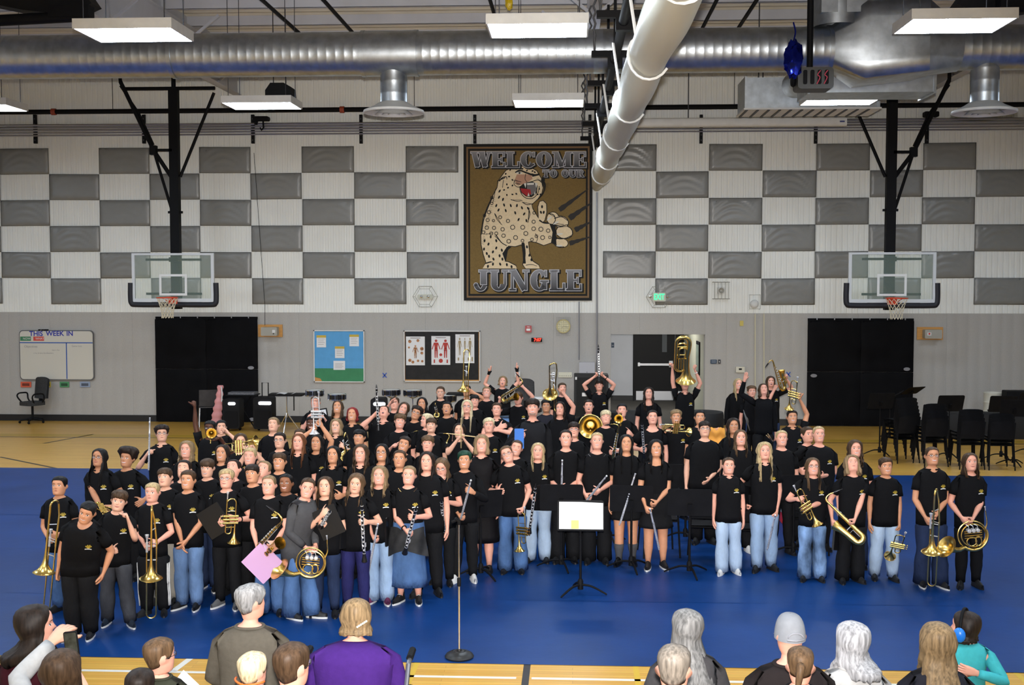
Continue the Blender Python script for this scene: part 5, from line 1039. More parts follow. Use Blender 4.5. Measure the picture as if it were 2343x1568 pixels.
for s in(-1, 1):g_.poly([(s*.031+.02*math.cos(t*math.pi/7), yy, .004+.015*math.sin(t*math.pi/7))for t in range(14)])
GLASS_L=g_.mesh('lenses', mat('lens_glass', (.8, .85, .9), .03, alpha=.12, spec=1), False)
TZ=np.array([.44, .475, .51, .56, .61, .665, .72, .765, .80, .828, .846, .860, .878])
TX=np.array([.086, .087, .094, .088, .080, .084, .092, .098, .1015, .087, .048, .031, .0285])
TY=np.array([.056, .058, .066, .062, .056, .058, .063, .062, .056, .046, .036, .032, .030])
TO=np.array([.006, .006, .006, .004, 0, -.002, -.002, 0, .004, .008, .010, .009, .004])
def spow(a, e):return np.sign(a)*np.abs(a)**e
class Fig:
 def __init__(s, h, g=1.0, lean=0.0, bend=0.0, sit=False, adult=False):
  s.h, s.g, s.sit=h, g, sit;s.lean, s.bend=math.radians(lean), math.radians(bend)
  s.HH=(.212 if adult else .188+.03*(h-1.45));s.hs=s.HH/.212
  s.dz=.44-.47*h if sit else 0.0
 def spine(s, p):
  """bend the upright figure at the waist"""
  p=np.atleast_2d(np.asarray(p, float));piv=V(0, 0, .50*s.h);w=np.clip((p[:, 2]-.50*s.h)/(.16*s.h), 0, 1);w=w*w*(3-2*w);out=p.copy();q=p-piv
  a, b=s.lean*w, s.bend*w
  x1=q[:, 0]*np.cos(a)+q[:, 2]*np.sin(a);z1=-q[:, 0]*np.sin(a)+q[:, 2]*np.cos(a)
  y2=q[:, 1]*np.cos(b)-z1*np.sin(b);z2=q[:, 1]*np.sin(b)+z1*np.cos(b)
  return np.stack([x1, y2, z2], 1)+piv+V(0, 0, s.dz)
 def R(s):return rotm((1, 0, 0), s.bend)@rotm((0, 1, 0), s.lean)
 def ring(s, zf, off=0.0, minx=0, miny=0, wr=0.0, ph=0.0, th=None, dzc=None):
  th=TH if th is None else th
  g=s.g if zf<.815 else 1+(s.g-1)*max(0, (.860-zf)/.045)*.8
  rx=max(np.interp(zf, TZ, TX)*g, minx)*s.h+off;ry=max(np.interp(zf, TZ, TY)*(1+(g-1)*1.25), miny)*s.h+off;yo=np.interp(zf, TZ, TO)*s.h
  k=1+wr*np.sin(5*th+37*zf+ph)+wr*.6*np.sin(9*th-61*zf+2*ph)
  x=rx*spow(np.cos(th), .85)*k;y=ry*spow(np.sin(th), .85)*k+yo;z=np.full(len(th), zf*s.h)
  if dzc is not None:z=z+dzc
  return s.spine(np.stack([x, y, z], 1))
 def shoulder(s, sd):return s.spine([sd*.098*s.h*(1+(s.g-1)*.6), .004*s.h, .80*s.h])[0]
def ikarm(S, T, L1, L2, pole):
 d=T-S;D=np.linalg.norm(d);D2=min(max(D, abs(L1-L2)+.02), (L1+L2)*.995);u=nrm(d);a=(L1*L1-L2*L2+D2*D2)/(2*D2);hh=math.sqrt(max(L1*L1-a*a, 0));p=np.asarray(pole, float);p=nrm(p-u*np.dot(p, u));E=S+u*a+p*hh;return E, S+u*D2
HANDC={'relax':(.28, .3, .25), 'grip':(.95, 1.0, .8), 'fist':(1.35, 1.55, 1.1), 'flat':(.04, .05, .04), 'open':(.1, .12, .1), 'thumb':(1.35, 1.55, 1.1)}
def arm_path(fig, sd, T, pole):
 """upper arm, elbow and forearm axes for a palm centre T (figure coordinates)"""
 h=fig.h;S=fig.shoulder(sd);L1, L2=.172*h, .198*h
 E, Wp=ikarm(S, np.asarray(T, float), L1, L2, pole);A1=nrm(E-S);A2=nrm(Wp-E);Wr=E+A2*.148*h
 A0=nrm(V(sd*.6, 0, -.8));R0=fig.R();Rm=minrot(R0@A0, A1);u1=Rm@(R0@V(0, -1, 0));Re=minrot(A1, A2);u2=Re@u1
 return dict(S=S, E=E, W=Wr, A1=A1, A2=A2, u1=u1, u2=u2, sd=sd)
def armring(c, A, u, sd, ra, rb, tw=0.0):
 v=sd*np.cross(u, A)
 if tw:u, v=u*math.cos(tw)+v*math.sin(tw), v*math.cos(tw)-u*math.sin(tw)
 a=np.arange(12)*2*math.pi/12;return c+ra*np.outer(np.cos(a), u)+rb*np.outer(np.sin(a), v)
class SK:
 """mesh under construction: numpy rings plus faces"""
 def __init__(s):s.v=[];s.f=[];s.n=0
 def add(s, P):P=np.asarray(P, float);s.v.append(P);i=np.arange(s.n, s.n+len(P));s.n+=len(P);return i
 def bridge(s, a, b, flip=False, closed=True, skip=()):
  n=len(a)
  for j in range(n if closed else n-1):
   if j in skip:continue
   k=(j+1)%n;q=(int(a[j]), int(a[k]), int(b[k]), int(b[j]));s.f.append(q[::-1]if flip else q)
 def cap(s, a, flip=False):a=[int(i)for i in a];s.f.append(tuple(a[::-1]if flip else a))
 def mesh(s, name, m, smooth=True):
  me=bpy.data.meshes.new(name);me.from_pydata(np.concatenate(s.v).tolist(), [], s.f);me.materials.append(m)
  if smooth:me.polygons.foreach_set('use_smooth', [True]*len(s.f))
  me.update();return me
def arm_holes(rings, lo):
 """(loop index list, per side) for the hole between torso rings lo..lo+2"""
 b, m, t=rings[lo], rings[lo+1], rings[lo+2];out={}
 for sd, (f, c1, c0, c2, bk)in((1, (22, 23, 0, 1, 2)), (-1, (14, 13, 12, 11, 10))):
  out[sd]=[m[f], t[f], t[c1], t[c0], t[c2], t[bk], m[bk], b[bk], b[c2], b[c0], b[c1], b[f]]
 return out
HOLE={22, 23, 0, 1, 10, 11, 12, 13}
def build_hand(sk, wr, a, fig, sd, pose, tw):
 h=fig.h;hl=.108*h;el=a['A2'];u=a['u2'];v=sd*np.cross(u, el)
 if tw:u, v=u*math.cos(tw)+v*math.sin(tw), v*math.cos(tw)-u*math.sin(tw)
 fl=sd>0
 fx=np.array([1.02, .92, .46, 0, -.46, -.92, -1.02, -.92, -.46, 0, .46, .92]);fy=np.array([0, .8, 1, 1, 1, .8, 0, -.8, -1, -1, -1, -.8])
 def pr(d, hw, ht):return sk.add(a['W']+el*d+np.outer(fx*hw, u)+np.outer(fy*ht, v))
 p1=pr(.14*hl, .185*hl, .095*hl);p2=pr(.50*hl, .225*hl, .078*hl)
 sk.bridge(wr, p1, not fl);sk.bridge(p1, p2, not fl, skip=(11, ))
 c1, c2, c3=HANDC[pose];P2=sk.v[-1]
 for k in range(4):
  qi=[p2[1+k], p2[2+k], p2[10-k], p2[11-k]];qp=[P2[1+k], P2[2+k], P2[10-k], P2[11-k]];c=sum(qp)/4;prev=qi;d=nrm(el+u*(.06, .02, -.02, -.07)[k]*(2.5 if pose=='open' else 1));L=hl*(.40, .45, .42, .33)[k];nn=v.copy();fw, ft=.088*hl, .068*hl
  for j, (seg, cu)in enumerate(((.44, c1), (.32, c2), (.24, c3))):
   R=rotm(nrm(np.cross(d, -nn)), cu)if cu else np.eye(3);d=R@d;nn=R@nn;c=c+d*L*seg;sc=(.95, .88, .68)[j]
   r=sk.add([c+u*fw*sc*.5*1.15+nn*ft*sc*.75, c-u*fw*sc*.5*1.15+nn*ft*sc*.75, c-u*fw*sc*.5*1.15-nn*ft*sc*.75, c+u*fw*sc*.5*1.15-nn*ft*sc*.75]);sk.bridge(prev, r, not fl);prev=r
  sk.cap(prev, not fl)
 sk.f.append((int(p2[0]), int(p2[1]), int(p2[11]))if fl else(int(p2[11]), int(p2[1]), int(p2[0])));sk.f.append((int(p2[6]), int(p2[7]), int(p2[5]))if fl else(int(p2[5]), int(p2[7]), int(p2[6])))
 q=[p1[11], p1[0], p2[0], p2[11]];P1=sk.v[-1-12]if False else None
 Pp1=a['W']+el*.14*hl+u*.185*hl;c=a['W']+el*.3*hl+u*.2*hl-v*.03*hl
 d=nrm(u*.75+el*.6-v*(.75 if pose in('grip', 'fist')else .25));
 if pose=='thumb':d=nrm(u*1.0+el*.1)
 prev=q;w_=nrm(np.cross(d, v));n_=nrm(np.cross(w_, d))
 for seg, sc, bend in((.2, 1.0, 0), (.17, .9, .25), (.13, .6, .25)):
  if bend and pose!='thumb':d=nrm(d+el*bend-v*bend*(1.3 if pose in('grip', 'fist')else .2))
  c=c+d*hl*seg;e=.058*hl*sc;r=sk.add([c-el*e*1.1-v*e, c-el*e*1.1+v*e, c+el*e*1.1+v*e, c+el*e*1.1-v*e]);sk.bridge(prev, r, not fl);prev=r
 sk.cap(prev, not fl)
def build_arm(sk, loop, fig, a, pose='relax', tw=0.0, skinny=1.0):
 h=fig.h;sd=a['sd'];k=fig.g**.6*skinny;fl=sd>0;prev=loop;S, E, W=a['S'], a['E'], a['W']
 def R(c, A, u, ra, rb, t=0.0):
  nonlocal prev;r=sk.add(armring(c, A, u, sd, ra*h, rb*h, t));sk.bridge(prev, r, not fl);prev=r
 R(S+a['A1']*.035*h, a['A1'], a['u1'], .030*k, .031*k);R(S+(E-S)*.5, a['A1'], a['u1'], .0275*k, .0265*k);R(S+(E-S)*.86, a['A1'], a['u1'], .0235*k, .0232*k)
 Am=nrm(a['A1']+a['A2']);um=nrm(a['u1']+a['u2']);um=nrm(um-Am*np.dot(um, Am));R(E, Am, um, .0228*k, .0225*k)
 for t, ra, rb in((.14, .0228, .0225), (.32, .0238, .0225), (.65, .0195, .0175), (1.0, .0165, .012)):R(E+(W-E)*t, a['A2'], a['u2'], ra*k, rb*k, tw*max(0, (t-.2)/.8))
 build_hand(sk, prev, a, fig, sd, pose, tw)
LPHI=np.radians([-110+220*j/12 for j in range(13)]+[140, 180, 220])
def leg_pts(fig, sd, foot):
 """hip, knee, ankle in figure coordinates; foot = (x, y) of the ankle"""
 h=fig.h;H=V(sd*.05*h, .004*h, .47*h+fig.dz)
 if fig.sit:K=V(sd*.07*h, -.245*h, H[2]+.0*h);A=V(sd*.08*h, -.23*h, .045*h)
 else:
  A=V(foot[0], foot[1]+.01*h, .045*h);K=(H*.47+A*.53)+V(0, -.012*h, 0)
 return H, K, A
def build_legs(sk, bottom, fig, feet, rad, off=0.0, end=None, flare=0.0, capend=True):
 h=fig.h;B=np.concatenate(sk.v);fc, bc=B[bottom[18]], B[bottom[6]];cr=[bc+(fc-bc)*t+V(0, 0, -.022*h)for t in(.28, .5, .72)];ci=sk.add(cr)
 for sd in(1, -1):
  cols=[18, 19, 20, 21, 22, 23, 0, 1, 2, 3, 4, 5, 6]if sd>0 else[18, 17, 16, 15, 14, 13, 12, 11, 10, 9, 8, 7, 6]
  prev=[bottom[c]for c in cols]+list(ci);H, K, A=leg_pts(fig, sd, feet[sd]);fl=sd<0
  seq=[]
  for t, r in((.16, .054), (.5, .0475), (.85, .040)):seq.append((H+(K-H)*t, K-H, r))
  seq.append((K, (K-H)*.5+(A-K)*.5*(np.linalg.norm(K-H)/np.linalg.norm(A-K)), .038))
  for t, r in((.2, .0365), (.4, .036), (.72, .026), (1.0, .0215)):seq.append((K+(A-K)*t, A-K, r))
  if end is not None:
   if end>.2*h:seq=[q for q in seq if q[0][2]>end-1e-6]
   else:q=seq[-1];seq[-1]=(K+(A-K)*((K[2]-end)/(K[2]-A[2])), q[1], q[2]*1.15)
  n=len(seq)
  for i, (c, d, r)in enumerate(seq):
   Rm=minrot(V(0, 0, -1), d);r=r*(rad[0]if i<3 else rad[1])*h*(fig.g**.5)+off+flare*max(0, (i-3)/4)
   wr=(.03*math.sin(i*2.3+sd)if off else 0)
   L=np.stack([sd*np.cos(LPHI)*r, np.sin(LPHI)*r*1.08, np.zeros(16)], 1)*(1+wr);P=c+L@Rm.T
   ri=sk.add(P);sk.bridge(prev, ri, fl);prev=ri
  if capend:sk.cap(prev, fl)
  else:
   P2=sk.v[-1];c=P2.mean(0);ri=sk.add(c+(P2-c)*.86+V(0, 0, .012));sk.bridge(prev, ri, fl)
def build_body(fig, arms, feet, Rh, Hc):
 sk=SK();zs=[.475, .51, .56, .61, .665, .72, .765, .80, .828, .846, .860];R=[sk.add(fig.ring(z))for z in zs]
 for i in range(len(R)-1):sk.bridge(R[i], R[i+1], skip=HOLE if i in(6, 7)else())
 lp=arm_holes(R, 6)
 for sd in(1, -1):a, pose, tw=arms[sd];build_arm(sk, lp[sd], fig, a, pose, tw)
 build_legs(sk, R[0], fig, feet, (1, 1))
 prev=R[-1]
 for i, r in enumerate(HEADR):
  P=Hc+(r*fig.hs)@Rh.T
  if i==0:P=.5*P+.5*fig.ring(.878)
  ri=sk.add(P);sk.bridge(prev, ri);prev=ri
 c=sk.add([Hc+Rh@(CROWN*fig.hs)]);
 for j in range(N):sk.f.append((int(prev[j]), int(prev[(j+1)%N]), int(c[0])))
 return sk
def build_top(fig, arms, kind, ph, hem=.45, sleeve=.62, loose=.012, neckdrop=0.0):
 sk=SK();h=fig.h;off=loose*h
 boxy=kind in('tee', 'polo');zs=[hem, .51, .56, .61, .665, .72, .765, .80, .828, .850];R=[]
 front=np.exp(-((np.mod(TH-1.5*math.pi+math.pi, 2*math.pi)-math.pi)/.55)**2)
 for i, z in enumerate(zs):
  o=off if z<.785 else off*(.8, .5, .25)[i-7];mx=(.098 if boxy else .088)if z<.785 else 0;wr=(.022 if z<.7 else .008)if z<.815 else 0
  R.append(sk.add(fig.ring(z, o, mx*fig.g, (.064 if boxy else 0)*fig.g, wr, ph, dzc=(-(neckdrop+.008)*h*front*((z-.815)/.035)if z>.815 else None))))
 for i in range(len(R)-1):sk.bridge(R[i], R[i+1], skip=HOLE if i in(6, 7)else())
 P=sk.v[-1];c=P.mean(0);ri=sk.add(c+(P-c)*.9-V(0, 0, .006));sk.bridge(R[-1], ri)
 P=sk.v[0];c=P.mean(0);ri=sk.add(c+(P-c)*.93+V(0, 0, .012));sk.bridge(ri, R[0])
 lp=arm_holes(R, 6)
 for sd in(1, -1):
  a=arms[sd][0];fl=sd>0;prev=lp[sd];k=fig.g**.6;S, E, W=a['S'], a['E'], a['W']
  if sleeve<1.01:sec=[(S+a['A1']*.042*h, nrm(a['A1']+fig.R()@V(sd*.5, 0, 0)), a['u1'], .040), (S+(E-S)*sleeve*.6, a['A1'], a['u1'], .0365), (S+(E-S)*sleeve, a['A1'], a['u1'], .0385)]
  else:
   Am=nrm(a['A1']+a['A2']);um=nrm(a['u1']+a['u2']);um=nrm(um-Am*np.dot(um, Am))
   sec=[(S+a['A1']*.042*h, nrm(a['A1']+fig.R()@V(sd*.5, 0, 0)), a['u1'], .039), (S+(E-S)*.5, a['A1'], a['u1'], .034), (S+(E-S)*.88, a['A1'], a['u1'], .031), (E, Am, um, .0305)]+[(E+(W-E)*t, a['A2'], a['u2'], r)for t, r in((.15, .0305), (.4, .029), (.7, .0255), (.96, .022))]
  for c, A, u, r in sec:
   ri=sk.add(armring(c, A, u, sd, r*k*h, r*k*h));sk.bridge(prev, ri, not fl);prev=ri
  P=sk.v[-1];c=P.mean(0);ri=sk.add(c+(P-c)*.84-sec[-1][1]*.01);sk.bridge(prev, ri, not fl)
 return sk
BOT={}
def build_bottom(fig, feet, kind):
 sk=SK();h=fig.h
 if kind in('skirt', 'longskirt', 'miniskirt', 'dress'):
  end={'skirt':.22, 'longskirt':.13, 'miniskirt':.355, 'dress':.33}[kind];zs=[.60, .56, .51, .46];R=[sk.add(fig.ring(z, .012*h, .1+.004*i, .066))for i, z in enumerate(zs)]
  for i in range(5):
   t=(i+1)/5;z=.46-(.46-end)*t;a=.112+(.03 if kind!='miniskirt' else .02)*t;P=np.stack([a*h*fig.g*np.cos(TH)*(1+.03*np.sin(7*TH+1)), (.068+.035*t)*h*np.sin(TH)*(1+.03*np.sin(6*TH))+.006*h, np.full(N, z*h+fig.dz)], 1);R.append(sk.add(P))
  for i in range(len(R)-1):sk.bridge(R[i], R[i+1], True)
  P=sk.v[-1];c=P.mean(0);ri=sk.add(c+(P-c)*.93+V(0, 0, .01));sk.bridge(R[-1], ri, True);return sk
 rad, off, flare, end={'slim':((1.02, 1.1), .007, .004, .045), 'straight':((1.05, 1.22), .012, .012, .035), 'wide':((1.06, 1.2), .012, .03, .028), 'flare':((1.04, 1.15), .010, .04, .025), 'jogger':((1.15, 1.35), .014, .004, .045), 'shorts':((1.1, 1.2), .012, 0, .28)}[kind]
 zs=[.60, .56, .51, .475];R=[sk.add(fig.ring(z, .008*h))for z in zs]
 for i in range(3):sk.bridge(R[i], R[i+1], True)
 build_legs(sk, R[-1], fig, feet, rad, off*h/1.45, end*h if not fig.sit else None, flare, False)
 return sk
# ---- hair
def build_hair(style, L, vol, seed, hs, deep=0.0):
 """closed shell in head coordinates"""
 rnd=random.Random(seed);nc=40;phi=np.array([-math.pi+2*math.pi*i/nc for i in range(nc)]);ap=np.abs(phi);deg=np.degrees(ap);sk=SK()
 long=style in('long', 'wavy', 'bob', 'half')
 fz={'bangs':.044, 'short':.068, 'buzz':.072, 'curly':.062, 'afro':.066, 'long':.084, 'wavy':.082, 'bob':.080, 'half':.082, 'pony':.080, 'bun':.080, 'fringe':.036, 'swept':.060, 'bald':.02, 'mop':.042}.get(style, .06)
 sb=-.012 if not long else-.02
 zl=np.interp(deg, [0, 30, 48, 62, 78, 100, 125, 180], [fz, fz-.002, fz-.012, .02, sb, -.002 if not long else-.03, -.05, -.075])
 if long:zl=np.interp(deg, [0, 18, 34, 48, 60, 72, 100, 125, 180], [fz, fz-.006, .058, .03, .0, -.03, -.04, -.05, -.075])+.006*np.cos(phi-.35)*(deg<40)
 if style in('pony', 'bun'):zl=np.interp(deg, [0, 40, 62, 78, 92, 120, 180], [fz, fz-.008, .03, .005, .004, -.045, -.06])
 if style=='swept':zl=zl+.012*np.sin(phi)*(deg<60)
 if style in('bangs', 'fringe', 'mop'):zl=zl+np.array([rnd.uniform(-.006, .004)if d<50 else 0 for d in deg])
 th={'buzz':.004, 'short':.011, 'bangs':.013, 'fringe':.014, 'curly':.03, 'afro':.058, 'long':.012, 'wavy':.017, 'bob':.016, 'half':.011, 'pony':.009, 'bun':.009, 'swept':.016, 'mop':.022}.get(style, .01)*vol
 amp={'curly':.012, 'afro':.01, 'wavy':.005, 'mop':.007, 'short':.0035, 'swept':.005, 'bangs':.003}.get(style, .002)
 def pt(p, z, t):
  zz=z*.106/(.107+th)if z>0 else z
  sa=math.sqrt(max(0, 1-(z/(.108+th))**2))if z>0 else 1
  x, y=head_pt(np.array([p]), zz, max(t*sa**.6, .002));return V(float(x[0]), float(y[0]), z)
 rows=9;R=[];ph=[rnd.uniform(0, 6)for _ in range(4)]
 for r in range(1, rows+1):
  Pn=[]
  for i in range(nc):
   zt=.107+th;u=r/rows;a1=math.acos(max(-1, min(1, zl[i]/zt)));al=a1*u;z=zt*math.cos(al);ed=1 if u<.4 or(long and deg[i]>58)else 1-.88*((u-.4)/.6)**1.6
   t=th*ed*(1+.25*max(0, math.cos(al)))+amp*(math.sin(7*phi[i]+ph[0]+3*u)+math.sin(13*phi[i]+ph[1]-9*u))*.7*min(1, u*2)*ed+(rnd.uniform(-amp, amp)if style in('curly', 'afro', 'mop', 'swept')else 0)*ed
   if long:t+=.02*math.exp(-((deg[i]-108)/24)**2)*math.exp(-(z/.04)**2)
   Pn.append(pt(phi[i], min(z, zt-.0005), max(t, .0015)))
  R.append(sk.add(Pn))
 top=sk.add([V(0, .006, .107+th*1.02)])
 for i in range(nc):sk.f.append((int(R[0][i]), int(R[0][(i+1)%nc]), int(top[0])))
 for r in range(rows-1):sk.bridge(R[r+1], R[r])
 Pl=sk.v[rows-1]
 if not long:
  ri=sk.add([V(p[0]*.95, p[1]*.95, p[2]+.004)for p in Pl]);sk.bridge(ri, R[-1])
 else:
  cols=[i for i in range(nc)if deg[i]>53];cols=[i for i in cols if phi[i]>0]+[i for i in cols if phi[i]<=0];m=10;prev=[R[-1][i]for i in cols];lens=[L*(1+rnd.uniform(-.07, .05))for _ in cols];out_rows=[]
  for r in range(1, m+1):
   u=r/m;Pn=[]
   for q, i in enumerate(cols):
    s, d=math.copysign(1, phi[i]), deg[i];p0=Pl[i];z=p0[2]+(-lens[q]-p0[2])*u;w=min(1, max(0, (-z-.06)/.12));w=w*w*(3-2*w)
    if d<96:tx, ty=s*(.088+.016*(d-53)/43-.014*w), -.034+.02*(d-53)/43-.092*w*(1-(d-53)/70)
    else:k=(d-96)/84;tx, ty=s*(.1*math.cos(k*math.pi/2)**.8+.0), .02+.095*(k**.6)*(.9+.3*w)+(.02+deep)*w
    if style=='bob':tx, ty=p0[0]*(1+.25*u), p0[1]*(1+.15*u)
    k2=min(1, u*1.6);x=p0[0]+(tx-p0[0])*k2;y=p0[1]+(ty-p0[1])*k2;ta=1-.12*max(0, u-.6)/.4
    wv=(.010 if style=='wavy' else .0035)*math.sin(u*(16 if style=='wavy' else 9)+i*1.9+ph[2]);lk=.0045*(1 if i%2 else-1)
    n_=nrm(V(x, y, 0));Pn.append(V(x*ta, y*ta, z)+n_*(wv+lk))
   ri=sk.add(Pn);sk.bridge(prev, ri, True, closed=False);prev=ri;out_rows.append(Pn)
  inn=None
  for Pn in out_rows[::-3]:
   ri=sk.add([p-nrm(V(p[0], p[1], 0))*.022+V(0, 0, .004)for p in Pn])
   sk.bridge(prev if inn is None else inn, ri, True, closed=False);inn=ri
  fr=[R[-1][i]for i in range(nc)if deg[i]<=64]
 if style in('pony', 'half')and L>.05:
  mb=MB();pth=smooth_path([(0, .098, .03), (0, .14, .03), (.01, .155, -.04), (.02, .14, -.04-L*.6), (.02, .13, -.05-L)], 4);mb.tube(pth, [.016+.012*math.sin(math.pi*min(1, i/12+.15))*(1-.6*i/16)for i in range(len(pth))], 8)
  o=sk.n;sk.v.append(np.array(mb.v));sk.n+=len(mb.v);sk.f+=[tuple(i+o for i in f)for f in mb.f]
 if style=='bun':
  mb=MB();mb.sph((0, .11, .06), (.032, .028, .03), 10, 7);o=sk.n;sk.v.append(np.array(mb.v));sk.n+=len(mb.v);sk.f+=[tuple(i+o for i in f)for f in mb.f]
 sk.v=[np.asarray(p)*hs for p in sk.v]
 return sk
# ---- shoes (foot points -y, ankle above origin), for a figure 1.45 m tall
def shoe_kit(kind, up, so, boot=0.0, low=False, laces=None):
 def outline(t):
  return .055-.235*t, .036*(1-.28*abs(2*t-.55)**2.2)*(1-(max(0, t-.8)/.2)**3*.42)*(1-(max(0, .1-t)/.1)**2*.4)*(1.12 if t>.55 else 1)
 s=MB();n=12;top=[];bot=[]
 sec=[]
 for i in range(n+1):y, w=outline(i/n);sec.append((y, w))
 s.add([(x*w*1.04, y, z)for y, w in sec for x, z in((-1, 0), (1, 0), (1, .024), (-1, .024))], [(4*i+a, 4*i+(a+1)%4, 4*i+4+(a+1)%4, 4*i+4+a)for i in range(n)for a in range(4)]+[(3, 2, 1, 0), (4*n, 4*n+1, 4*n+2, 4*n+3)])
 u=MB();m=8;vs=[]
 for i, (y, w)in enumerate(sec):
  t=i/n;hgt=(.075 if not low else .05)*(1-.62*min(1, max(0, (t-.28)/.55)))+.012
  for j in range(m+1):
   a=math.pi*j/m;vs.append((w*math.cos(a)*(1.0-.18*math.sin(a)), y, .02+hgt*math.sin(a)**.8))
 u.add(vs, [(i*(m+1)+j, i*(m+1)+j+1, (i+1)*(m+1)+j+1, (i+1)*(m+1)+j)for i in range(n)for j in range(m)]+[tuple(range(m+1)), tuple(range(n*(m+1)+m, n*(m+1)-1, -1))])
 if boot:u.lathe([(.036, .06), (.037, .09), (.038, boot), (.033, boot), (.033, boot-.02)], (0, .005, 0), (0, 0, 1), 12)
 sub=[('sole', s, so)]
 if laces:
  q=MB()
  for k in range(5):y=-.02-.022*k;z=.105-.013*k;q.tube([(-.018, y, z-.006), (0, y-.006, z+.003), (.018, y, z-.006)], .003, 5)
  sub.append(('laces', q, laces))
 KIT['shoe_'+kind]=[('shoe', u.mesh('shoe', up, True), [(nn, b.mesh(nn, m_, 'auto'), [])for nn, b, m_ in sub])]
SB=mat('shoe_black', (.01, .01, .011), .55);SWH=mat('sole_white', (.72, .72, .7), .5);SG=mat('shoe_grey', (.11, .11, .11), .8);SPL=mat('shoe_plum', (.13, .02, .07), .7);SW2=mat('shoe_white', (.75, .74, .72), .5);SBL=mat('shoe_blueblack', (.012, .02, .035), .6);PAT=mat('patent_black', (.008, .008, .008), .12)
shoe_kit('bw', SB, SWH);shoe_kit('bb', SB, SB);shoe_kit('ww', SW2, SWH);shoe_kit('gw', SG, SWH);shoe_kit('pw', SPL, SWH);shoe_kit('uw', SBL, SWH, laces=SB);shoe_kit('boot', SB, SB, .13);shoe_kit('flat', SB, SB, 0, True);shoe_kit('high', SB, SWH, .11, laces=SWH);shoe_kit('patent', PAT, PAT)
RNG=random.Random(11)
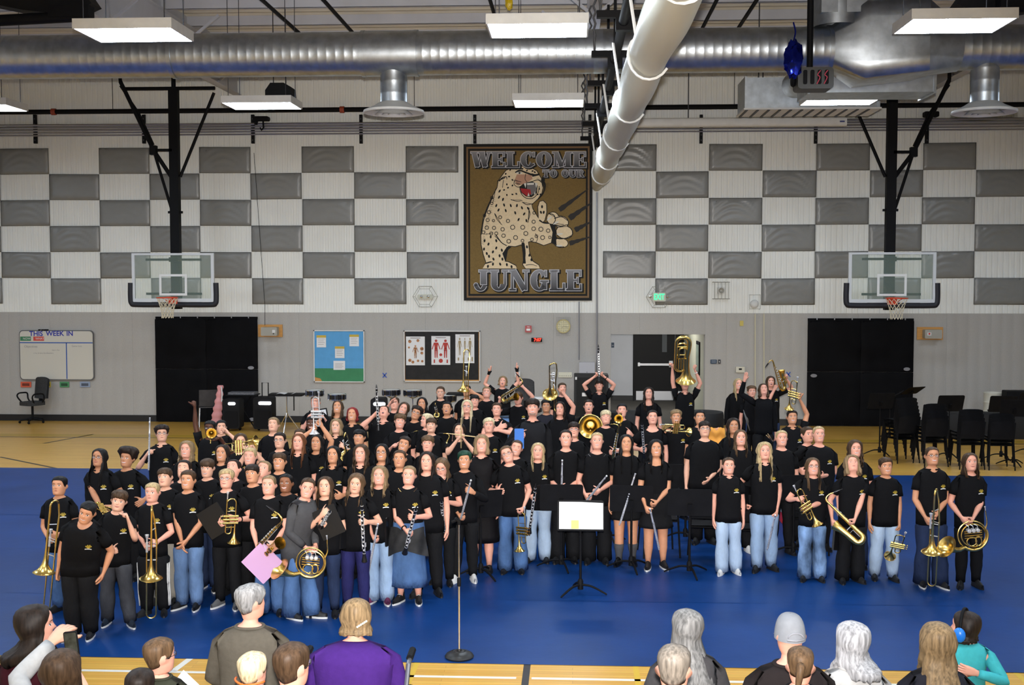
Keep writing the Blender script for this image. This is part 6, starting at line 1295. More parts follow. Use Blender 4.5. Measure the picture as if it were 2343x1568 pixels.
def person(px, ytop, h, label, hair=('short', 'brown', 0), skin='f', top='tee', bot=('straight', 'black'), shoes='bb', L=None, R=None, tilt=0, nod=0, turn=0, yaw=0, g=.95, lean=0, bend=0, glasses=False, mouth=None, logo=True, group='band members', stance=None, world=None, sit=False, adult=False, topc='black', vol=1.0, seat=0.0, eye=1, elbow=None, hem=.45, name='person', extra=None, dx=0, dy=0):
 sd0=int(px*7+ytop*13);rn=random.Random(sd0);fig=Fig(h, g, lean, bend, sit, adult)
 yw=math.radians(yaw);Rz=rotm((0, 0, 1), yw)
 Rt=fig.R();Rh=Rt@rotm((0, 0, 1), math.radians(turn))@rotm((1, 0, 0), math.radians(nod-(9 if eye else 0)))@rotm((0, 1, 0), math.radians(tilt))
 piv=fig.spine([0, .012, h-fig.HH+.012*fig.hs])[0];Hc=piv+Rh@V(0, -.012, fig.HH/2-.012)*1.0
 crown=Hc+Rh@V(0, .0, .118*fig.hs)
 cz=crown[2]+seat
 Wt=at_z(px, ytop, cz)if world is None else V(*world, 0)
 loc=V(Wt[0], Wt[1], 0)-(Rz@V(crown[0], crown[1], 0))*(world is None);loc[2]=seat
 root=thing(name, label, 'person', loc, yw, group)
 def tolocal(p):return Rz.T@(np.asarray(p, float)-loc)
 arms={}
 S_={1:R, -1:L}
 for sd in(1, -1):
  a=S_[sd];pole=V(sd*.55, .55, -.65);tw=0.0;pose='relax'
  sh=fig.shoulder(sd);base=lambda x, y, z:fig.spine([x*h, y*h, z*h])[0]
  if a is None or a=='side':T=base(sd*.135*(1+(g-1)*.8), -.015, .425);pole=V(sd*.6, .8, 0)
  elif a=='clasp':T=base(-sd*.002, -.125*(1+(g-1)), .475+.012*sd);pole=V(sd*.9, .35, -.3)
  elif a=='behind':T=base(sd*.06, .11, .5);pole=V(sd*1, .4, 0)
  elif a=='lap':T=V(sd*.06*h, -.16*h, .53*h+fig.dz);pole=V(sd*.8, .5, -.4)
  elif a=='bent':T=base(sd*.05, -.14, .60);pose='grip'
  elif a=='up':T=base(sd*.16, -.02, 1.08);pole=V(sd*.8, .1, -.3);pose='open'
  else:
   q=at_y(a[0], a[1], loc[1]-a[2]);T=tolocal(q);pose=a[3]if len(a)>3 else 'grip'
   if len(a)>4:tw=a[4]
   if T[2]>sh[2]-.03:pole=V(sd*.6, .2, -.8)
  if elbow and sd in elbow:pole=V(*elbow[sd])
  arms[sd]=(arm_path(fig, sd, T, pole), pose, tw)
 st=stance or((-.058+rn.uniform(-.012, .006), rn.uniform(-.03, .03)), (.058+rn.uniform(-.006, .012), rn.uniform(-.03, .03)))
 feet={-1:(st[0][0]*h, st[0][1]*h), 1:(st[1][0]*h, st[1][1]*h)}
 def add(nm, me, par=None, m4=None, lab=None):
  o=link(nm, me, par or root, m4)
  if lab:o['label']=lab
  return o
 add('body', build_body(fig, arms, feet, Rh, Hc).mesh('body', SKIN[skin]))
 if top:
  kw=dict(tee=dict(), polo=dict(neckdrop=.012), vneck=dict(neckdrop=.035, loose=.008), long=dict(sleeve=1.5), blazer=dict(sleeve=1.5, hem=.36, loose=.016), hoodie=dict(sleeve=1.5, loose=.018), velvet=dict(sleeve=.3, loose=.007), coat=dict(sleeve=1.5, loose=.02))[top].copy()
  kw.setdefault('hem', hem)
  tp=add({'tee':'shirt', 'polo':'polo_shirt', 'vneck':'blouse', 'long':'long_sleeved_shirt', 'blazer':'blazer', 'hoodie':'hooded_sweater', 'velvet':'velvet_top', 'coat':'coat'}[top], build_top(fig, arms, top, rn.uniform(0, 6), **kw).mesh('shirt', CLOTH[topc]))
  if top in('polo', 'coat', 'blazer'):
   mb=MB();ring=fig.ring(.847, .004*h, 0, 0, 0, 0, np.array([math.radians(285+330*i/20)for i in range(21)]));mb.tube(ring, [.0085*h]*21, 6, flat=.6);add('collar', mb.mesh('collar', CLOTH[topc]), tp)
  if logo and top in('tee', 'polo', 'hoodie'):
   mb=MB();th0=math.radians(270+29);z0=.728
   def em(a, b):
    zf=z0+b/h;r=fig.ring(zf, (.013*h if zf<.785 else .01*h)+.0055, .098*g, .064*g, 0, 0, np.array([th0+a/(.098*h*g)]));return tuple(r[0])
   def bl(cx, cz, rx, rz_, n=8):mb.poly([em(cx+rx*math.cos(2*math.pi*i/n), cz+rz_*math.sin(2*math.pi*i/n))for i in range(n)])
   bl(0, .004, .016, .012, 10)
   for cx, cz in((-.021, .012), (-.0085, .022), (.0085, .022), (.021, .012)):bl(cx, cz, .0065, .0085)
   mb.mi=1
   for i in range(6):u0, u1=-1+i/3, -1+(i+1)/3;f=lambda u:-.0135-.005*u*u;mb.poly([em(u0*.03, f(u0)-.0055), em(u1*.03, f(u1)-.0055), em(u1*.03, f(u1)+.0045), em(u0*.03, f(u0)+.0045)])
   add('paw_emblem', mb.mesh('paw_emblem', [GOLD, EMW], False), tp, lab='gold paw print over a white banner')
 if bot:
  bt=add({'skirt':'skirt', 'longskirt':'skirt', 'miniskirt':'skirt', 'dress':'skirt'}.get(bot[0], 'trousers'), build_bottom(fig, feet, bot[0]).mesh('trousers', DEN[bot[1]]if bot[1]in DEN else CLOTH[bot[1]]))
 k=h/1.45
 for sd in(-1, 1):
  if shoes is None:break
  H, K, A=leg_pts(fig, sd, feet[sd]);m4=Matrix.Translation((A[0], A[1], -seat if False else 0))@Matrix.Rotation(math.radians(sd*rn.uniform(6, 20)), 4, 'Z')@Matrix.Scale(k, 4)
  nm, me, sub=KIT['shoe_'+shoes][0];o=add(nm, me, None, m4)
  for n2, m2, _ in sub:link(n2, m2, o)
 M4=Matrix([[*(Rh[i]*fig.hs), Hc[i]]for i in range(3)]+[[0, 0, 0, 1]])
 if eye:
  sq=.62 if eye==2 else 1
  for sd in(-1, 1):add('eye', EYES[(sd, sq)], None, M4)
  hc=hair[1]if hair else 'brown'
  for sd in(-1, 1):
   if(sd, hc)not in BROWS:BROWS[(sd, hc)]=brow_mesh(sd, mat('brow_'+hc, tuple(min(q, .2)*.8 for q in MATS['hair_'+hc].node_tree.nodes['Principled BSDF'].inputs['Base Color'].default_value[:3]), .7))
   add('eyebrow', BROWS[(sd, hc)], None, M4)
  add('mouth', MOUTH[mouth or rn.choice(['teeth', 'teeth', 'smile'])], None, M4)
 if glasses:
  gl=add('glasses', GLASS_F, None, M4);link('lenses', GLASS_L, gl)
 if hair:
  M1=Matrix([[*Rh[i], Hc[i]]for i in range(3)]+[[0, 0, 0, 1]])
  add('hair', build_hair(hair[0], hair[2]if len(hair)>2 else 0, vol, sd0, fig.hs, .05 if adult else 0).mesh('hair', HAIR[hair[1]]), None, M1)
 root['_loc']=[float(q)for q in loc]
 del root['_loc']
 return root, fig, loc, (Rz, Rh, Hc), arms, feet
# ------------------------------------------------------------------ the band, from left to right in each row
J=lambda k:('straight', k)
def Yof(r):return float(r[2][1])
# ---- front row, left wing
p=person(137, 1089, 1.37, 'boy at the far left with short black hair holding a trombone upright', ('short', 'black'), 'm', bot=J('jeans'), L=(112, 1238, .2), R=(124, 1228, .26), mouth='small', stance=((-.02, .0), (.085, .03)))
play('trombone', (105, 1408), (131, 1134), Yof(p)-.34, 'brass trombone held upright by the boy at the far left', roll=(-.5, -1, 0))
p=person(206, 1150, 1.37, 'heavyset grinning boy in black leaning forward at far left, with no instrument', ('short', 'black', 0), 'm', g=1.2, bot=('jogger', 'black'), shoes='bw', lean=14, bend=18, tilt=6, eye=1, mouth='teeth', L='side', R='side', stance=((-.05, .0), (.05, .04)))
p=person(229, 1026, 1.49, 'girl with very long straight black hair and glasses behind the leaning boy', ('long', 'black', .36), 't', glasses=True, turn=-6, top='polo', bot=('wide', 'black'), shoes='bw', L=(237, 1172, .3), R=(252, 1166, .3), mouth='smile')
play('trumpet', (268, 1176), (222, 1160), Yof(p)-.36, 'trumpet held low by the girl with very long black hair')
p=person(294, 1028, 1.46, 'girl with a big round dark afro behind the boy touching his chin', ('afro', 'dark'), 't', tilt=5, turn=-4, L='side', R=(322, 1150, .2, 'relax'), bot=J('black'), mouth='teeth', vol=.9)
p=person(277, 1123, 1.33, 'boy in grey jeans with his fist to his chin and a black watch', ('mop', 'brown'), 'f', lean=4, bend=6, tilt=8, bot=J('greyj'), shoes='uw', L=(262, 1262, .22, 'fist'), R=(289, 1178, .2, 'fist'), mouth='smile', stance=((-.07, .06), (.10, -.02)), yaw=14, elbow={1:(.3, -.3, -1)})
def bracelet(pr, sd, m, r=.019, nm='wrist_watch'):
 a=pr[4][sd][0];c=a['E']+(a['W']-a['E'])*.86;mb=MB();h=pr[1].h;ring=armring(c, a['A2'], a['u2'], sd, .0185*h*pr[1].g**.6, .0165*h*pr[1].g**.6);mb.tube(ring, .006, 6, True, flat=1.5);link(nm, mb.mesh(nm, m), pr[0])
bracelet(p, -1, BLACK)
p=person(349, 1104, 1.33, 'blond boy in black track pants with white side stripes holding a trombone upright', ('short', 'blond'), 'p', bot=('jogger', 'black'), L=(334, 1255, .18), R=(352, 1246, .25), mouth='flat', nod=4)
TRACK=p
play('trombone', (346, 1416), (348, 1148), Yof(p)-.34, 'shiny brass trombone held upright by the boy with striped track pants', roll=(.3, -1, 0))
for sd, sg in((1, 1), (-1, -1)):
 fig=p[1];H, K, A=leg_pts(fig, sd, p[5][sd])
 for k in range(3):
  mb=MB();rows=[(H+(K-H)*t, .069-.010*t)for t in(.3, .6, 1)]+[(K+(A-K)*t, .062-.012*t)for t in(.3, .6, .86)];ang=math.radians(-22+16*k)
  pts=[(c+V(sd*math.cos(ang)*r*fig.h, math.sin(ang)*r*fig.h*1.08, 0))for c, r in rows];mb.tube(pts, .0075, 5, flat=.6);link('white_stripe', mb.mesh('white_stripe', SWH), p[0])
person(376, 1070, 1.41, 'brown haired boy in khaki trousers right behind the blond trombone boy', ('bangs', 'brown'), 'f', bot=J('khaki'), mouth='smile', tilt=-5)
person(431, 1076, 1.41, 'smiling boy in faded jeans with both hands clasped in front', ('short', 'brown'), 'm', bot=J('mid'), shoes='bw', L='clasp', R='clasp', mouth='teeth', vol=1.4)
person(424, 1053, 1.44, 'dark haired boy peering over the head of the boy in faded jeans, head tipped back', ('short', 'dark'), 'f', nod=-14, mouth='flat', eye=2)
person(428, 1009, 1.46, 'girl with long wavy dirty blond hair smiling behind the boys at left', ('wavy', 'dirty', .26), 'p', mouth='teeth')
p=person(370, 974, 1.52, 'teen with a mop of curly dark hair and glasses holding a flute straight up', ('curly', 'dark'), 'f', glasses=True, turn=20, L=(340, 1034, .16), R='side', top='polo', mouth='flat')
play('flute', (340, 1076), (343, 954), Yof(p)-.2, 'silver flute held straight up by the curly haired teen at left')
person(474, 1050, 1.42, 'boy with a thick brown bowl cut between the smiling boy and the boy with glasses', ('fringe', 'brown'), 'f', nod=8, mouth='teeth', vol=1.25, bot=J('dark'), shoes='bw')
p=person(519, 1073, 1.42, 'blond boy with glasses holding a trumpet and a black binder', ('swept', 'blond'), 'p', glasses=True, bot=('slim', 'black'), shoes='gw', L=(505, 1199, .24), R=(536, 1190, .26), mouth='smile')
bracelet(p, 1, BLACK)
play('trumpet', (523, 1243), (531, 1124), Yof(p)-.34, 'brass trumpet held bell down by the blond boy with glasses', roll=(-1, -.5, 0))
def folder(label, px, py, Y, w, h, ang, m, thick=.02, tilt=0.0, name='binder', page=True, yawf=0.0, cat='binder'):
 c=at_y(px, py, Y);t=bpy.data.objects.new(name, None);COL.objects.link(t);t.empty_display_size=.05;t.matrix_world=Matrix.Translation(tuple(c))@Matrix.Rotation(yawf, 4, 'Z')@Matrix.Rotation(tilt, 4, 'X')@Matrix.Rotation(ang, 4, 'Y');tag(t, label, cat)
 mb=MB();mb.rbox((0, -thick/2, 0), (w, .003, h), .01, 2);link('cover', mb.mesh('cover', m, 'auto'), t);mb=MB();mb.rbox((0, thick/2, 0), (w, .003, h), .01, 2);link('cover', mb.mesh('cover', m, 'auto'), t)
 mb=MB();mb.box((-w/2, -thick/2, -h/2), (-w/2+.004, thick/2, h/2));link('spine', mb.mesh('spine', m, False), t)
 if page:mb=MB();mb.box((-w/2+.01, -thick/2+.003, -h/2+.008), (w/2-.006, thick/2-.003, h/2-.008));link('pages', mb.mesh('pages', PAPER, False), t)
 return t
BIND=mat('binder_black', (.009, .009, .01), .3)
folder('black binder tucked behind the trumpet of the blond boy with glasses', 491, 1192, Yof(p)-.22, .25, .3, math.radians(-32), BIND)
person(537, 1053, 1.44, 'dark haired boy with his head thrown back behind the boy with glasses', ('short', 'dark'), 'p', nod=-22, tilt=-8, turn=-12, mouth='flat', eye=2)
person(573, 1024, 1.46, 'round faced blond boy with cropped hair in the second row at left', ('short', 'blond'), 'p', mouth='teeth', g=1.1, eye=2)
person(576, 1062, 1.43, 'boy with dark brown hair and a sly smile behind the girl with the lavender folder', ('bangs', 'dark'), 'm', tilt=-6, turn=-4, mouth='smile', bot=J('black'))
person(610, 1056, 1.42, 'small blond boy tilting his head back between two brown haired boys', ('short', 'dirty'), 'p', nod=-20, tilt=12, mouth='small')
person(640, 1035, 1.45, 'tan boy with brown hair beaming behind the girl with the saxophone', ('bangs', 'brown'), 'm', mouth='teeth')
p=person(616, 1087, 1.40, 'girl with pulled back blond hair holding a saxophone and a lavender folder', ('pony', 'dirty', .2), 'p', L=(590, 1260, .22), R=(622, 1250, .28), bot=('flare', 'jeans'), mouth='teeth')
play('sax', (592, 1258), (658, 1165), Yof(p)-.3, 'brass saxophone slung across the girl with the lavender folder', roll=(-.1, -1, .1))
folder('lavender folder hanging cornerwise from the hands of the girl with the saxophone', 601, 1288, Yof(p)-.40, .305, .29, math.radians(45), mat('lavender_card', srgb(208, 164, 206), .5), .008, name='folder', page=False, cat='folder')
person(655, 1084, 1.34, 'dark skinned girl with tied back black hair beside the grey blazer', ('bun', 'black'), 'b', mouth='teeth', bot=J('jeans'))
p=person(708, 1093, 1.42, 'girl in a grey blazer leaning in with a french horn', ('pony', 'brown', .2), 'p', top='blazer', topc='grey', logo=False, bot=('flare', 'jeans'), shoes='bw', yaw=58, turn=-46, lean=2, bend=14, L=(708, 1262, .1), R=(722, 1262, .12), mouth='teeth', stance=((-.05, .0), (.05, -.1)), g=1.08)
inst('horn', 'french_horn', Matrix.Translation(tuple(at_y(711, 1288, Yof(p)-.3)))@Matrix.Rotation(math.radians(8), 4, 'Z')@Matrix.Rotation(math.radians(6), 4, 'Y')@Matrix.Scale(.94, 4), 'brass french horn with its wide bell at left, hanging from the grey blazer sleeve', 'french horn', 'band instruments')
p=person(745, 1090, 1.39, 'girl with long brown hair hugging a black folder and a clarinet', ('long', 'brown', .25), 'f', bot=('slim', 'dark'), shoes='flat', L=(744, 1172, .22), R=(738, 1200, .2), mouth='smile')
play('clarinet', (734, 1205), (775, 1137), Yof(p)-.26, 'clarinet held slantwise by the girl hugging a black folder')
folder('black folder with a blue label hugged by the girl with long brown hair', 752, 1195, Yof(p)-.17, .24, .3, math.radians(-24), BIND)
p=person(818, 1084, 1.40, 'girl with long light brown hair looking down, clarinet upright, navy trousers', ('wavy', 'mid', .3), 'f', nod=10, tilt=8, L='side', R=(831, 1195, .22), bot=('slim', 'navy'), shoes='boot', mouth='smile')
play('clarinet', (834, 1285), (827, 1138), Yof(p)-.28, 'clarinet held upright by the girl in navy trousers')
folder('grey and black folder held at the side of the girl in navy trousers', 793, 1220, Yof(p)-.06, .24, .3, math.radians(6), BIND, yawf=math.radians(70))
p=person(869, 1066, 1.42, 'girl with wavy hair in pale blue jeans and plum sneakers holding a flute low', ('wavy', 'dirty', .25), 'p', L=(856, 1236, .2), R='side', bot=('wide', 'light'), shoes='pw', mouth='teeth')
play('flute', (842, 1312), (868, 1183), Yof(p)-.24, 'silver flute held pointing down by the girl in plum sneakers')
folder('black binder held at the right side of the girl in plum sneakers', 893, 1212, Yof(p)-.02, .24, .3, math.radians(-4), BIND, yawf=math.radians(75))
p=person(938, 1065, 1.43, 'girl with slicked back blond hair in a long denim skirt and high top sneakers', ('pony', 'dirty', .2), 'p', L=(934, 1222, .26), R=(944, 1184, .24), bot=('longskirt', 'jeans'), shoes='high', mouth='teeth', tilt=4)
bracelet(p, -1, BLACK)
play('clarinet', (926, 1266), (958, 1140), Yof(p)-.3, 'clarinet held slantwise by the girl in the long denim skirt', grow=1.05)
mb=MB()
c=p[2]
def fnj(u, v):
 a=math.radians(200+140*u);r=.19+.03*v+.012*math.sin(u*17+v*3);return(c[0]+r*math.cos(a)*1.0, c[1]-.01+r*math.sin(a)*.78, .80-.30*v*(1-.35*math.sin(math.pi*u)**3)+.02*math.sin(u*9))
mb.grid(fnj, 22, 10);mb.grid(lambda u, v:tuple(np.array(fnj(u, v))+V(0, .02, 0)), 22, 10);solo('tied_jacket', mb, mat('camo_black', (.014, .014, .015), .8, nscale=9, namt=.9), 'black and grey patterned jacket tied round the waist of the girl in the denim skirt', 'jacket')
mb=MB();fig=p[1];mb.tube([tuple(np.array(q)+p[2])for q in fig.ring(.815, .02, 0, 0, 0, 0, np.radians([232, 245, 258, 270, 282, 295, 308]))+np.array([(0, 0, z)for z in(.05, .02, -.005, -.03, -.005, .02, .05)])], .0016, 4);solo('necklace', mb, BRASSR, 'thin gold necklace of the girl in the long denim skirt', 'necklace')
# ---- centre front
person(977, 1033, 1.53, 'tall girl all in black with long dark brown hair beside the small girl looking down', ('long', 'dark', .22), 'p', bot=('slim', 'black'), shoes='boot', mouth='smile', nod=3, g=1.1)
p=person(1010, 1049, 1.40, 'small girl with glasses looking down at her clarinet, hand to her mouth', ('long', 'mid', .2), 'p', glasses=True, nod=22, turn=-6, L=(1012, 1092, .2, 'fist'), R=(1016, 1148, .24), bot=('slim', 'black'), shoes='flat', mouth='flat')
play('clarinet', (1018, 1228), (1008, 1126), Yof(p)-.26, 'silver keyed clarinet held low by the small girl looking down')
p=person(1063, 1032, 1.45, 'kid with dark green hair in a black long sleeved shirt holding a flute', ('swept', 'green'), 'm', top='long', logo=False, bot=('slim', 'black'), shoes='ww', L=(1054, 1186, .2), R=(1074, 1122, .24), mouth='teeth', vol=1.3)
play('flute', (1054, 1187), (1082, 1083), Yof(p)-.28, 'silver flute held slantwise by the kid with dark green hair')
p=person(1102, 996, 1.56, 'girl in a black velvet top and knee length skirt with loose curly light brown hair', ('bob', 'dirty', .13), 'p', top='velvet', topc='velvet', logo=False, bot=('skirt', 'velvet'), shoes='flat', L='side', R='side', mouth='teeth', turn=4, vol=1.3)
p=person(1154, 1020, 1.46, 'girl with round glasses and flared jeans tilting her head, trumpet in hand', ('bun', 'mid'), 'p', glasses=True, tilt=-14, lean=-4, bot=('flare', 'jeans'), shoes='flat', L=(1143, 1125, .2, 'relax'), R=(1194, 1172, .12), mouth='teeth')
play('trumpet', (1197, 1262), (1193, 1156), Yof(p)-.14, 'brass trumpet hanging bell down beside the girl in flared jeans', roll=(1, -.6, 0))
person(1186, 1006, 1.44, 'boy with very short brown hair leaning in above the girl with round glasses', ('buzz', 'brown'), 'p', tilt=12, mouth='teeth', eye=2)
p=person(1231, 1013, 1.42, 'girl with long pale blond hair in pale jeans holding a clarinet low', ('long', 'blond', .26), 'p', L=(1219, 1142, .2), R=(1246, 1165, .08), bot=('wide', 'pale'), shoes='bb', mouth='smile')
play('clarinet', (1211, 1220), (1227, 1100), Yof(p)-.25, 'clarinet held low by the blond girl in pale jeans')
folder('black folder held upright beside the blond girl in pale jeans', 1240, 1136, Yof(p)-.14, .22, .28, math.radians(2), BIND, yawf=math.radians(55))
p=person(1295, 983, 1.57, 'tall girl with slicked back dark hair behind the music stand, flute upright', ('bun', 'dark'), 'p', L=(1284, 1122, .22), R=(1290, 1128, .24), logo=False, bot=('flare', 'black'), mouth='teeth')
play('flute', (1283, 1160), (1287, 1044), Yof(p)-.27, 'silver flute held upright behind the central music stand')
p=person(1366, 989, 1.55, 'tall girl with slicked back blond hair holding a flute across, wearing a thin necklace', ('bun', 'blond'), 'p', L=(1343, 1140, .24), R=(1366, 1128, .24), logo=False, bot=('flare', 'black'), mouth='teeth')
play('flute', (1338, 1150), (1395, 1081), Yof(p)-.3, 'silver flute held slantwise by the tall blond girl')
mb=MB();fig=p[1];mb.tube([tuple(np.array(q)+p[2])for q in fig.ring(.815, .02, 0, 0, 0, 0, np.radians([232, 245, 258, 270, 282, 295, 308]))+np.array([(0, 0, z)for z in(.05, .02, -.005, -.02, -.005, .02, .05)])], .0016, 4);solo('necklace', mb, STEEL, 'thin dark necklace of the tall blond girl with the flute', 'necklace')
p=person(1433, 994, 1.53, 'girl with long straight black hair, short black skirt and grey socks', ('long', 'black', .4), 'm', logo=False, L='side', R=(1440, 1150, .2), bot=('miniskirt', 'black'), shoes='patent', mouth='smile', eye=2)
play('flute', (1417, 1202), (1455, 1080), Yof(p)-.24, 'silver flute held by the girl with grey socks')
for sd in(-1, 1):
 H, K, A=leg_pts(p[1], sd, p[5][sd]);mb=MB();mb.tube([A+(K-A)*t for t in(-.1, .2, .4, .6)], [.039, .041, .055, .06], 14);link('sock', mb.mesh('sock', CLOTH['grey']), p[0])
p=person(1501, 1006, 1.50, 'girl with long wavy black hair in a short black dress and black sneakers', ('wavy', 'black', .32), 'm', top='vneck', logo=False, L=(1480, 1170, .2), R=(1498, 1156, .22), bot=('dress', 'black'), shoes='bw', mouth='teeth')
play('flute', (1508, 1258), (1484, 1150), Yof(p)-.24, 'silver flute held pointing down by the girl in the short black dress')
p=person(1612, 963, 1.56, 'broad teen with glasses and short dark hair behind the right music stands', ('bangs', 'dark'), 'f', glasses=True, g=1.15, logo=False, L='side', R=(1618, 1102, .2, 'relax'), mouth='smile')
# ---- right wing
p=person(1667, 1046, 1.33, 'small girl in pale jeans and white sneakers with her arms at her sides', ('pony', 'brown', .15), 'p', top='polo', bot=('wide', 'pale'), shoes='ww', mouth='teeth')
p=person(1749, 1012, 1.48, 'girl with very long wavy blond hair in light jeans holding a flute at her side', ('wavy', 'blond', .38), 'p', top='polo', bot=('straight', 'light'), shoes='boot', L=(1706, 1162, .02), R=(1776, 1180, .06), mouth='smile', vol=1.1)
play('flute', (1755, 1258), (1777, 1165), Yof(p)-.1, 'silver flute hanging from the hand of the girl with very long wavy blond hair')
folder('black folder with white pages held by the girl with very long wavy blond hair', 1706, 1140, Yof(p)-.06, .22, .28, math.radians(14), BIND, yawf=math.radians(60))
p=person(1859, 1047, 1.37, 'girl with glasses and long light brown hair in acid washed jeans holding a trumpet', ('long', 'mid', .3), 'p', glasses=True, bot=('wide', 'acid'), shoes='bb', L=(1830, 1142, .24), R=(1842, 1166, .26), mouth='teeth')
play('trumpet', (1864, 1206), (1820, 1104), Yof(p)-.32, 'brass trumpet held slantwise by the girl in acid washed jeans', roll=(-.9, -.6, 0))
p=person(1947, 1044, 1.41, 'girl with tousled blond bob throwing her head back, saxophone across her body', ('bob', 'dirty', .14), 'p', nod=-22, mouth='flat', eye=2, bot=('wide', 'black'), L=(1905, 1200, .1), R=(1953, 1198, .26), vol=1.3)
play('sax', (1978, 1236), (1900, 1148), Yof(p)-.32, 'brass saxophone slung across the girl with her head thrown back', roll=(.1, 1, 0))
folder('dark folder with a white label held low by the saxophone girl at right', 1914, 1228, Yof(p)-.08, .2, .3, math.radians(12), BIND, yawf=math.radians(60))
p=person(2026, 1047, 1.37, 'boy with spiky brown hair in pale ripped jeans, trumpet at his side', ('swept', 'brown'), 'm', bot=('straight', 'pale'), L='side', R=(2058, 1222, .06), mouth='teeth')
play('trumpet', (2047, 1275), (2066, 1208), Yof(p)-.12, 'brass trumpet hanging bell down from the spiky haired boy', roll=(1, -.4, 0))
p=person(2132, 1022, 1.53, 'tall girl with glasses and tied back dark hair holding a trombone, at right', ('pony', 'brown', .2), 'm', glasses=True, top='polo', bot=('flare', 'dark'), shoes='bw', L=(2124, 1196, .22), R=(2140, 1184, .24), mouth='teeth')
play('trombone', (2131, 1342), (2144, 1108), Yof(p)-.3, 'brass trombone standing upright before the tall girl at right', roll=(-.6, -1, 0), grow=.98)
p=person(2219, 1036, 1.47, 'girl at the far right with long brown hair and boots holding a french horn', ('long', 'brown', .2), 'p', L=(2208, 1195, .22), R=(2222, 1196, .24), bot=('slim', 'black'), shoes='boot', mouth='smile')
inst('horn', 'french_horn', Matrix.Translation(tuple(at_y(2226, 1226, Yof(p)-.28)))@Matrix.Rotation(math.radians(-6), 4, 'Y')@Matrix.Scale(1.02, 4), 'brass french horn held low by the girl at the far right', 'french horn', 'band instruments')
# ---- second rows, left
p=person(481, 962, 1.50, 'dark skinned boy with glasses raising his fist while playing a trumpet', ('short', 'black'), 'd', glasses=True, L=(445, 918, .02, 'fist'), R=(502, 1002, .24), mouth='small', nod=4)
play('trumpet', (483, 1001), (483, 992), Yof(p)-.62, 'brass trumpet pointed straight at the camera by the boy with the raised fist', roll=(0, -.3, -1), Yb=Yof(p)-.12)
person(506, 961, 1.38, 'dark haired boy with a raised fist half hidden behind the boy playing trumpet', ('short', 'black'), 'f', R=(514, 984, .12, 'fist'), mouth='flat', turn=20)
person(509, 1017, 1.45, 'tan girl with brown hair pulled back grinning below the trumpet player', ('half', 'dark', .15), 'm', mouth='teeth')
p=person(550, 992, 1.48, 'boy with chin length brown hair blowing a trumpet to the right', ('bob', 'brown', .10), 'f', turn=18, R=(575, 1022, .25), L=(568, 1028, .2), mouth='small')
play('trumpet', (586, 1018), (553, 1022), Yof(p)-.45, 'brass trumpet blown by the boy with chin length brown hair', roll=(0, -.2, -1), Yb=Yof(p)-.14)
person(627, 955, 1.50, 'blond boy with cropped hair standing tall at the left of the crowd, head up', ('short', 'dirty'), 'f', nod=-8, mouth='smile', eye=2, L='side', logo=False)
person(641, 989, 1.47, 'boy with glasses and short dark hair in the third row at left', ('short', 'dark'), 'f', glasses=True, mouth='flat')
person(684, 992, 1.52, 'girl with very long straight auburn hair in the third row at left', ('long', 'auburn', .34), 'p', mouth='smile', top='polo', logo=False)
inst('horn', 'french_horn', Matrix.Translation(tuple(at_y(703, 1078, 15.55)))@Matrix.Rotation(math.radians(70), 4, 'Z')@Matrix.Scale(.62, 4), 'small brass horn loop seen before the girl with very long auburn hair', 'french horn', 'band instruments')
person(687, 981, 1.44, 'brown haired boy almost hidden behind the girl with very long auburn hair', ('short', 'brown'), 'f')
p=person(725, 994, 1.46, 'girl with black hair lifting a silver trumpet above her head with both hands', ('long', 'black', .2), 'm', L=(722, 978, .1), R=(729, 965, .12), mouth='smile', elbow={-1:(-1, 0, -.4), 1:(1, 0, -.4)})
play('silver_trumpet', (727, 993), (722, 892), Yof(p)-.16, 'silver trumpet raised bell down above the girl with black hair', roll=(1, -.4, 0))
person(763, 1020, 1.47, 'tan girl with straight black hair and parted bangs in the third row', ('half', 'black', .2), 'm', mouth='smile', top='polo', R=(775, 1137, .2))
person(722, 906, 1.52, 'boy with light brown hair behind the raised silver trumpet holding an open folder', ('short', 'mid'), 'p', mouth='teeth', L=(708, 954, .2), R=(740, 954, .2), logo=False, elbow={-1:(-.5, .2, -1), 1:(.5, .2, -1)})
o=folder('open folder with white pages held by the boy behind the silver trumpet', 730, 952, 19.0, .3, .22, math.radians(-10), BIND, .012)
mb=MB();mb.box((-.13, -.012, -.09), (-.01, -.009, .09));mb.box((.01, -.012, -.09), (.13, -.009, .09));link('open_page', mb.mesh('open_page', PAPER, False), o)
person(714, 953, 1.48, 'dark skinned girl half hidden behind raised arms at left', ('short', 'black'), 'd', mouth='teeth', vol=1.5)
person(774, 917, 1.55, 'girl with long brown hair laughing with her chin up in the back row', ('long', 'brown', .28), 'm', nod=-10, mouth='teeth')
person(807, 932, 1.55, 'girl with dyed red hair tied back laughing in the back row', ('half', 'red', .1), 'm', nod=-4, mouth='teeth', eye=2, top='polo')
p=person(770, 958, 1.48, 'girl with chin length blond hair below the girl with dyed red hair', ('bob', 'dirty', .14), 'f', mouth='teeth', top='polo', logo=False, L='side', R=(784, 1020, .15))
play('trombone', (801, 1060), (787, 978), Yof(p)-.3, 'brass trombone slide before the girl with chin length blond hair', roll=(0, -1, 0), grow=.82)
person(822, 982, 1.48, 'boy with straight black hair in the middle left of the crowd', ('bangs', 'black'), 'm', mouth='smile')
person(826, 1017, 1.50, 'girl with long wavy brown hair and parted fringe, smiling, middle left', ('wavy', 'brown', .26), 'p', mouth='teeth', top='polo', logo=False)
person(874, 1015, 1.49, 'girl with round dark glasses and long black hair, grinning', ('half', 'black', .2), 'm', glasses=True, mouth='teeth', logo=False)
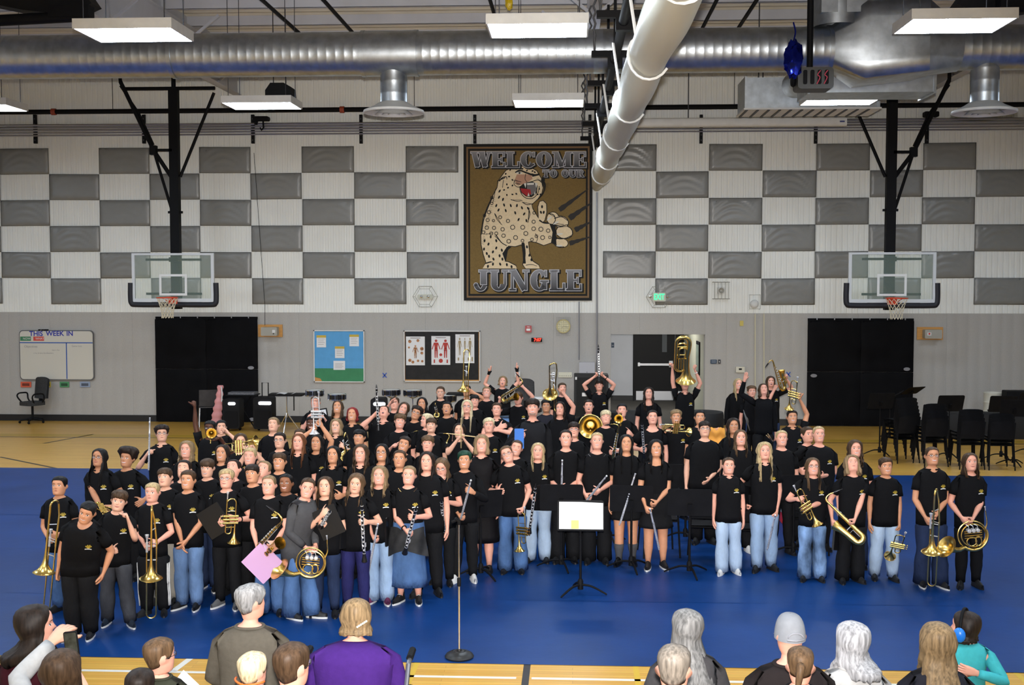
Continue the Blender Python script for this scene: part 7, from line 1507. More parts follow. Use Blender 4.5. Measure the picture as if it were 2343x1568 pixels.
person(915, 1029, 1.47, 'tan girl with hair slicked back and closed smile, second row centre left', ('bun', 'brown'), 'm', mouth='smile', logo=False)
p=person(880, 930, 1.53, 'heavyset kid in a buttoned polo holding a clarinet up, head thrown back', ('short', 'brown'), 'p', g=1.35, nod=-26, mouth='open', eye=2, top='polo', L=(862, 946, .12), R='side', logo=False, elbow={-1:(-.8, 0, -1)})
play('clarinet', (866, 985), (861, 878), Yof(p)-.2, 'clarinet raised by the heavyset kid with head thrown back')
person(903, 908, 1.52, 'kid hidden behind an outstretched hand in the back row', ('short', 'brown'), 'p', L=(896, 919, .35, 'open'), R='side', mouth='flat', logo=False)
person(917, 947, 1.52, 'boy with wavy brown hair giving a thumbs up', ('mop', 'mid'), 'p', turn=10, tilt=6, mouth='teeth', L=(902, 1018, .25, 'thumb', -1.2), logo=False)
person(930, 998, 1.47, 'boy with dark brown hair tilting his head beside the thumbs up', ('short', 'dark'), 'm', tilt=14, mouth='teeth', logo=False)
person(930, 921, 1.51, 'girl with long brown hair tilting her head to the right in the back row', ('long', 'brown', .24), 'p', tilt=22, mouth='teeth', logo=False, L='side', R='side')
person(958, 930, 1.50, 'kid with dark glasses and curly dark hair tilting toward the girl beside', ('curly', 'dark'), 'm', glasses=True, tilt=18, mouth='smile', logo=False, vol=.8)
person(966, 909, 1.50, 'girl with straight black hair mostly hidden in the back row', ('long', 'black', .18), 'm', mouth='smile', logo=False)
person(979, 946, 1.45, 'small blond kid in profile hidden between two girls', ('short', 'pale'), 'p', turn=-60, logo=False)
p=person(1008, 884, 1.53, 'girl with tied back brown hair looking down in the back row behind a trombone slide', ('pony', 'brown', .15), 'f', nod=10, mouth='flat', logo=False, L='side', R='side')
play('trombone', (1002, 960), (995, 918), Yof(p)-.35, 'brass trombone slide rising before the girl looking down', roll=(0, -1, 0), grow=.45)
person(1023, 919, 1.51, 'boy with black hair laughing with his mouth wide open, back row', ('short', 'black'), 'm', mouth='open', eye=2, nod=-4, logo=False)
person(987, 956, 1.49, 'girl with straight brown bangs in the middle of the crowd', ('bangs', 'brown'), 'f', mouth='smile', logo=False)
person(979, 996, 1.48, 'girl with a shaggy brown fringe and a small smile above the dark haired tall girl', ('mop', 'mid'), 'p', mouth='smile', vol=.7, logo=False)
play('sax', (1000, 1068), (1028, 990), 16.3, 'brass saxophone with a curved neck in the middle of the crowd', roll=(0, -1, 0), grow=.8)
play('trumpet', (945, 1038), (962, 1022), 16.35, 'brass trumpet bell peeking out beside the girl with shaggy fringe', roll=(0, -1, 0), Yb=16.0)
play('sax', (965, 1000), (953, 986), 16.9, 'brass saxophone neck glinting beside the girl with brown bangs', roll=(0, -1, 0), grow=.5)
p=person(1051, 968, 1.47, 'girl with black hair holding two drumsticks crossed before her face', ('long', 'dark', .2), 'f', L=(1054, 997, .28), R=(1057, 1000, .25), mouth='smile', logo=False)
play('stick', (1095, 1001), (1023, 992), Yof(p)-.36, 'drumstick held level, crossing the upright one')
play('stick', (1055, 1026), (1055, 955), Yof(p)-.38, 'drumstick held upright, crossing the level one')
p=person(1069, 915, 1.58, 'tall girl with very long straight platinum hair and glasses', ('long', 'pale', .42), 'p', glasses=True, mouth='smile', top='polo', logo=False, vol=1.1)
p=person(1068, 881, 1.53, 'person with a grey headband half hidden behind the raised trombone', ('pony', 'dark', .1), 'm', glasses=True, mouth='flat', logo=False, R=(1076, 895, .1))
play('trombone', (1068, 952), (1070, 797), Yof(p)-.34, 'gleaming brass trombone raised bell down in the back row left of centre', roll=(-.9, -.5, 0), grow=1.0)
person(1086, 903, 1.50, 'dark haired boy under the bell of the raised trombone', ('bangs', 'black'), 'p', mouth='smile', turn=8, logo=False)
person(1114, 885, 1.52, 'boy with cropped blond hair and chin up in the back row', ('short', 'dirty'), 'p', nod=-8, mouth='teeth', logo=False)
person(1119, 956, 1.52, 'boy with bleached blond hair staring at the camera, centre', ('swept', 'pale'), 'p', mouth='flat')
p=person(1137, 921, 1.54, 'boy in a buttoned polo with short brown hair and folded arms', ('short', 'brown'), 'p', top='polo', logo=False, L=(1150, 976, .18, 'relax'), R=(1128, 982, .2, 'relax'), mouth='smile', elbow={1:(1, 0, -.2), -1:(-1, 0, -.3)})
# ---- back centre
p=person(1152, 861, 1.50, 'kid with both arms up in black fingerless gloves, mouth open', ('bob', 'dirty', .08), 'p', L=(1122, 846, .0, 'open'), R=(1182, 839, .0, 'open'), mouth='open', logo=False, tilt=6, bot=J('mid'), hem=.52)
for sd in(-1, 1):
 a=p[4][sd][0];mb=MB();mb.tube([a['E']+(a['W']-a['E'])*.88, a['W'], a['W']+a['A2']*.05], [.034, .036, .05], 10, flat=.75);link('fingerless_glove', mb.mesh('fingerless_glove', CLOTH['black']), p[0])
p=person(1185, 897, 1.50, 'boy with brown hair looking down under the raised saxophone', ('short', 'brown'), 'p', nod=16, turn=-14, R=(1190, 879, .1), L=(1146, 912, .1), mouth='flat', elbow={1:(1, 0, -.2)})
play('sax', (1148, 912), (1199, 871), Yof(p)-.16, 'brass saxophone raised slantwise in the back row left of the conductor', roll=(-.2, -1, .2))
CON=person(1219, 913, 1.80, 'bearded man with curly dark hair in a black suit in the middle of the band', ('mop', 'dark', 0), 'p', top='blazer', topc='black2', logo=False, adult=True, mouth='teeth', bot=('straight', 'black'), vol=1.0, g=.93, L=(1191, 996, .2))
mb=MB();mb.grid(lambda u, v:((lambda x, z:(x, float(face_y(x, z))-.0022, z))((u*2-1)*(.045-.012*(1-v)), -.098+.03*v)), 10, 4);M4=CON[3];
link('beard', mb.mesh('beard', mat('stubble', (.34, .2, .15), .8)), CON[0], Matrix([[*(M4[1][i]*CON[1].hs), M4[2][i]]for i in range(3)]+[[0, 0, 0, 1]]))
person(1250, 915, 1.46, 'kid with dark curly hair and a grey scarf beside the bearded man', ('curly', 'black'), 't', mouth='smile', top='hoodie', topc='hood', logo=False, vol=.75)
p=person(1281, 919, 1.57, 'kid with long dark hair frowning under the bell of a raised trombone', ('long', 'dark', .2), 'p', mouth='flat', R=(1284, 893, .12), elbow={1:(1, 0, -.1)}, logo=False)
play('trombone', (1270, 940), (1268, 820), Yof(p)-.16, 'brass trombone raised with its slide bow on top, right of the bearded man', roll=(-.9, -.5, 0), grow=1.0)
person(1286, 876, 1.52, 'brown haired boy behind the raised trombone right of the bearded man', ('short', 'brown'), 'p', mouth='flat', turn=10, logo=False)
p=person(1313, 965, 1.52, 'boy with dark hair and glasses behind the tall flute girl', ('fringe', 'dark'), 'p', glasses=True, mouth='smile', logo=False, vol=.9)
p=person(1347, 914, 1.53, 'dark haired boy shouting in amazement behind the tuba bell', ('short', 'dark'), 'p', mouth='open', logo=False, L=(1311, 952, .2, 'thumb', 1.2))
play('tuba', (1351, 976), (1351, 966), Yof(p)-.75, 'big brass tuba bell facing the camera below the shouting boy', roll=(0, 0, 1), Yb=Yof(p)-.1, grow=.86)
p=person(1371, 869, 1.53, 'kid with dark hair holding a clarinet upright on top of the head with both hands', ('fringe', 'dark'), 'p', L=(1366, 858, .06), R=(1376, 857, .06), mouth='smile', top='polo', elbow={-1:(-1, 0, 0), 1:(1, 0, 0)})
bracelet(p, 1, BLACK)
play('clarinet', (1371, 872), (1369, 784), Yof(p)-.08, 'clarinet held upright on top of a kid\'s head in the back row')
p=person(1386, 939, 1.52, 'boy with bleached blond bowl cut and closed eyes, chin up', ('fringe', 'pale'), 'p', nod=-8, mouth='flat', eye=2, logo=False, vol=1.2, R=(1402, 1036, .2))
play('sax', (1405, 1052), (1412, 968), Yof(p)-.26, 'brass saxophone held upright beside the boy with bleached bowl cut', roll=(-.2, -1, 0), grow=.92)
p=person(1423, 923, 1.54, 'pale boy with short black hair and a serious face in a long sleeved black shirt', ('short', 'black'), 'p', top='long', logo=False, mouth='small', R=(1439, 990, .2, 'fist'))
play('trumpet', (1416, 967), (1418, 962), Yof(p)-.6, 'brass trumpet bell pointed at the camera before the serious boy', roll=(0, -.3, -1), Yb=Yof(p)-.1)
p=person(1484, 886, 1.55, 'girl with very long dark brown hair standing alone before the doors', ('wavy', 'dark', .34), 'p', top='vneck', logo=False, mouth='smile', L='side', R='side')
p=person(1493, 938, 1.54, 'pale girl with tied back dark hair and a v neck top holding a clarinet', ('bun', 'dark'), 'p', top='vneck', logo=False, mouth='smile', L=(1471, 1030, .2))
play('clarinet', (1474, 1046), (1468, 958), Yof(p)-.25, 'clarinet held upright by the pale girl in the v neck top')
p=person(1567, 866, 1.60, 'boy with glasses holding a euphonium upside down over his head', ('short', 'brown'), 'p', glasses=True, mouth='smile', top='polo', L=(1538, 832, .05), R=(1587, 840, .05), elbow={-1:(-1, .1, -.3), 1:(1, .1, -.3)})
bracelet(p, 1, SWH, nm='wrist_band')
play('euphonium', (1569, 872), (1563, 766), Yof(p)-.06, 'brass euphonium held upside down over a boy\'s head before the doors', roll=(0, -1, 0), grow=1.42)
p=person(1547, 938, 1.52, 'boy with spiky dirty blond hair playing a trumpet sideways', ('swept', 'dirty'), 'm', mouth='teeth', L=(1527, 984, .2), vol=1.4, turn=-4)
play('trumpet', (1578, 981), (1507, 978), Yof(p)-.3, 'brass trumpet held level by the boy with spiky dirty blond hair', roll=(0, -.2, 1))
BAG=person(1601, 938, 1.53, 'boy with short black hair above the broad teen with glasses', ('short', 'black'), 'm', mouth='smile', R=(1640, 982, .1))
# ---- back right
p=person(1689, 866, 1.60, 'tall girl with very long straight blond hair in a black sweater, back row right', ('long', 'blond', .34), 'p', top='hoodie', logo=False, mouth='teeth', turn=6)
person(1720, 883, 1.50, 'boy with curly light brown hair almost hidden in the back row right', ('curly', 'mid'), 'p', vol=.7, mouth='smile', logo=False)
p=person(1746, 879, 1.58, 'long haired teen in black reaching one hand up, eyes closed', ('bob', 'brown', .15), 'p', top='long', logo=False, L=(1706, 862, .0, 'flat', .8), R='side', nod=-16, mouth='smile', eye=2)
p=person(1763, 861, 1.56, 'boy hoisting a saxophone above his shoulder, mouth open, back row right', ('bob', 'brown', .07), 'p', mouth='open', L=(1776, 884, .2), R=(1796, 862, .12), bot=J('dark'), elbow={1:(1, .2, .2)})
play('sax', (1790, 894), (1764, 822), Yof(p)-.18, 'dark brass saxophone hoisted up by the boy in the back row right', roll=(.6, -.8, 0), grow=1.06)
p=person(1812, 938, 1.52, 'boy balancing an upright trumpet on his head', ('short', 'dark'), 'm', mouth='teeth', top='polo', R=(1826, 906, .02), L='side')
play('trumpet', (1813, 938), (1819, 860), Yof(p)-.02, 'brass trumpet standing bell down on a boy\'s head', roll=(.8, -.6, 0))
person(1846, 976, 1.50, 'small boy glancing sideways beside the girl with the blond ponytail', ('short', 'brown'), 'p', turn=20, mouth='small', logo=False)
person(1678, 957, 1.54, 'girl with long dark hair and sparkly black top, middle right', ('wavy', 'dark', .3), 't', mouth='smile', logo=False)
person(1694, 983, 1.50, 'girl with long light brown hair and braces in a glittery black top', ('long', 'mid', .26), 'p', mouth='teeth', logo=False, shoes='ww')
p=person(1788, 984, 1.51, 'girl with slicked back blond hair and a wide neckline, middle right', ('bun', 'blond'), 'p', mouth='teeth', logo=False, shoes='flat', L='side', bot=('slim', 'black'))
p2=at_y(1762, 1000, Yof(p)-.1)
play('stick', (1768, 1010), (1743, 987), Yof(p)+.35, 'left drumstick of the pair raised left of the girl with slicked back blond hair')
play('stick', (1766, 1008), (1750, 982), Yof(p)+.30, 'right drumstick of the pair raised left of the girl with slicked back blond hair')
p=person(1873, 975, 1.54, 'broad girl with a low blond ponytail and crossed wrists, right side', ('pony', 'blond', .2), 'p', g=1.18, mouth='teeth', L=(1835, 1080, .1), R=(1878, 1092, .2, 'relax'), bot=('slim', 'black'), shoes='boot')
person(1956, 1007, 1.49, 'girl with wavy brown hair behind the girl throwing her head back', ('wavy', 'brown', .24), 'p', mouth='teeth', top='polo', bot=('flare', 'dark'))
# ------------------------------------------------------------------ stands and chairs among the band
def fl_at(px, py):return at_z(px, py, 0)
def stand(px, py, rot, label, kind='stand', group='music stands'):
 a=fl_at(px, py);return inst(kind, 'music_stand', rz(a[0], a[1], 0.005, math.radians(rot)), label, 'music stand', group)
c=stand(1328, 1360, 180, 'conductor music stand with white sheet music at the front centre')
mb=MB();R_=rotm((1, 0, 0), math.radians(14));T=lambda x, y, z:tuple(R_@V(x, y, z)+V(0, 0, .71))
mb.add([T(-.24, .012, -.02), T(0, .02, -.015), T(0, .02, .275), T(-.24, .012, .265), T(.23, .012, -.02), T(.23, .012, .275)], [(0, 1, 2, 3), (1, 4, 5, 2)]);sh=link('sheet_music', mb.mesh('sheet_music', PAPER, False));sh.matrix_world=c.matrix_world.copy();tag(sh, 'white open sheet music on the conductor stand', 'sheet music')
mb=MB()
for x0, x1 in((-.21, -.03), (.03, .21)):
 for k in range(8):z=.24-.028*k;mb.add([T(x0, .0205, z), T(x1, .0225, z), T(x1, .0225, z+.0015), T(x0, .0205, z+.0015)], [(0, 1, 2, 3)])
link('staff_lines', mb.mesh('staff_lines', mat('print_pale', (.6, .6, .6), .8), False), sh)
mb=MB();mb.add([T(.02, .024, -.01), T(.1, .022, -.01), T(.1, .022, .08), T(.02, .024, .08)], [(0, 1, 2, 3)]);nt_=link('sticky_note', mb.mesh('sticky_note', mat('note_yellow', srgb(238, 228, 130), .7), False));nt_.matrix_world=c.matrix_world.copy();tag(nt_, 'yellow sticky note on the sheet music', 'sticky note')
for px, py, r, lab in((1100, 1322, 24, 'black music stand turned aside before the girl in velvet'), (1284, 1302, 2, 'black music stand before the tall girl with slicked back dark hair'), (1444, 1305, -4, 'black music stand before the two girls with black hair'), (1577, 1317, -3, 'black music stand left of the small girl in pale jeans'), (1568, 1238, -2, 'black music stand before the broad teen with glasses'), (1815, 1272, 6, 'black music stand mostly hidden behind the girl in acid washed jeans'), (1690, 1235, 5, 'black music stand hidden behind the small girl in pale jeans'), (1395, 1245, 0, 'black music stand behind the tall blond flute girl')):
 stand(px, py, r, lab)
for px, py, r, lab in((1506, 1268, 186, 'black band chair behind the girl in the short black dress'), (1617, 1283, 176, 'black band chair left of the small girl in pale jeans'), (1690, 1290, 170, 'black band chair right behind the small girl in pale jeans'), (1130, 1262, 190, 'black band chair behind the girl in velvet'), (1300, 1236, 180, 'black band chair behind the tall girl with dark hair'), (1845, 1262, 180, 'black band chair behind the girl in acid washed jeans')):
 a=fl_at(px, py);inst('chair', 'band_chair', rz(a[0], a[1], .006, math.radians(r)), lab, 'chair', 'band chairs')
a=fl_at(1051, 1506);t=thing('microphone_stand', 'chrome microphone stand with a round black base at front centre', 'microphone stand', (a[0], a[1], .006));X, Y=a[0], a[1]
mb=MB();mb.lathe([(0, 0), (.125, 0), (.13, .012), (.118, .032), (.09, .048), (.055, .056), (.05, .052), (.045, .058), (.022, .06), (.02, .075), (0, .075)], (X, Y, .006), (0, 0, 1), 32);part('base', mb, mat('iron_black', (.012, .012, .012), .4), t)
z1=float(at_y(1051, 1332, Y)[2]);z2=float(at_y(1051, 1200, Y)[2])
mb=MB();mb.cyl((X, Y, .08), (X, Y, z1), .0105, n=12);part('lower_tube', mb, CHROME, t);mb=MB();mb.cyl((X, Y, z1), (X, Y, z2), .008, n=12);part('upper_tube', mb, CHROME, t)
mb=MB();mb.lathe([(.011, -.04), (.017, -.035), (.018, .03), (.012, .04)], (X, Y, z1), (0, 0, 1), 12, True);part('clutch', mb, BLACK, t);mb=MB();mb.tube([(X, Y, z2), (X, Y-.01, z2+.03), (X-.03, Y-.03, z2+.06)], [.014, .016, .012], 8);mb.tube([(X-.02, Y-.02, z2+.04), (X-.06, Y, z2+.02)], .012, 8);part('clip', mb, BLACKP, t)
# ------------------------------------------------------------------ things along the far wall
yF=YW-.6
def floorz(px, py):a=at_z(px, py, 0);return a
def office_chair(X, Y, rot, label, arms=True, m=None, back=1.0, name='office_chair'):
 m=m or mat('office_fabric', (.035, .035, .036), .9, nscale=30, namt=.2);r=thing(name, label, 'chair', (X, Y, 0), math.radians(rot))
 b=MB();b.cyl((0, 0, .1), (0, 0, .42), .028, n=10);part('column', b, BLACKP, r, world=False)
 for k in range(5):
  a_=2*math.pi*k/5+.3;b=MB();b.tube([(0, 0, .11), (.27*math.cos(a_), .27*math.sin(a_), .07)], [.03, .02], 8);lg=part('base_spoke', b, BLACKP, r, world=False);b=MB();b.sph((.28*math.cos(a_), .28*math.sin(a_), .032), (.03, .03, .03), 8, 6);link('caster', b.mesh('caster', BLACK), lg)
 b=MB();b.rbox((0, 0, .46), (.48, .46, .08), .12, 4, 2);part('seat', b, m, r, world=False)
 b=MB();b.grid(lambda u, v:(-.22+.44*u*1, .22+.05*v-.04*(1-(2*u-1)**2), .56+.5*back*v*(1-.1*abs(2*u-1)**3)), 10, 8);b.grid(lambda u, v:(.22-.44*u, .27+.05*v-.02*(1-(2*u-1)**2), .56+.5*back*v*(1-.1*abs(2*u-1)**3)), 10, 8);part('backrest', b, m, r, world=False);b=MB();b.box((-.03, .2, .44), (.03, .27, .7));part('back_bar', b, BLACKP, r, world=False)
 if arms:
  for s in(-1, 1):b=MB();b.tube(smooth_path([(s*.22, .1, .48), (s*.29, .1, .56), (s*.29, .08, .68), (s*.28, -.05, .7), (s*.28, -.16, .69), (s*.27, -.2, .62), (s*.22, -.12, .48)], 4), .018, 8);part('armrest', b, BLACKP, r, world=False)
 return r
a=floorz(75, 968);office_chair(a[0], a[1], -28, 'dark office swivel chair under the whiteboard at far left')
a=floorz(1212, 985);office_chair(a[0], a[1]-.1, 160, 'big dark grey office chair back behind the raised saxophone', False, mat('office_grey', (.055, .055, .058), .9, nscale=30, namt=.2), 1.25)
a=floorz(478, 975);r=thing('plastic_chair', 'dark grey plastic chair with steel legs before the left wall mat', 'chair', (a[0], a[1], 0), math.radians(200))
b=MB();b.grid(lambda u, v:(-.22+.44*u, .2+.1*v+.02*math.sin(math.pi*u), .48+.38*v), 8, 6);b.grid(lambda u, v:(.22-.44*u, .215+.1*v+.02*math.sin(math.pi*u), .48+.38*v), 8, 6);part('backrest', b, GREYP, r, world=False);b=MB();b.rbox((0, 0, .45), (.44, .42, .02), .06, 3, 2);part('seat', b, GREYP, r, world=False)
for s in(-1, 1):
 b=MB();b.tube([(s*.2, -.18, .44), (s*.22, -.22, .01), (s*.22, .24, .01), (s*.2, .18, .44)], .011, 8);part('sled_leg', b, STEEL, r, world=False)
a=at_y(500, 880, YW-1.2);X, Y=a[0], a[1];mb=MB()
def fnp(u, v):
 t_=2*math.pi*u;w=.06+.08*v**1.1+.015*math.sin(v*40);return(X-.02+.06*(1-v)-.05*v+w*math.cos(t_)*(1+.1*math.sin(3*t_+6*v)), Y+.8*w*math.sin(t_), a[2]-.02-1.0*v)
mb.grid(fnp, 16, 24);mb.poly([fnp(i/16, 0)for i in range(16)]);jk=solo('pink_jacket', mb, mat('pink_puffer', srgb(220, 150, 150), .7, nscale=5, namt=.08), 'pink quilted jacket draped over a tall case before the left wall mat', 'jacket')
mb=MB();mb.tube(smooth_path([(X+.08, Y-.06, a[2]-.05), (X+.1, Y-.07, a[2]-.2), (X+.09, Y-.08, a[2]-.38)], 4), .014, 6);part('zipper', mb, mat('zip_white', (.7, .72, .72), .5), jk)
REFLM=mat('reflector_glow', (1, 1, 1), .4, emit=(.9, .92, 1), estr=7)  # emission stands in for flash thrown back by the reflector bands
def pa_bag(px, py0, py1, Y, w, label, refl, handle):
 a=at_y(px, py1, Y);b_=at_y(px, py0, Y);X=a[0];t=thing('party_speaker', label, 'loudspeaker', (X, Y, 0));zt=b_[2]
 mb=MB();mb.rbox((X, Y, zt/2+.03), (w, .36, zt-.06), .05, 4);part('cabinet', mb, BLACKP, t)
 mb=MB();mb.rbox((X, Y-.185, zt*.38), (w*.8, .012, zt*.5), .05, 4);part('grille', mb, BLACK, t)
 l=at_y(refl[0], refl[1], Y-.19);mb=MB();mb.rbox((l[0], Y-.19, l[2]), (refl[2], .02, refl[3]), refl[3]*.45, 3);part('reflector_band', mb, REFLM, t)
 for s in(-1, 1):mb=MB();mb.lathe([(.045, -.02), (.05, 0), (.045, .02)], (X+s*w*.35, Y+.05, .05), (1, 0, 0), 12, True);part('wheel', mb, BLACK, t)
 if handle:mb=MB();mb.tube([(X-.08, Y+.1, zt-.02), (X-.08, Y+.1, handle), (X+.06, Y+.1, handle), (X+.06, Y+.1, zt-.02)], .012, 7);part('pull_handle', mb, BLACK, t)
 return t
pa_bag(534, 912, 975, 25.6, .38, 'black rolling speaker with a white light bar beside the pink jacket', (530, 924, .16, .06), None)
pa_bag(606, 908, 976, 25.6, .42, 'black rolling speaker with a bright light bar and pull handle beside the left wall mat', (606, 923, .28, .07), float(at_y(603, 876, 25.7)[2]))
pa_bag(868, 910, 1000, 21.4, .26, 'black rolling speaker with a bright light bar among the crowd', (868, 925, .22, .06), None)
a=at_y(556, 902, 26.0);t=thing('equipment_table', 'small folding table with a mixer beside the rolling speakers', 'table', (a[0], 26.0, 0))
mb=MB();mb.box((a[0]-.34, 25.8, a[2]-.02), (a[0]+.34, 26.2, a[2]));part('table_top', mb, BLACKP, t);
for s in(-1, 1):mb=MB();mb.cyl((a[0]+s*.2, 26, a[2]-.02), (a[0]-s*.25, 26.0, .02), .014, n=8);part('cross_leg', mb, BLACK, t)
mb=MB();mb.box((a[0]-.3, 25.85, a[2]), (a[0]+.3, 26.15, a[2]+.05));solo('mixer', mb, mat('mixer_grey', (.12, .12, .13), .5, nscale=40, namt=.5), 'grey audio mixer on the small folding table', 'mixer')
def drum(px, py, Y, label, top=True, r=.19):
 a=at_y(px, py, Y);X, z=a[0], a[2];t=thing('snare_drum', label, 'drum', (X, Y, 0), group='snare drums')
 mb=MB();mb.lathe([(0, 0), (r-.012, 0), (r-.005, .01), (r, .01), (r, .11), (r-.005, .11), (0, .11)], (X, Y, z-.06), (0, 0, 1), 24);part('shell', mb, mat('drum_black', (.012, .012, .014), .2), t)
 for dz in(-.058, .048):mb=MB();mb.lathe([(r, -.006), (r+.01, -.006), (r+.01, .012), (r, .012)], (X, Y, z+dz), (0, 0, 1), 24);part('hoop', mb, CHROME, t)
 mb=MB();mb.lathe([(0, .003), (r-.004, 0)], (X, Y, z+.056), (0, 0, 1), 24);part('head', mb, mat('drum_head', (.75, .73, .66), .6), t)
 for k in range(8):q=2*math.pi*k/8;mb=MB();mb.cyl((X+(r+.006)*math.cos(q), Y+(r+.006)*math.sin(q), z-.05), (X+(r+.006)*math.cos(q), Y+(r+.006)*math.sin(q), z+.05), .007, n=6);part('lug', mb, CHROME, t)
 mb=MB();mb.cyl((X, Y, .35), (X, Y, z-.1), .012, n=8);part('stand_tube', mb, CHROME, t)
 for k in range(3):q=2*math.pi*k/3+.5;mb=MB();mb.tube([(X, Y, .42), (X+.28*math.cos(q), Y+.28*math.sin(q), .01)], .01, 7);part('stand_leg', mb, CHROME, t);mb=MB();mb.tube([(X, Y, z-.12), (X+r*.9*math.cos(q), Y+r*.9*math.sin(q), z-.065)], .008, 6);part('basket_arm', mb, CHROME, t)
for i, (px, py, Y, lab)in enumerate(((720, 899, 24.6, 'snare drum on a chrome stand under the blue bulletin board'), (771, 908, 24.6, 'snare drum on a chrome stand right of the blue bulletin board'), (895, 898, 24.6, 'left of the two snare drums below the black bulletin board'), (944, 899, 24.6, 'right of the two snare drums below the black bulletin board'), (1022, 911, 23.4, 'snare drum beside the girl looking down'))):drum(px, py, Y, lab)
def perc_table(px, py, Y, label, w=.75, paper=True):
 a=at_y(px, py, Y);X, z=a[0], a[2];t=thing('percussion_table', label, 'table', (X, Y, 0));mb=MB();mb.rbox((X, Y, z), (w, .42, .04), .05, 3, 2);part('tray', mb, BLACKP, t)
 mb=MB();mb.cyl((X, Y, .35), (X, Y, z-.02), .014, n=8);part('stand_tube', mb, CHROME, t)
 for k in range(3):q=2*math.pi*k/3+.5;mb=MB();mb.tube([(X, Y, .45), (X+.3*math.cos(q), Y+.3*math.sin(q), .01)], .012, 7);part('stand_leg', mb, CHROME, t)
 mb=MB();mb.box((X+w*.2, Y-.02, z-.35), (X+w*.22, Y+.02, z));part('hanging_strap', mb, BLACK, t)
 if paper:mb=MB();mb.grid(lambda u, v:(X-.2+.38*u, Y-.16+.3*v, z+.024+.012*math.sin(u*7)), 8, 4);solo('sheet_music', mb, PAPER, 'loose sheet music lying on the small percussion table', 'sheet music')
perc_table(656, 903, 25.2, 'small percussion table on a chrome tripod beside the left wall mat')
perc_table(1068, 902, 23.6, 'black practice pad table behind the raised trombone', .8, False)
a=at_y(1313, 985, 26.3);b_=at_y(1392, 857, 26.3);t=thing('loudspeaker', 'tall black loudspeaker cabinet below the pale grey wall cabinet', 'loudspeaker', ((a[0]+b_[0])/2, 26.3, 0))
mb=MB();mb.rbox(((a[0]+b_[0])/2, 26.4, b_[2]/2), (b_[0]-a[0], .5, b_[2]), .02, 2);part('cabinet', mb, mat('speaker_dark', (.018, .018, .018), .7), t);mb=MB();mb.rbox(((a[0]+b_[0])/2, 26.145, b_[2]*.6), ((b_[0]-a[0])*.86, .01, b_[2]*.7), .02, 2);part('grille', mb, mat('speaker_cloth', (.014, .014, .014), .9, nscale=80, namt=.3), t)
q=at_y(1341, 903, 26.13);mb=MB();mb.box((q[0]-.09, 26.13, q[2]-.04), (q[0]+.09, 26.142, q[2]+.04));part('label_plate', mb, mat('plate_silver', (.5, .5, .5), .4, .6), t);q=at_y(1318, 866, 26.13);mb=MB();mb.box((q[0]-.02, 26.13, q[2]-.03), (q[0]+.02, 26.142, q[2]+.03));part('sticker', mb, WHITEB, t)
a=at_y(1255, 912, 25.2);t=thing('desk', 'small pale desk with clutter behind the dark curly haired kid', 'desk', (a[0], 25.2, 0));mb=MB();mb.box((a[0]-.4, 24.95, a[2]-.04), (a[0]+.45, 25.5, a[2]));part('desk_top', mb, mat('desk_pale', srgb(205, 200, 190), .5), t)
for s in(-.36, .4):mb=MB();mb.box((a[0]+s-.02, 25.0, 0), (a[0]+s+.02, 25.45, a[2]-.04));part('leg_panel', mb, BLACKP, t)
mb=MB();mb.rbox((a[0]+.05, 25.15, a[2]+.025), (.3, .22, .05), .01, 2, 2);solo('book', mb, mat('book_orange', srgb(222, 110, 60), .6), 'orange book on the small pale desk', 'book');mb=MB();mb.rbox((a[0]-.2, 25.2, a[2]+.015), (.28, .22, .03), .01, 2, 2);solo('paper_stack', mb, PAPER, 'stack of white papers on the small pale desk', 'papers');mb=MB();mb.lathe([(0, 0), (.04, 0), (.04, .13), (0, .13)], (a[0]+.33, 25.2, a[2]), (0, 0, 1), 12);solo('bottle', mb, mat('bottle_teal', srgb(90, 170, 170), .3), 'teal bottle on the small pale desk', 'bottle')
for px, lab in((1608, 'black covered timpani left of the tall blond girl in the back row'), (1440, 'black covered timpani behind the serious boy')):
 a=at_y(px, 940, 21.6);X=a[0];t=thing('timpani', lab, 'drum', (X, 21.6, 0));mb=MB();mb.lathe([(0, .28), (.2, .3), (.34, .45), (.38, .62), (.385, a[2]-.08), (.37, a[2]-.02), (0, a[2]+.01)], (X, 21.6, 0), (0, 0, 1), 28);part('covered_bowl', mb, mat('cover_black', (.008, .008, .009), .7), t)
 for k in range(3):q=2*math.pi*k/3;mb=MB();mb.tube([(X+.2*math.cos(q), 21.6+.2*math.sin(q), .32), (X+.34*math.cos(q), 21.6+.34*math.sin(q), .02)], .02, 7);part('leg', mb, BLACK, t)
YB_=Yof(BAG)-.12;a=at_y(1640, 1000, YB_);mb=MB();mb.grid(lambda u, v:(a[0]-.11+.22*u, YB_-.03*math.sin(math.pi*u)-.02*math.sin(v*9), a[2]+.12-.26*v+.02*math.sin(u*11)), 10, 10);mb.grid(lambda u, v:(a[0]+.11-.22*u, YB_+.03, a[2]+.12-.26*v), 4, 4);solo('cloth_bag', mb, mat('bag_orange', srgb(228, 158, 66), .8, nscale=5, namt=.12), 'orange cloth bag held behind the broad teen with glasses', 'bag')
a=at_y(1708, 962, 18.9);t=thing('cymbal', 'silver cymbal rim glinting below the long haired teen reaching up', 'cymbal', tuple(a));mb=MB();mb.lathe([(.03, .03), (.06, .015), (.17, .004), (.175, 0), (.17, 0)], tuple(a), (.93, -.16, .3), 28);part('plate', mb, STEEL, t);mb=MB();mb.cyl(tuple(a), (a[0], a[1]+.05, .9), .01, n=6);mb.cyl((a[0], a[1]+.05, 0), (a[0], a[1]+.05, .92), .012, n=6);part('stand', mb, CHROME, t)
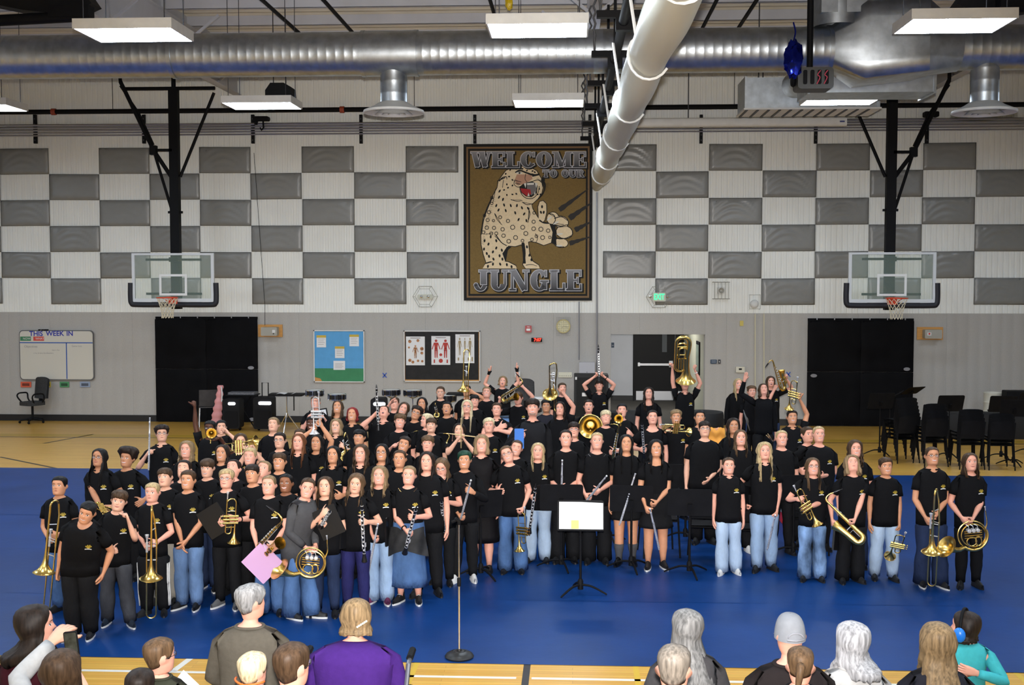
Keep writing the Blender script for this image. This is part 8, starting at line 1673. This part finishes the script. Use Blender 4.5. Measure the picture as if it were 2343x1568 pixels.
YC_=Yof(CON)-.24;a=at_y(1188, 990, YC_);mb=MB();mb.rbox((a[0], YC_, a[2]-.08), (.12, .01, .26), .01, 2);solo('clipboard', mb, mat('clip_blue', srgb(38, 118, 214), .5), 'blue board showing between the blond boy and the bearded man', 'board')
# ------------------------------------------------------------------ storage corner at right: stacked chairs, stands, crate tables
for i, (px, py, n, r, nm)in enumerate(((2062, 1068, 6, 14, 'leftmost'), (2128, 1076, 5, 8, 'second'), (2212, 1082, 4, 2, 'third'), (2283, 1084, 3, -4, 'rightmost'))):
 a=fl_at(px, py-12)
 for k in range(n):
  d=V(math.sin(math.radians(r)), -math.cos(math.radians(r)), 0)*.05*k
  pos=['bottom', 'second from the bottom', 'third from the bottom', 'fourth from the bottom', 'fifth from the bottom', 'sixth from the bottom']
  lab='black chair %s the %s stack at right'%(('at the bottom of' if k==0 else 'on top of' if k==n-1 else pos[k]+' in'), nm)
  inst('chair', 'band_chair', rz(a[0]-d[0]*0, a[1]+.05*k, .062*k, math.radians(180+r)), lab, 'chair', 'stacked chairs')
for i, (px, py, r, kind, lab)in enumerate(((2012, 1042, 10, 'stand_tall', 'leftmost black music stand of the storage corner at right'), (2035, 1005, 70, 'stand_flat', 'black music stand with its desk tipped flat before the right wall mat'), (2078, 990, 30, 'stand_flat', 'black music stand with a slanted desk above the leftmost chair stack'), (2290, 1052, 0, 'stand_tall', 'black music stand behind the rightmost chair stack'), (2318, 1066, -8, 'stand_tall', 'black music stand nearest the right edge'), (2170, 1050, 6, 'stand_tall', 'black music stand between the second and third chair stacks'), (2352, 1040, 12, 'stand_tall', 'black music stand farthest back at the right edge'))):stand(px, py, r, lab, kind, 'stored music stands')
a=at_y(2135, 945, 25.2);b_=at_y(2420, 1018, 25.2);t=thing('covered_keyboard', 'long black covered keyboard percussion frame before the wall at right', 'instrument', ((a[0]+b_[0])/2, 25.2, 0));mb=MB();mb.rbox(((a[0]+b_[0])/2, 25.3, (a[2]+b_[2])/2), (b_[0]-a[0], .5, a[2]-b_[2]), .03, 2, 0);part('cover', mb, mat('cover_black', (.01, .01, .01)), t)
for x in(a[0]+.1, (a[0]+b_[0])/2, b_[0]-.1):
 for y in(25.1, 25.5):mb=MB();mb.cyl((x, y, 0), (x, y, b_[2]), .02, n=8);part('leg', mb, BLACK, t)
a=at_y(2328, 922, 26.0);mb=MB();mb.rbox((a[0], 26.1, a[2]-.16), (.5, .3, .4), .02, 2);o=solo('black_case', mb, BLACKP, 'black instrument case standing on the covered keyboard at the right edge', 'case');o.location.z=float(at_y(2320, 945, 25.3)[2])+.0;mb=MB();mb.box((a[0]-.06, 25.93, a[2]-.2), (a[0]+.06, 25.95, a[2]-.17));part('handle', mb, STEEL, o)
a=at_y(2271, 935, 26.4);X=a[0];t=thing('barrel', 'white plastic barrel against the wall at right', 'barrel', (X, 26.4, 0));zt=float(at_y(2271, 898, 26.4)[2]);mb=MB();prof=[(.0, .02), (.185, .02)]
for k in range(4):z=.05+(zt-.05)*k/4;d=(zt-.05)/4;prof+=[(.19, z), (.193, z+d*.88), (.198, z+d*.92), (.198, z+d*.97)]
prof+=[(.19, zt), (.18, zt), (.178, zt-.05)];mb.lathe(prof, (X, 26.4, 0), (0, 0, 1), 28);part('drum', mb, mat('barrel_white', srgb(226, 222, 206), .5), t);mb=MB();mb.lathe([(0, zt-.04), (.178, zt-.04)], (X, 26.4, 0), (0, 0, 1), 24);part('inside', mb, BLACKP, t);mb=MB();mb.cbox((X+.02, 26.2, zt-.1), (.06, .02, .02));part('handle', mb, BLACK, t)
a=fl_at(1806, 1196);t=thing('storage_box', 'small red storage box with a clear lid on the floor behind the girls at right', 'box', (a[0], a[1], 0));mb=MB();mb.rbox((a[0], a[1], .085), (.24, .3, .15), .02, 2, 2);part('tub', mb, mat('tub_red', srgb(200, 40, 40), .4), t);mb=MB();mb.rbox((a[0], a[1], .2), (.25, .31, .08), .02, 2, 2);part('lid', mb, mat('lid_clear', (.6, .62, .64), .2), t)
# ------------------------------------------------------------------ audience, seen from behind, on chairs and low risers
kit('folding_chair', [(n, b, m, (), 'auto')for n, b, m in[(q[0], q[1], q[2])for q in chair_parts()]])
AUD='audience seen from behind'
mb=MB();mb.box((-8, 4.2, 0), (8, 6.74, .24));o=solo('riser', mb, mat('riser_grey', (.06, .06, .065), .8, nscale=8, namt=.2), 'low grey audience riser nearest the camera', 'riser', smooth=False);mb=MB();mb.box((-8, 6.73, .2), (8, 6.755, .24));part('nosing', mb, BLACK, o, False)
def aud_(px, ytop, h, short, label, **k):
 se=k.get('seat', 0.0);k.setdefault('eye', 0);k.setdefault('logo', False);k.setdefault('top', 'coat');k.setdefault('shoes', 'bb');k.setdefault('bot', ('straight', 'jeans'));k.setdefault('adult', True);k.setdefault('L', 'lap');k.setdefault('R', 'lap');k.setdefault('yaw', 180);sit=not k.pop('stand', False)
 r=person(px, ytop, h, label, sit=sit, group=AUD, **k)
 if sit:inst('folding_chair', 'audience_chair', Matrix.Translation((float(r[2][0]), float(r[2][1])-.03, se))@Matrix.Rotation(math.radians(k['yaw']), 4, 'Z')@Matrix.Scale(.84, 4), 'black chair under the '+short, 'chair', 'audience chairs')
 return r
aud_(78, 1384, 1.68, 'woman in maroon', 'woman in a maroon top with long dark hair turned to the right', hair=('long', 'dark', .2), skin='p', topc='maroon', turn=-62, yaw=175, seat=.24, eye=1, mouth='smile', nod=8)
p=aud_(140, 1486, 1.66, 'woman with the phone', 'woman in white sleeves with brown hair taking a picture with her phone', hair=('long', 'brown', .3), skin='f', topc='white', seat=.24, R=(141, 1446, -.46, 'relax'), L=(181, 1548, -.38, 'grip'), elbow={1:(1, 0, .0), -1:(-.6, 0, -1)})
a=at_y(164, 1478, p[2][1]+.36);t=bpy.data.objects.new('phone', None);COL.objects.link(t);t.matrix_world=Matrix.Translation(tuple(a))@Matrix.Rotation(math.radians(-6), 4, 'Y');tag(t, 'black smartphone held up by the woman in white sleeves', 'phone')
mb=MB();mb.rbox((0, 0, 0), (.072, .009, .15), .01, 3);link('case', mb.mesh('case', BLACKP, 'auto'), t);mb=MB();mb.rbox((0, -.0055, 0), (.064, .002, .138), .006, 3);link('screen', mb.mesh('screen', mat('phone_screen', (.03, .035, .03), .15, nscale=18, namt=.9), 'auto'), t)
bracelet(p, 1, STEEL)
aud_(365, 1459, 1.35, 'boy in olive', 'boy with short light brown hair, glasses and an olive fleece', hair=('short', 'mid'), skin='p', topc='olive', turn=-35, glasses=True, adult=False, seat=.24)
aud_(320, 1530, 1.3, 'dark haired child at the lower left', 'child with dark hair whose head just shows at the lower left', hair=('short', 'dark'), skin='f', topc='black', adult=False, seat=.24)
aud_(574, 1337, 1.72, 'grey haired man', 'older man with thick grey hair in a taupe coat', hair=('mop', 'silver'), skin='p', topc='taupe', turn=-35, vol=.7, g=1.12)
p=aud_(578, 1492, 1.3, 'small blond child', 'small child with pale blond hair and an orange glasses strap', hair=('short', 'pale'), skin='p', topc='black', turn=-18, adult=False, seat=.24, vol=1.1)
mb=MB();mb.tube([(.088*math.sin(q), .02-.02*math.cos(q)+.085*(-math.cos(q))*-1, -.052+.012*abs(math.sin(q)))for q in np.linspace(-1.5, 1.5, 13)], .006, 6);link('glasses_strap', mb.mesh('glasses_strap', mat('strap_orange', srgb(240, 110, 40), .5)), p[0], Matrix([[*p[3][1][i], p[3][2][i]]for i in range(3)]+[[0, 0, 0, 1]]))
aud_(668, 1470, 1.66, 'man in pale grey', 'man with short dark brown hair and a pale grey collar', hair=('short', 'brown'), skin='p', topc='palegrey', turn=-22, glasses=True, seat=.24)
p=aud_(816, 1371, 1.64, 'woman in purple', 'broad woman in a purple sweater with a hair clip in a walker chair', hair=('bob', 'dirty', .11), skin='p', topc='purple', g=1.5, vol=1.1, bend=10, top='hoodie')
mb=MB();
for k in range(6):mb.sph((-.03-.011*k, .118-.002*k, -.045+.007*k), .008, 6, 4)
link('hair_clip', mb.mesh('hair_clip', mat('clip_pearl', (.8, .76, .6), .25)), p[0], Matrix([[*p[3][1][i], p[3][2][i]]for i in range(3)]+[[0, 0, 0, 1]]))
X, Y=float(p[2][0]), float(p[2][1]);t=thing('rollator_walker', 'grey and black walker frame round the woman in purple', 'walker', (X, Y, 0))
for s in(-1, 1):
 mb=MB();mb.tube([(X+s*.33, Y-.1, .05), (X+s*.33, Y-.08, .62), (X+s*.34, Y+.1, .9), (X+s*.34, Y+.22, .92)], .016, 8);part('side_frame', mb, mat('walker_grey', (.2, .2, .22), .35, .7), t);mb=MB();mb.tube([(X+s*.34, Y+.16, .92), (X+s*.34, Y+.3, .93)], .024, 8);part('hand_grip', mb, BLACK, t)
 mb=MB();mb.cyl((X+s*.36, Y+.05, .78), (X+s*.36, Y-.02, .7), .02, n=8);part('knob', mb, BLACK, t)
 for y in(-.12, .35):mb=MB();mb.lathe([(.08, -.018), (.09, 0), (.08, .018)], (X+s*.33, Y+y, .092), (1, 0, 0), 16, True);part('wheel', mb, BLACK, t)
 mb=MB();mb.cyl((X+s*.33, Y-.08, .6), (X+s*.33, Y+.35, .1), .015, n=8);part('brace', mb, mat('walker_grey', (.2, .2, .2)), t)
aud_(1572, 1394, 1.68, 'person with long grey hair', 'person with very long grey hair in a charcoal fleece looking to the left', hair=('long', 'grey', .5), skin='m', topc='charcoal', turn=38)
aud_(1543, 1475, 1.7, 'man with short greying hair', 'man with short greying hair and a thin crown spot', hair=('short', 'salt'), skin='p', topc='navy', turn=-12, seat=.24)
p=aud_(1808, 1408, 1.78, 'man in a grey cap', 'man in a pale grey baseball cap and dark brown sweater', hair=None, skin='p', topc='darkbrown', turn=8, g=1.1, bot=('straight', 'light'))
mb=MB();GC=mat('cap_grey', (.25, .26, .285), .85, nscale=30, namt=.06);M4=Matrix([[*(p[3][1][i]*p[1].hs), p[3][2][i]]for i in range(3)]+[[0, 0, 0, 1]])
rows=[]
for j in range(9):
 z=.13*math.sin(math.pi/2*j/8)-.02*(1-j/8);k=math.cos(math.pi/2*j/8)**.55+.03;rows.append([(.087*k*math.sin(2*math.pi*i/28), (-.104 if math.cos(2*math.pi*i/28)>0 else .106)*k*abs(math.cos(2*math.pi*i/28)), z)for i in range(28)])
loft(mb, rows);cp=link('baseball_cap', mb.mesh('baseball_cap', GC), p[0], M4)
mb=MB();mb.grid(lambda u, v:((u-.5)*.15*(1-.25*v*v), -.085-.075*v*(1-(2*u-1)**2*.5), -.005-.012*(2*u-1)**2-.012*v), 10, 5);link('cap_brim', mb.mesh('cap_brim', GC), cp)
mb=MB();mb.tube([(.045*math.cos(q), .106, .012+.028*math.sin(q))for q in np.linspace(0, math.pi, 9)], .004, 5);mb.tube([(-.05, .104, .0), (0, .11, -.004), (.05, .104, .0)], .006, 5);link('cap_strap', mb.mesh('cap_strap', mat('cap_strap', (.3, .3, .33), .7)), cp)
p=aud_(1832, 1480, 1.35, 'small girl', 'small girl with light brown hair and a blond ponytail', hair=('pony', 'mid', .16), skin='p', topc='black', adult=False, seat=.24, vol=1.3, turn=-10)
aud_(1950, 1424, 1.66, 'white haired woman', 'woman with shoulder length white hair in a white shirt looking to the left', hair=('long', 'white', .2), skin='p', topc='white', turn=42, vol=1.35)
aud_(2146, 1428, 1.66, 'woman with long dirty blond hair', 'woman with long wavy dirty blond hair in a black hooded vest', hair=('wavy', 'dirty', .42), skin='p', topc='hood', vol=1.25, top='hoodie')
p=aud_(2210, 1400, 1.24, 'child in teal', 'child in a teal shirt wearing blue ear muffs', hair=('bob', 'dark', .10), skin='p', topc='teal', adult=False, stand=True, turn=58, L=(2212, 1534, .16, 'relax'), R='side', top='long')
M4=Matrix([[*(p[3][1][i]*p[1].hs), p[3][2][i]]for i in range(3)]+[[0, 0, 0, 1]]);mb=MB();mb.tube([(.118*math.sin(q), -.01, .142*math.cos(q))for q in np.linspace(-1.55, 1.55, 17)], .012, 7, flat=.5);em_=link('ear_muffs', mb.mesh('ear_muffs', BLACK), p[0], M4)
for s in(-1, 1):mb=MB();mb.sph((s*.128, -.012, -.03), (.032, .046, .056), 14, 8);link('ear_cup', mb.mesh('ear_cup', mat('muff_blue', srgb(30, 120, 220), .3)), em_)
a=at_y(425, 1552, 6.6);mb=MB();mb.add([(a[0]-.09, 6.6, a[2]-.05), (a[0]-.02, 6.62, a[2]+.04), (a[0]+.12, 6.6, a[2]-.08), (a[0]+.02, 6.5, a[2]-.2)], [(0, 1, 2, 3)]);mb.add([(a[0]-.09, 6.603, a[2]-.05), (a[0]-.02, 6.623, a[2]+.04), (a[0]+.12, 6.603, a[2]-.08), (a[0]+.02, 6.503, a[2]-.2)], [(3, 2, 1, 0)]);solo('program_sheet', mb, PAPER, 'white program sheet held up at the lower left', 'paper', smooth=False)
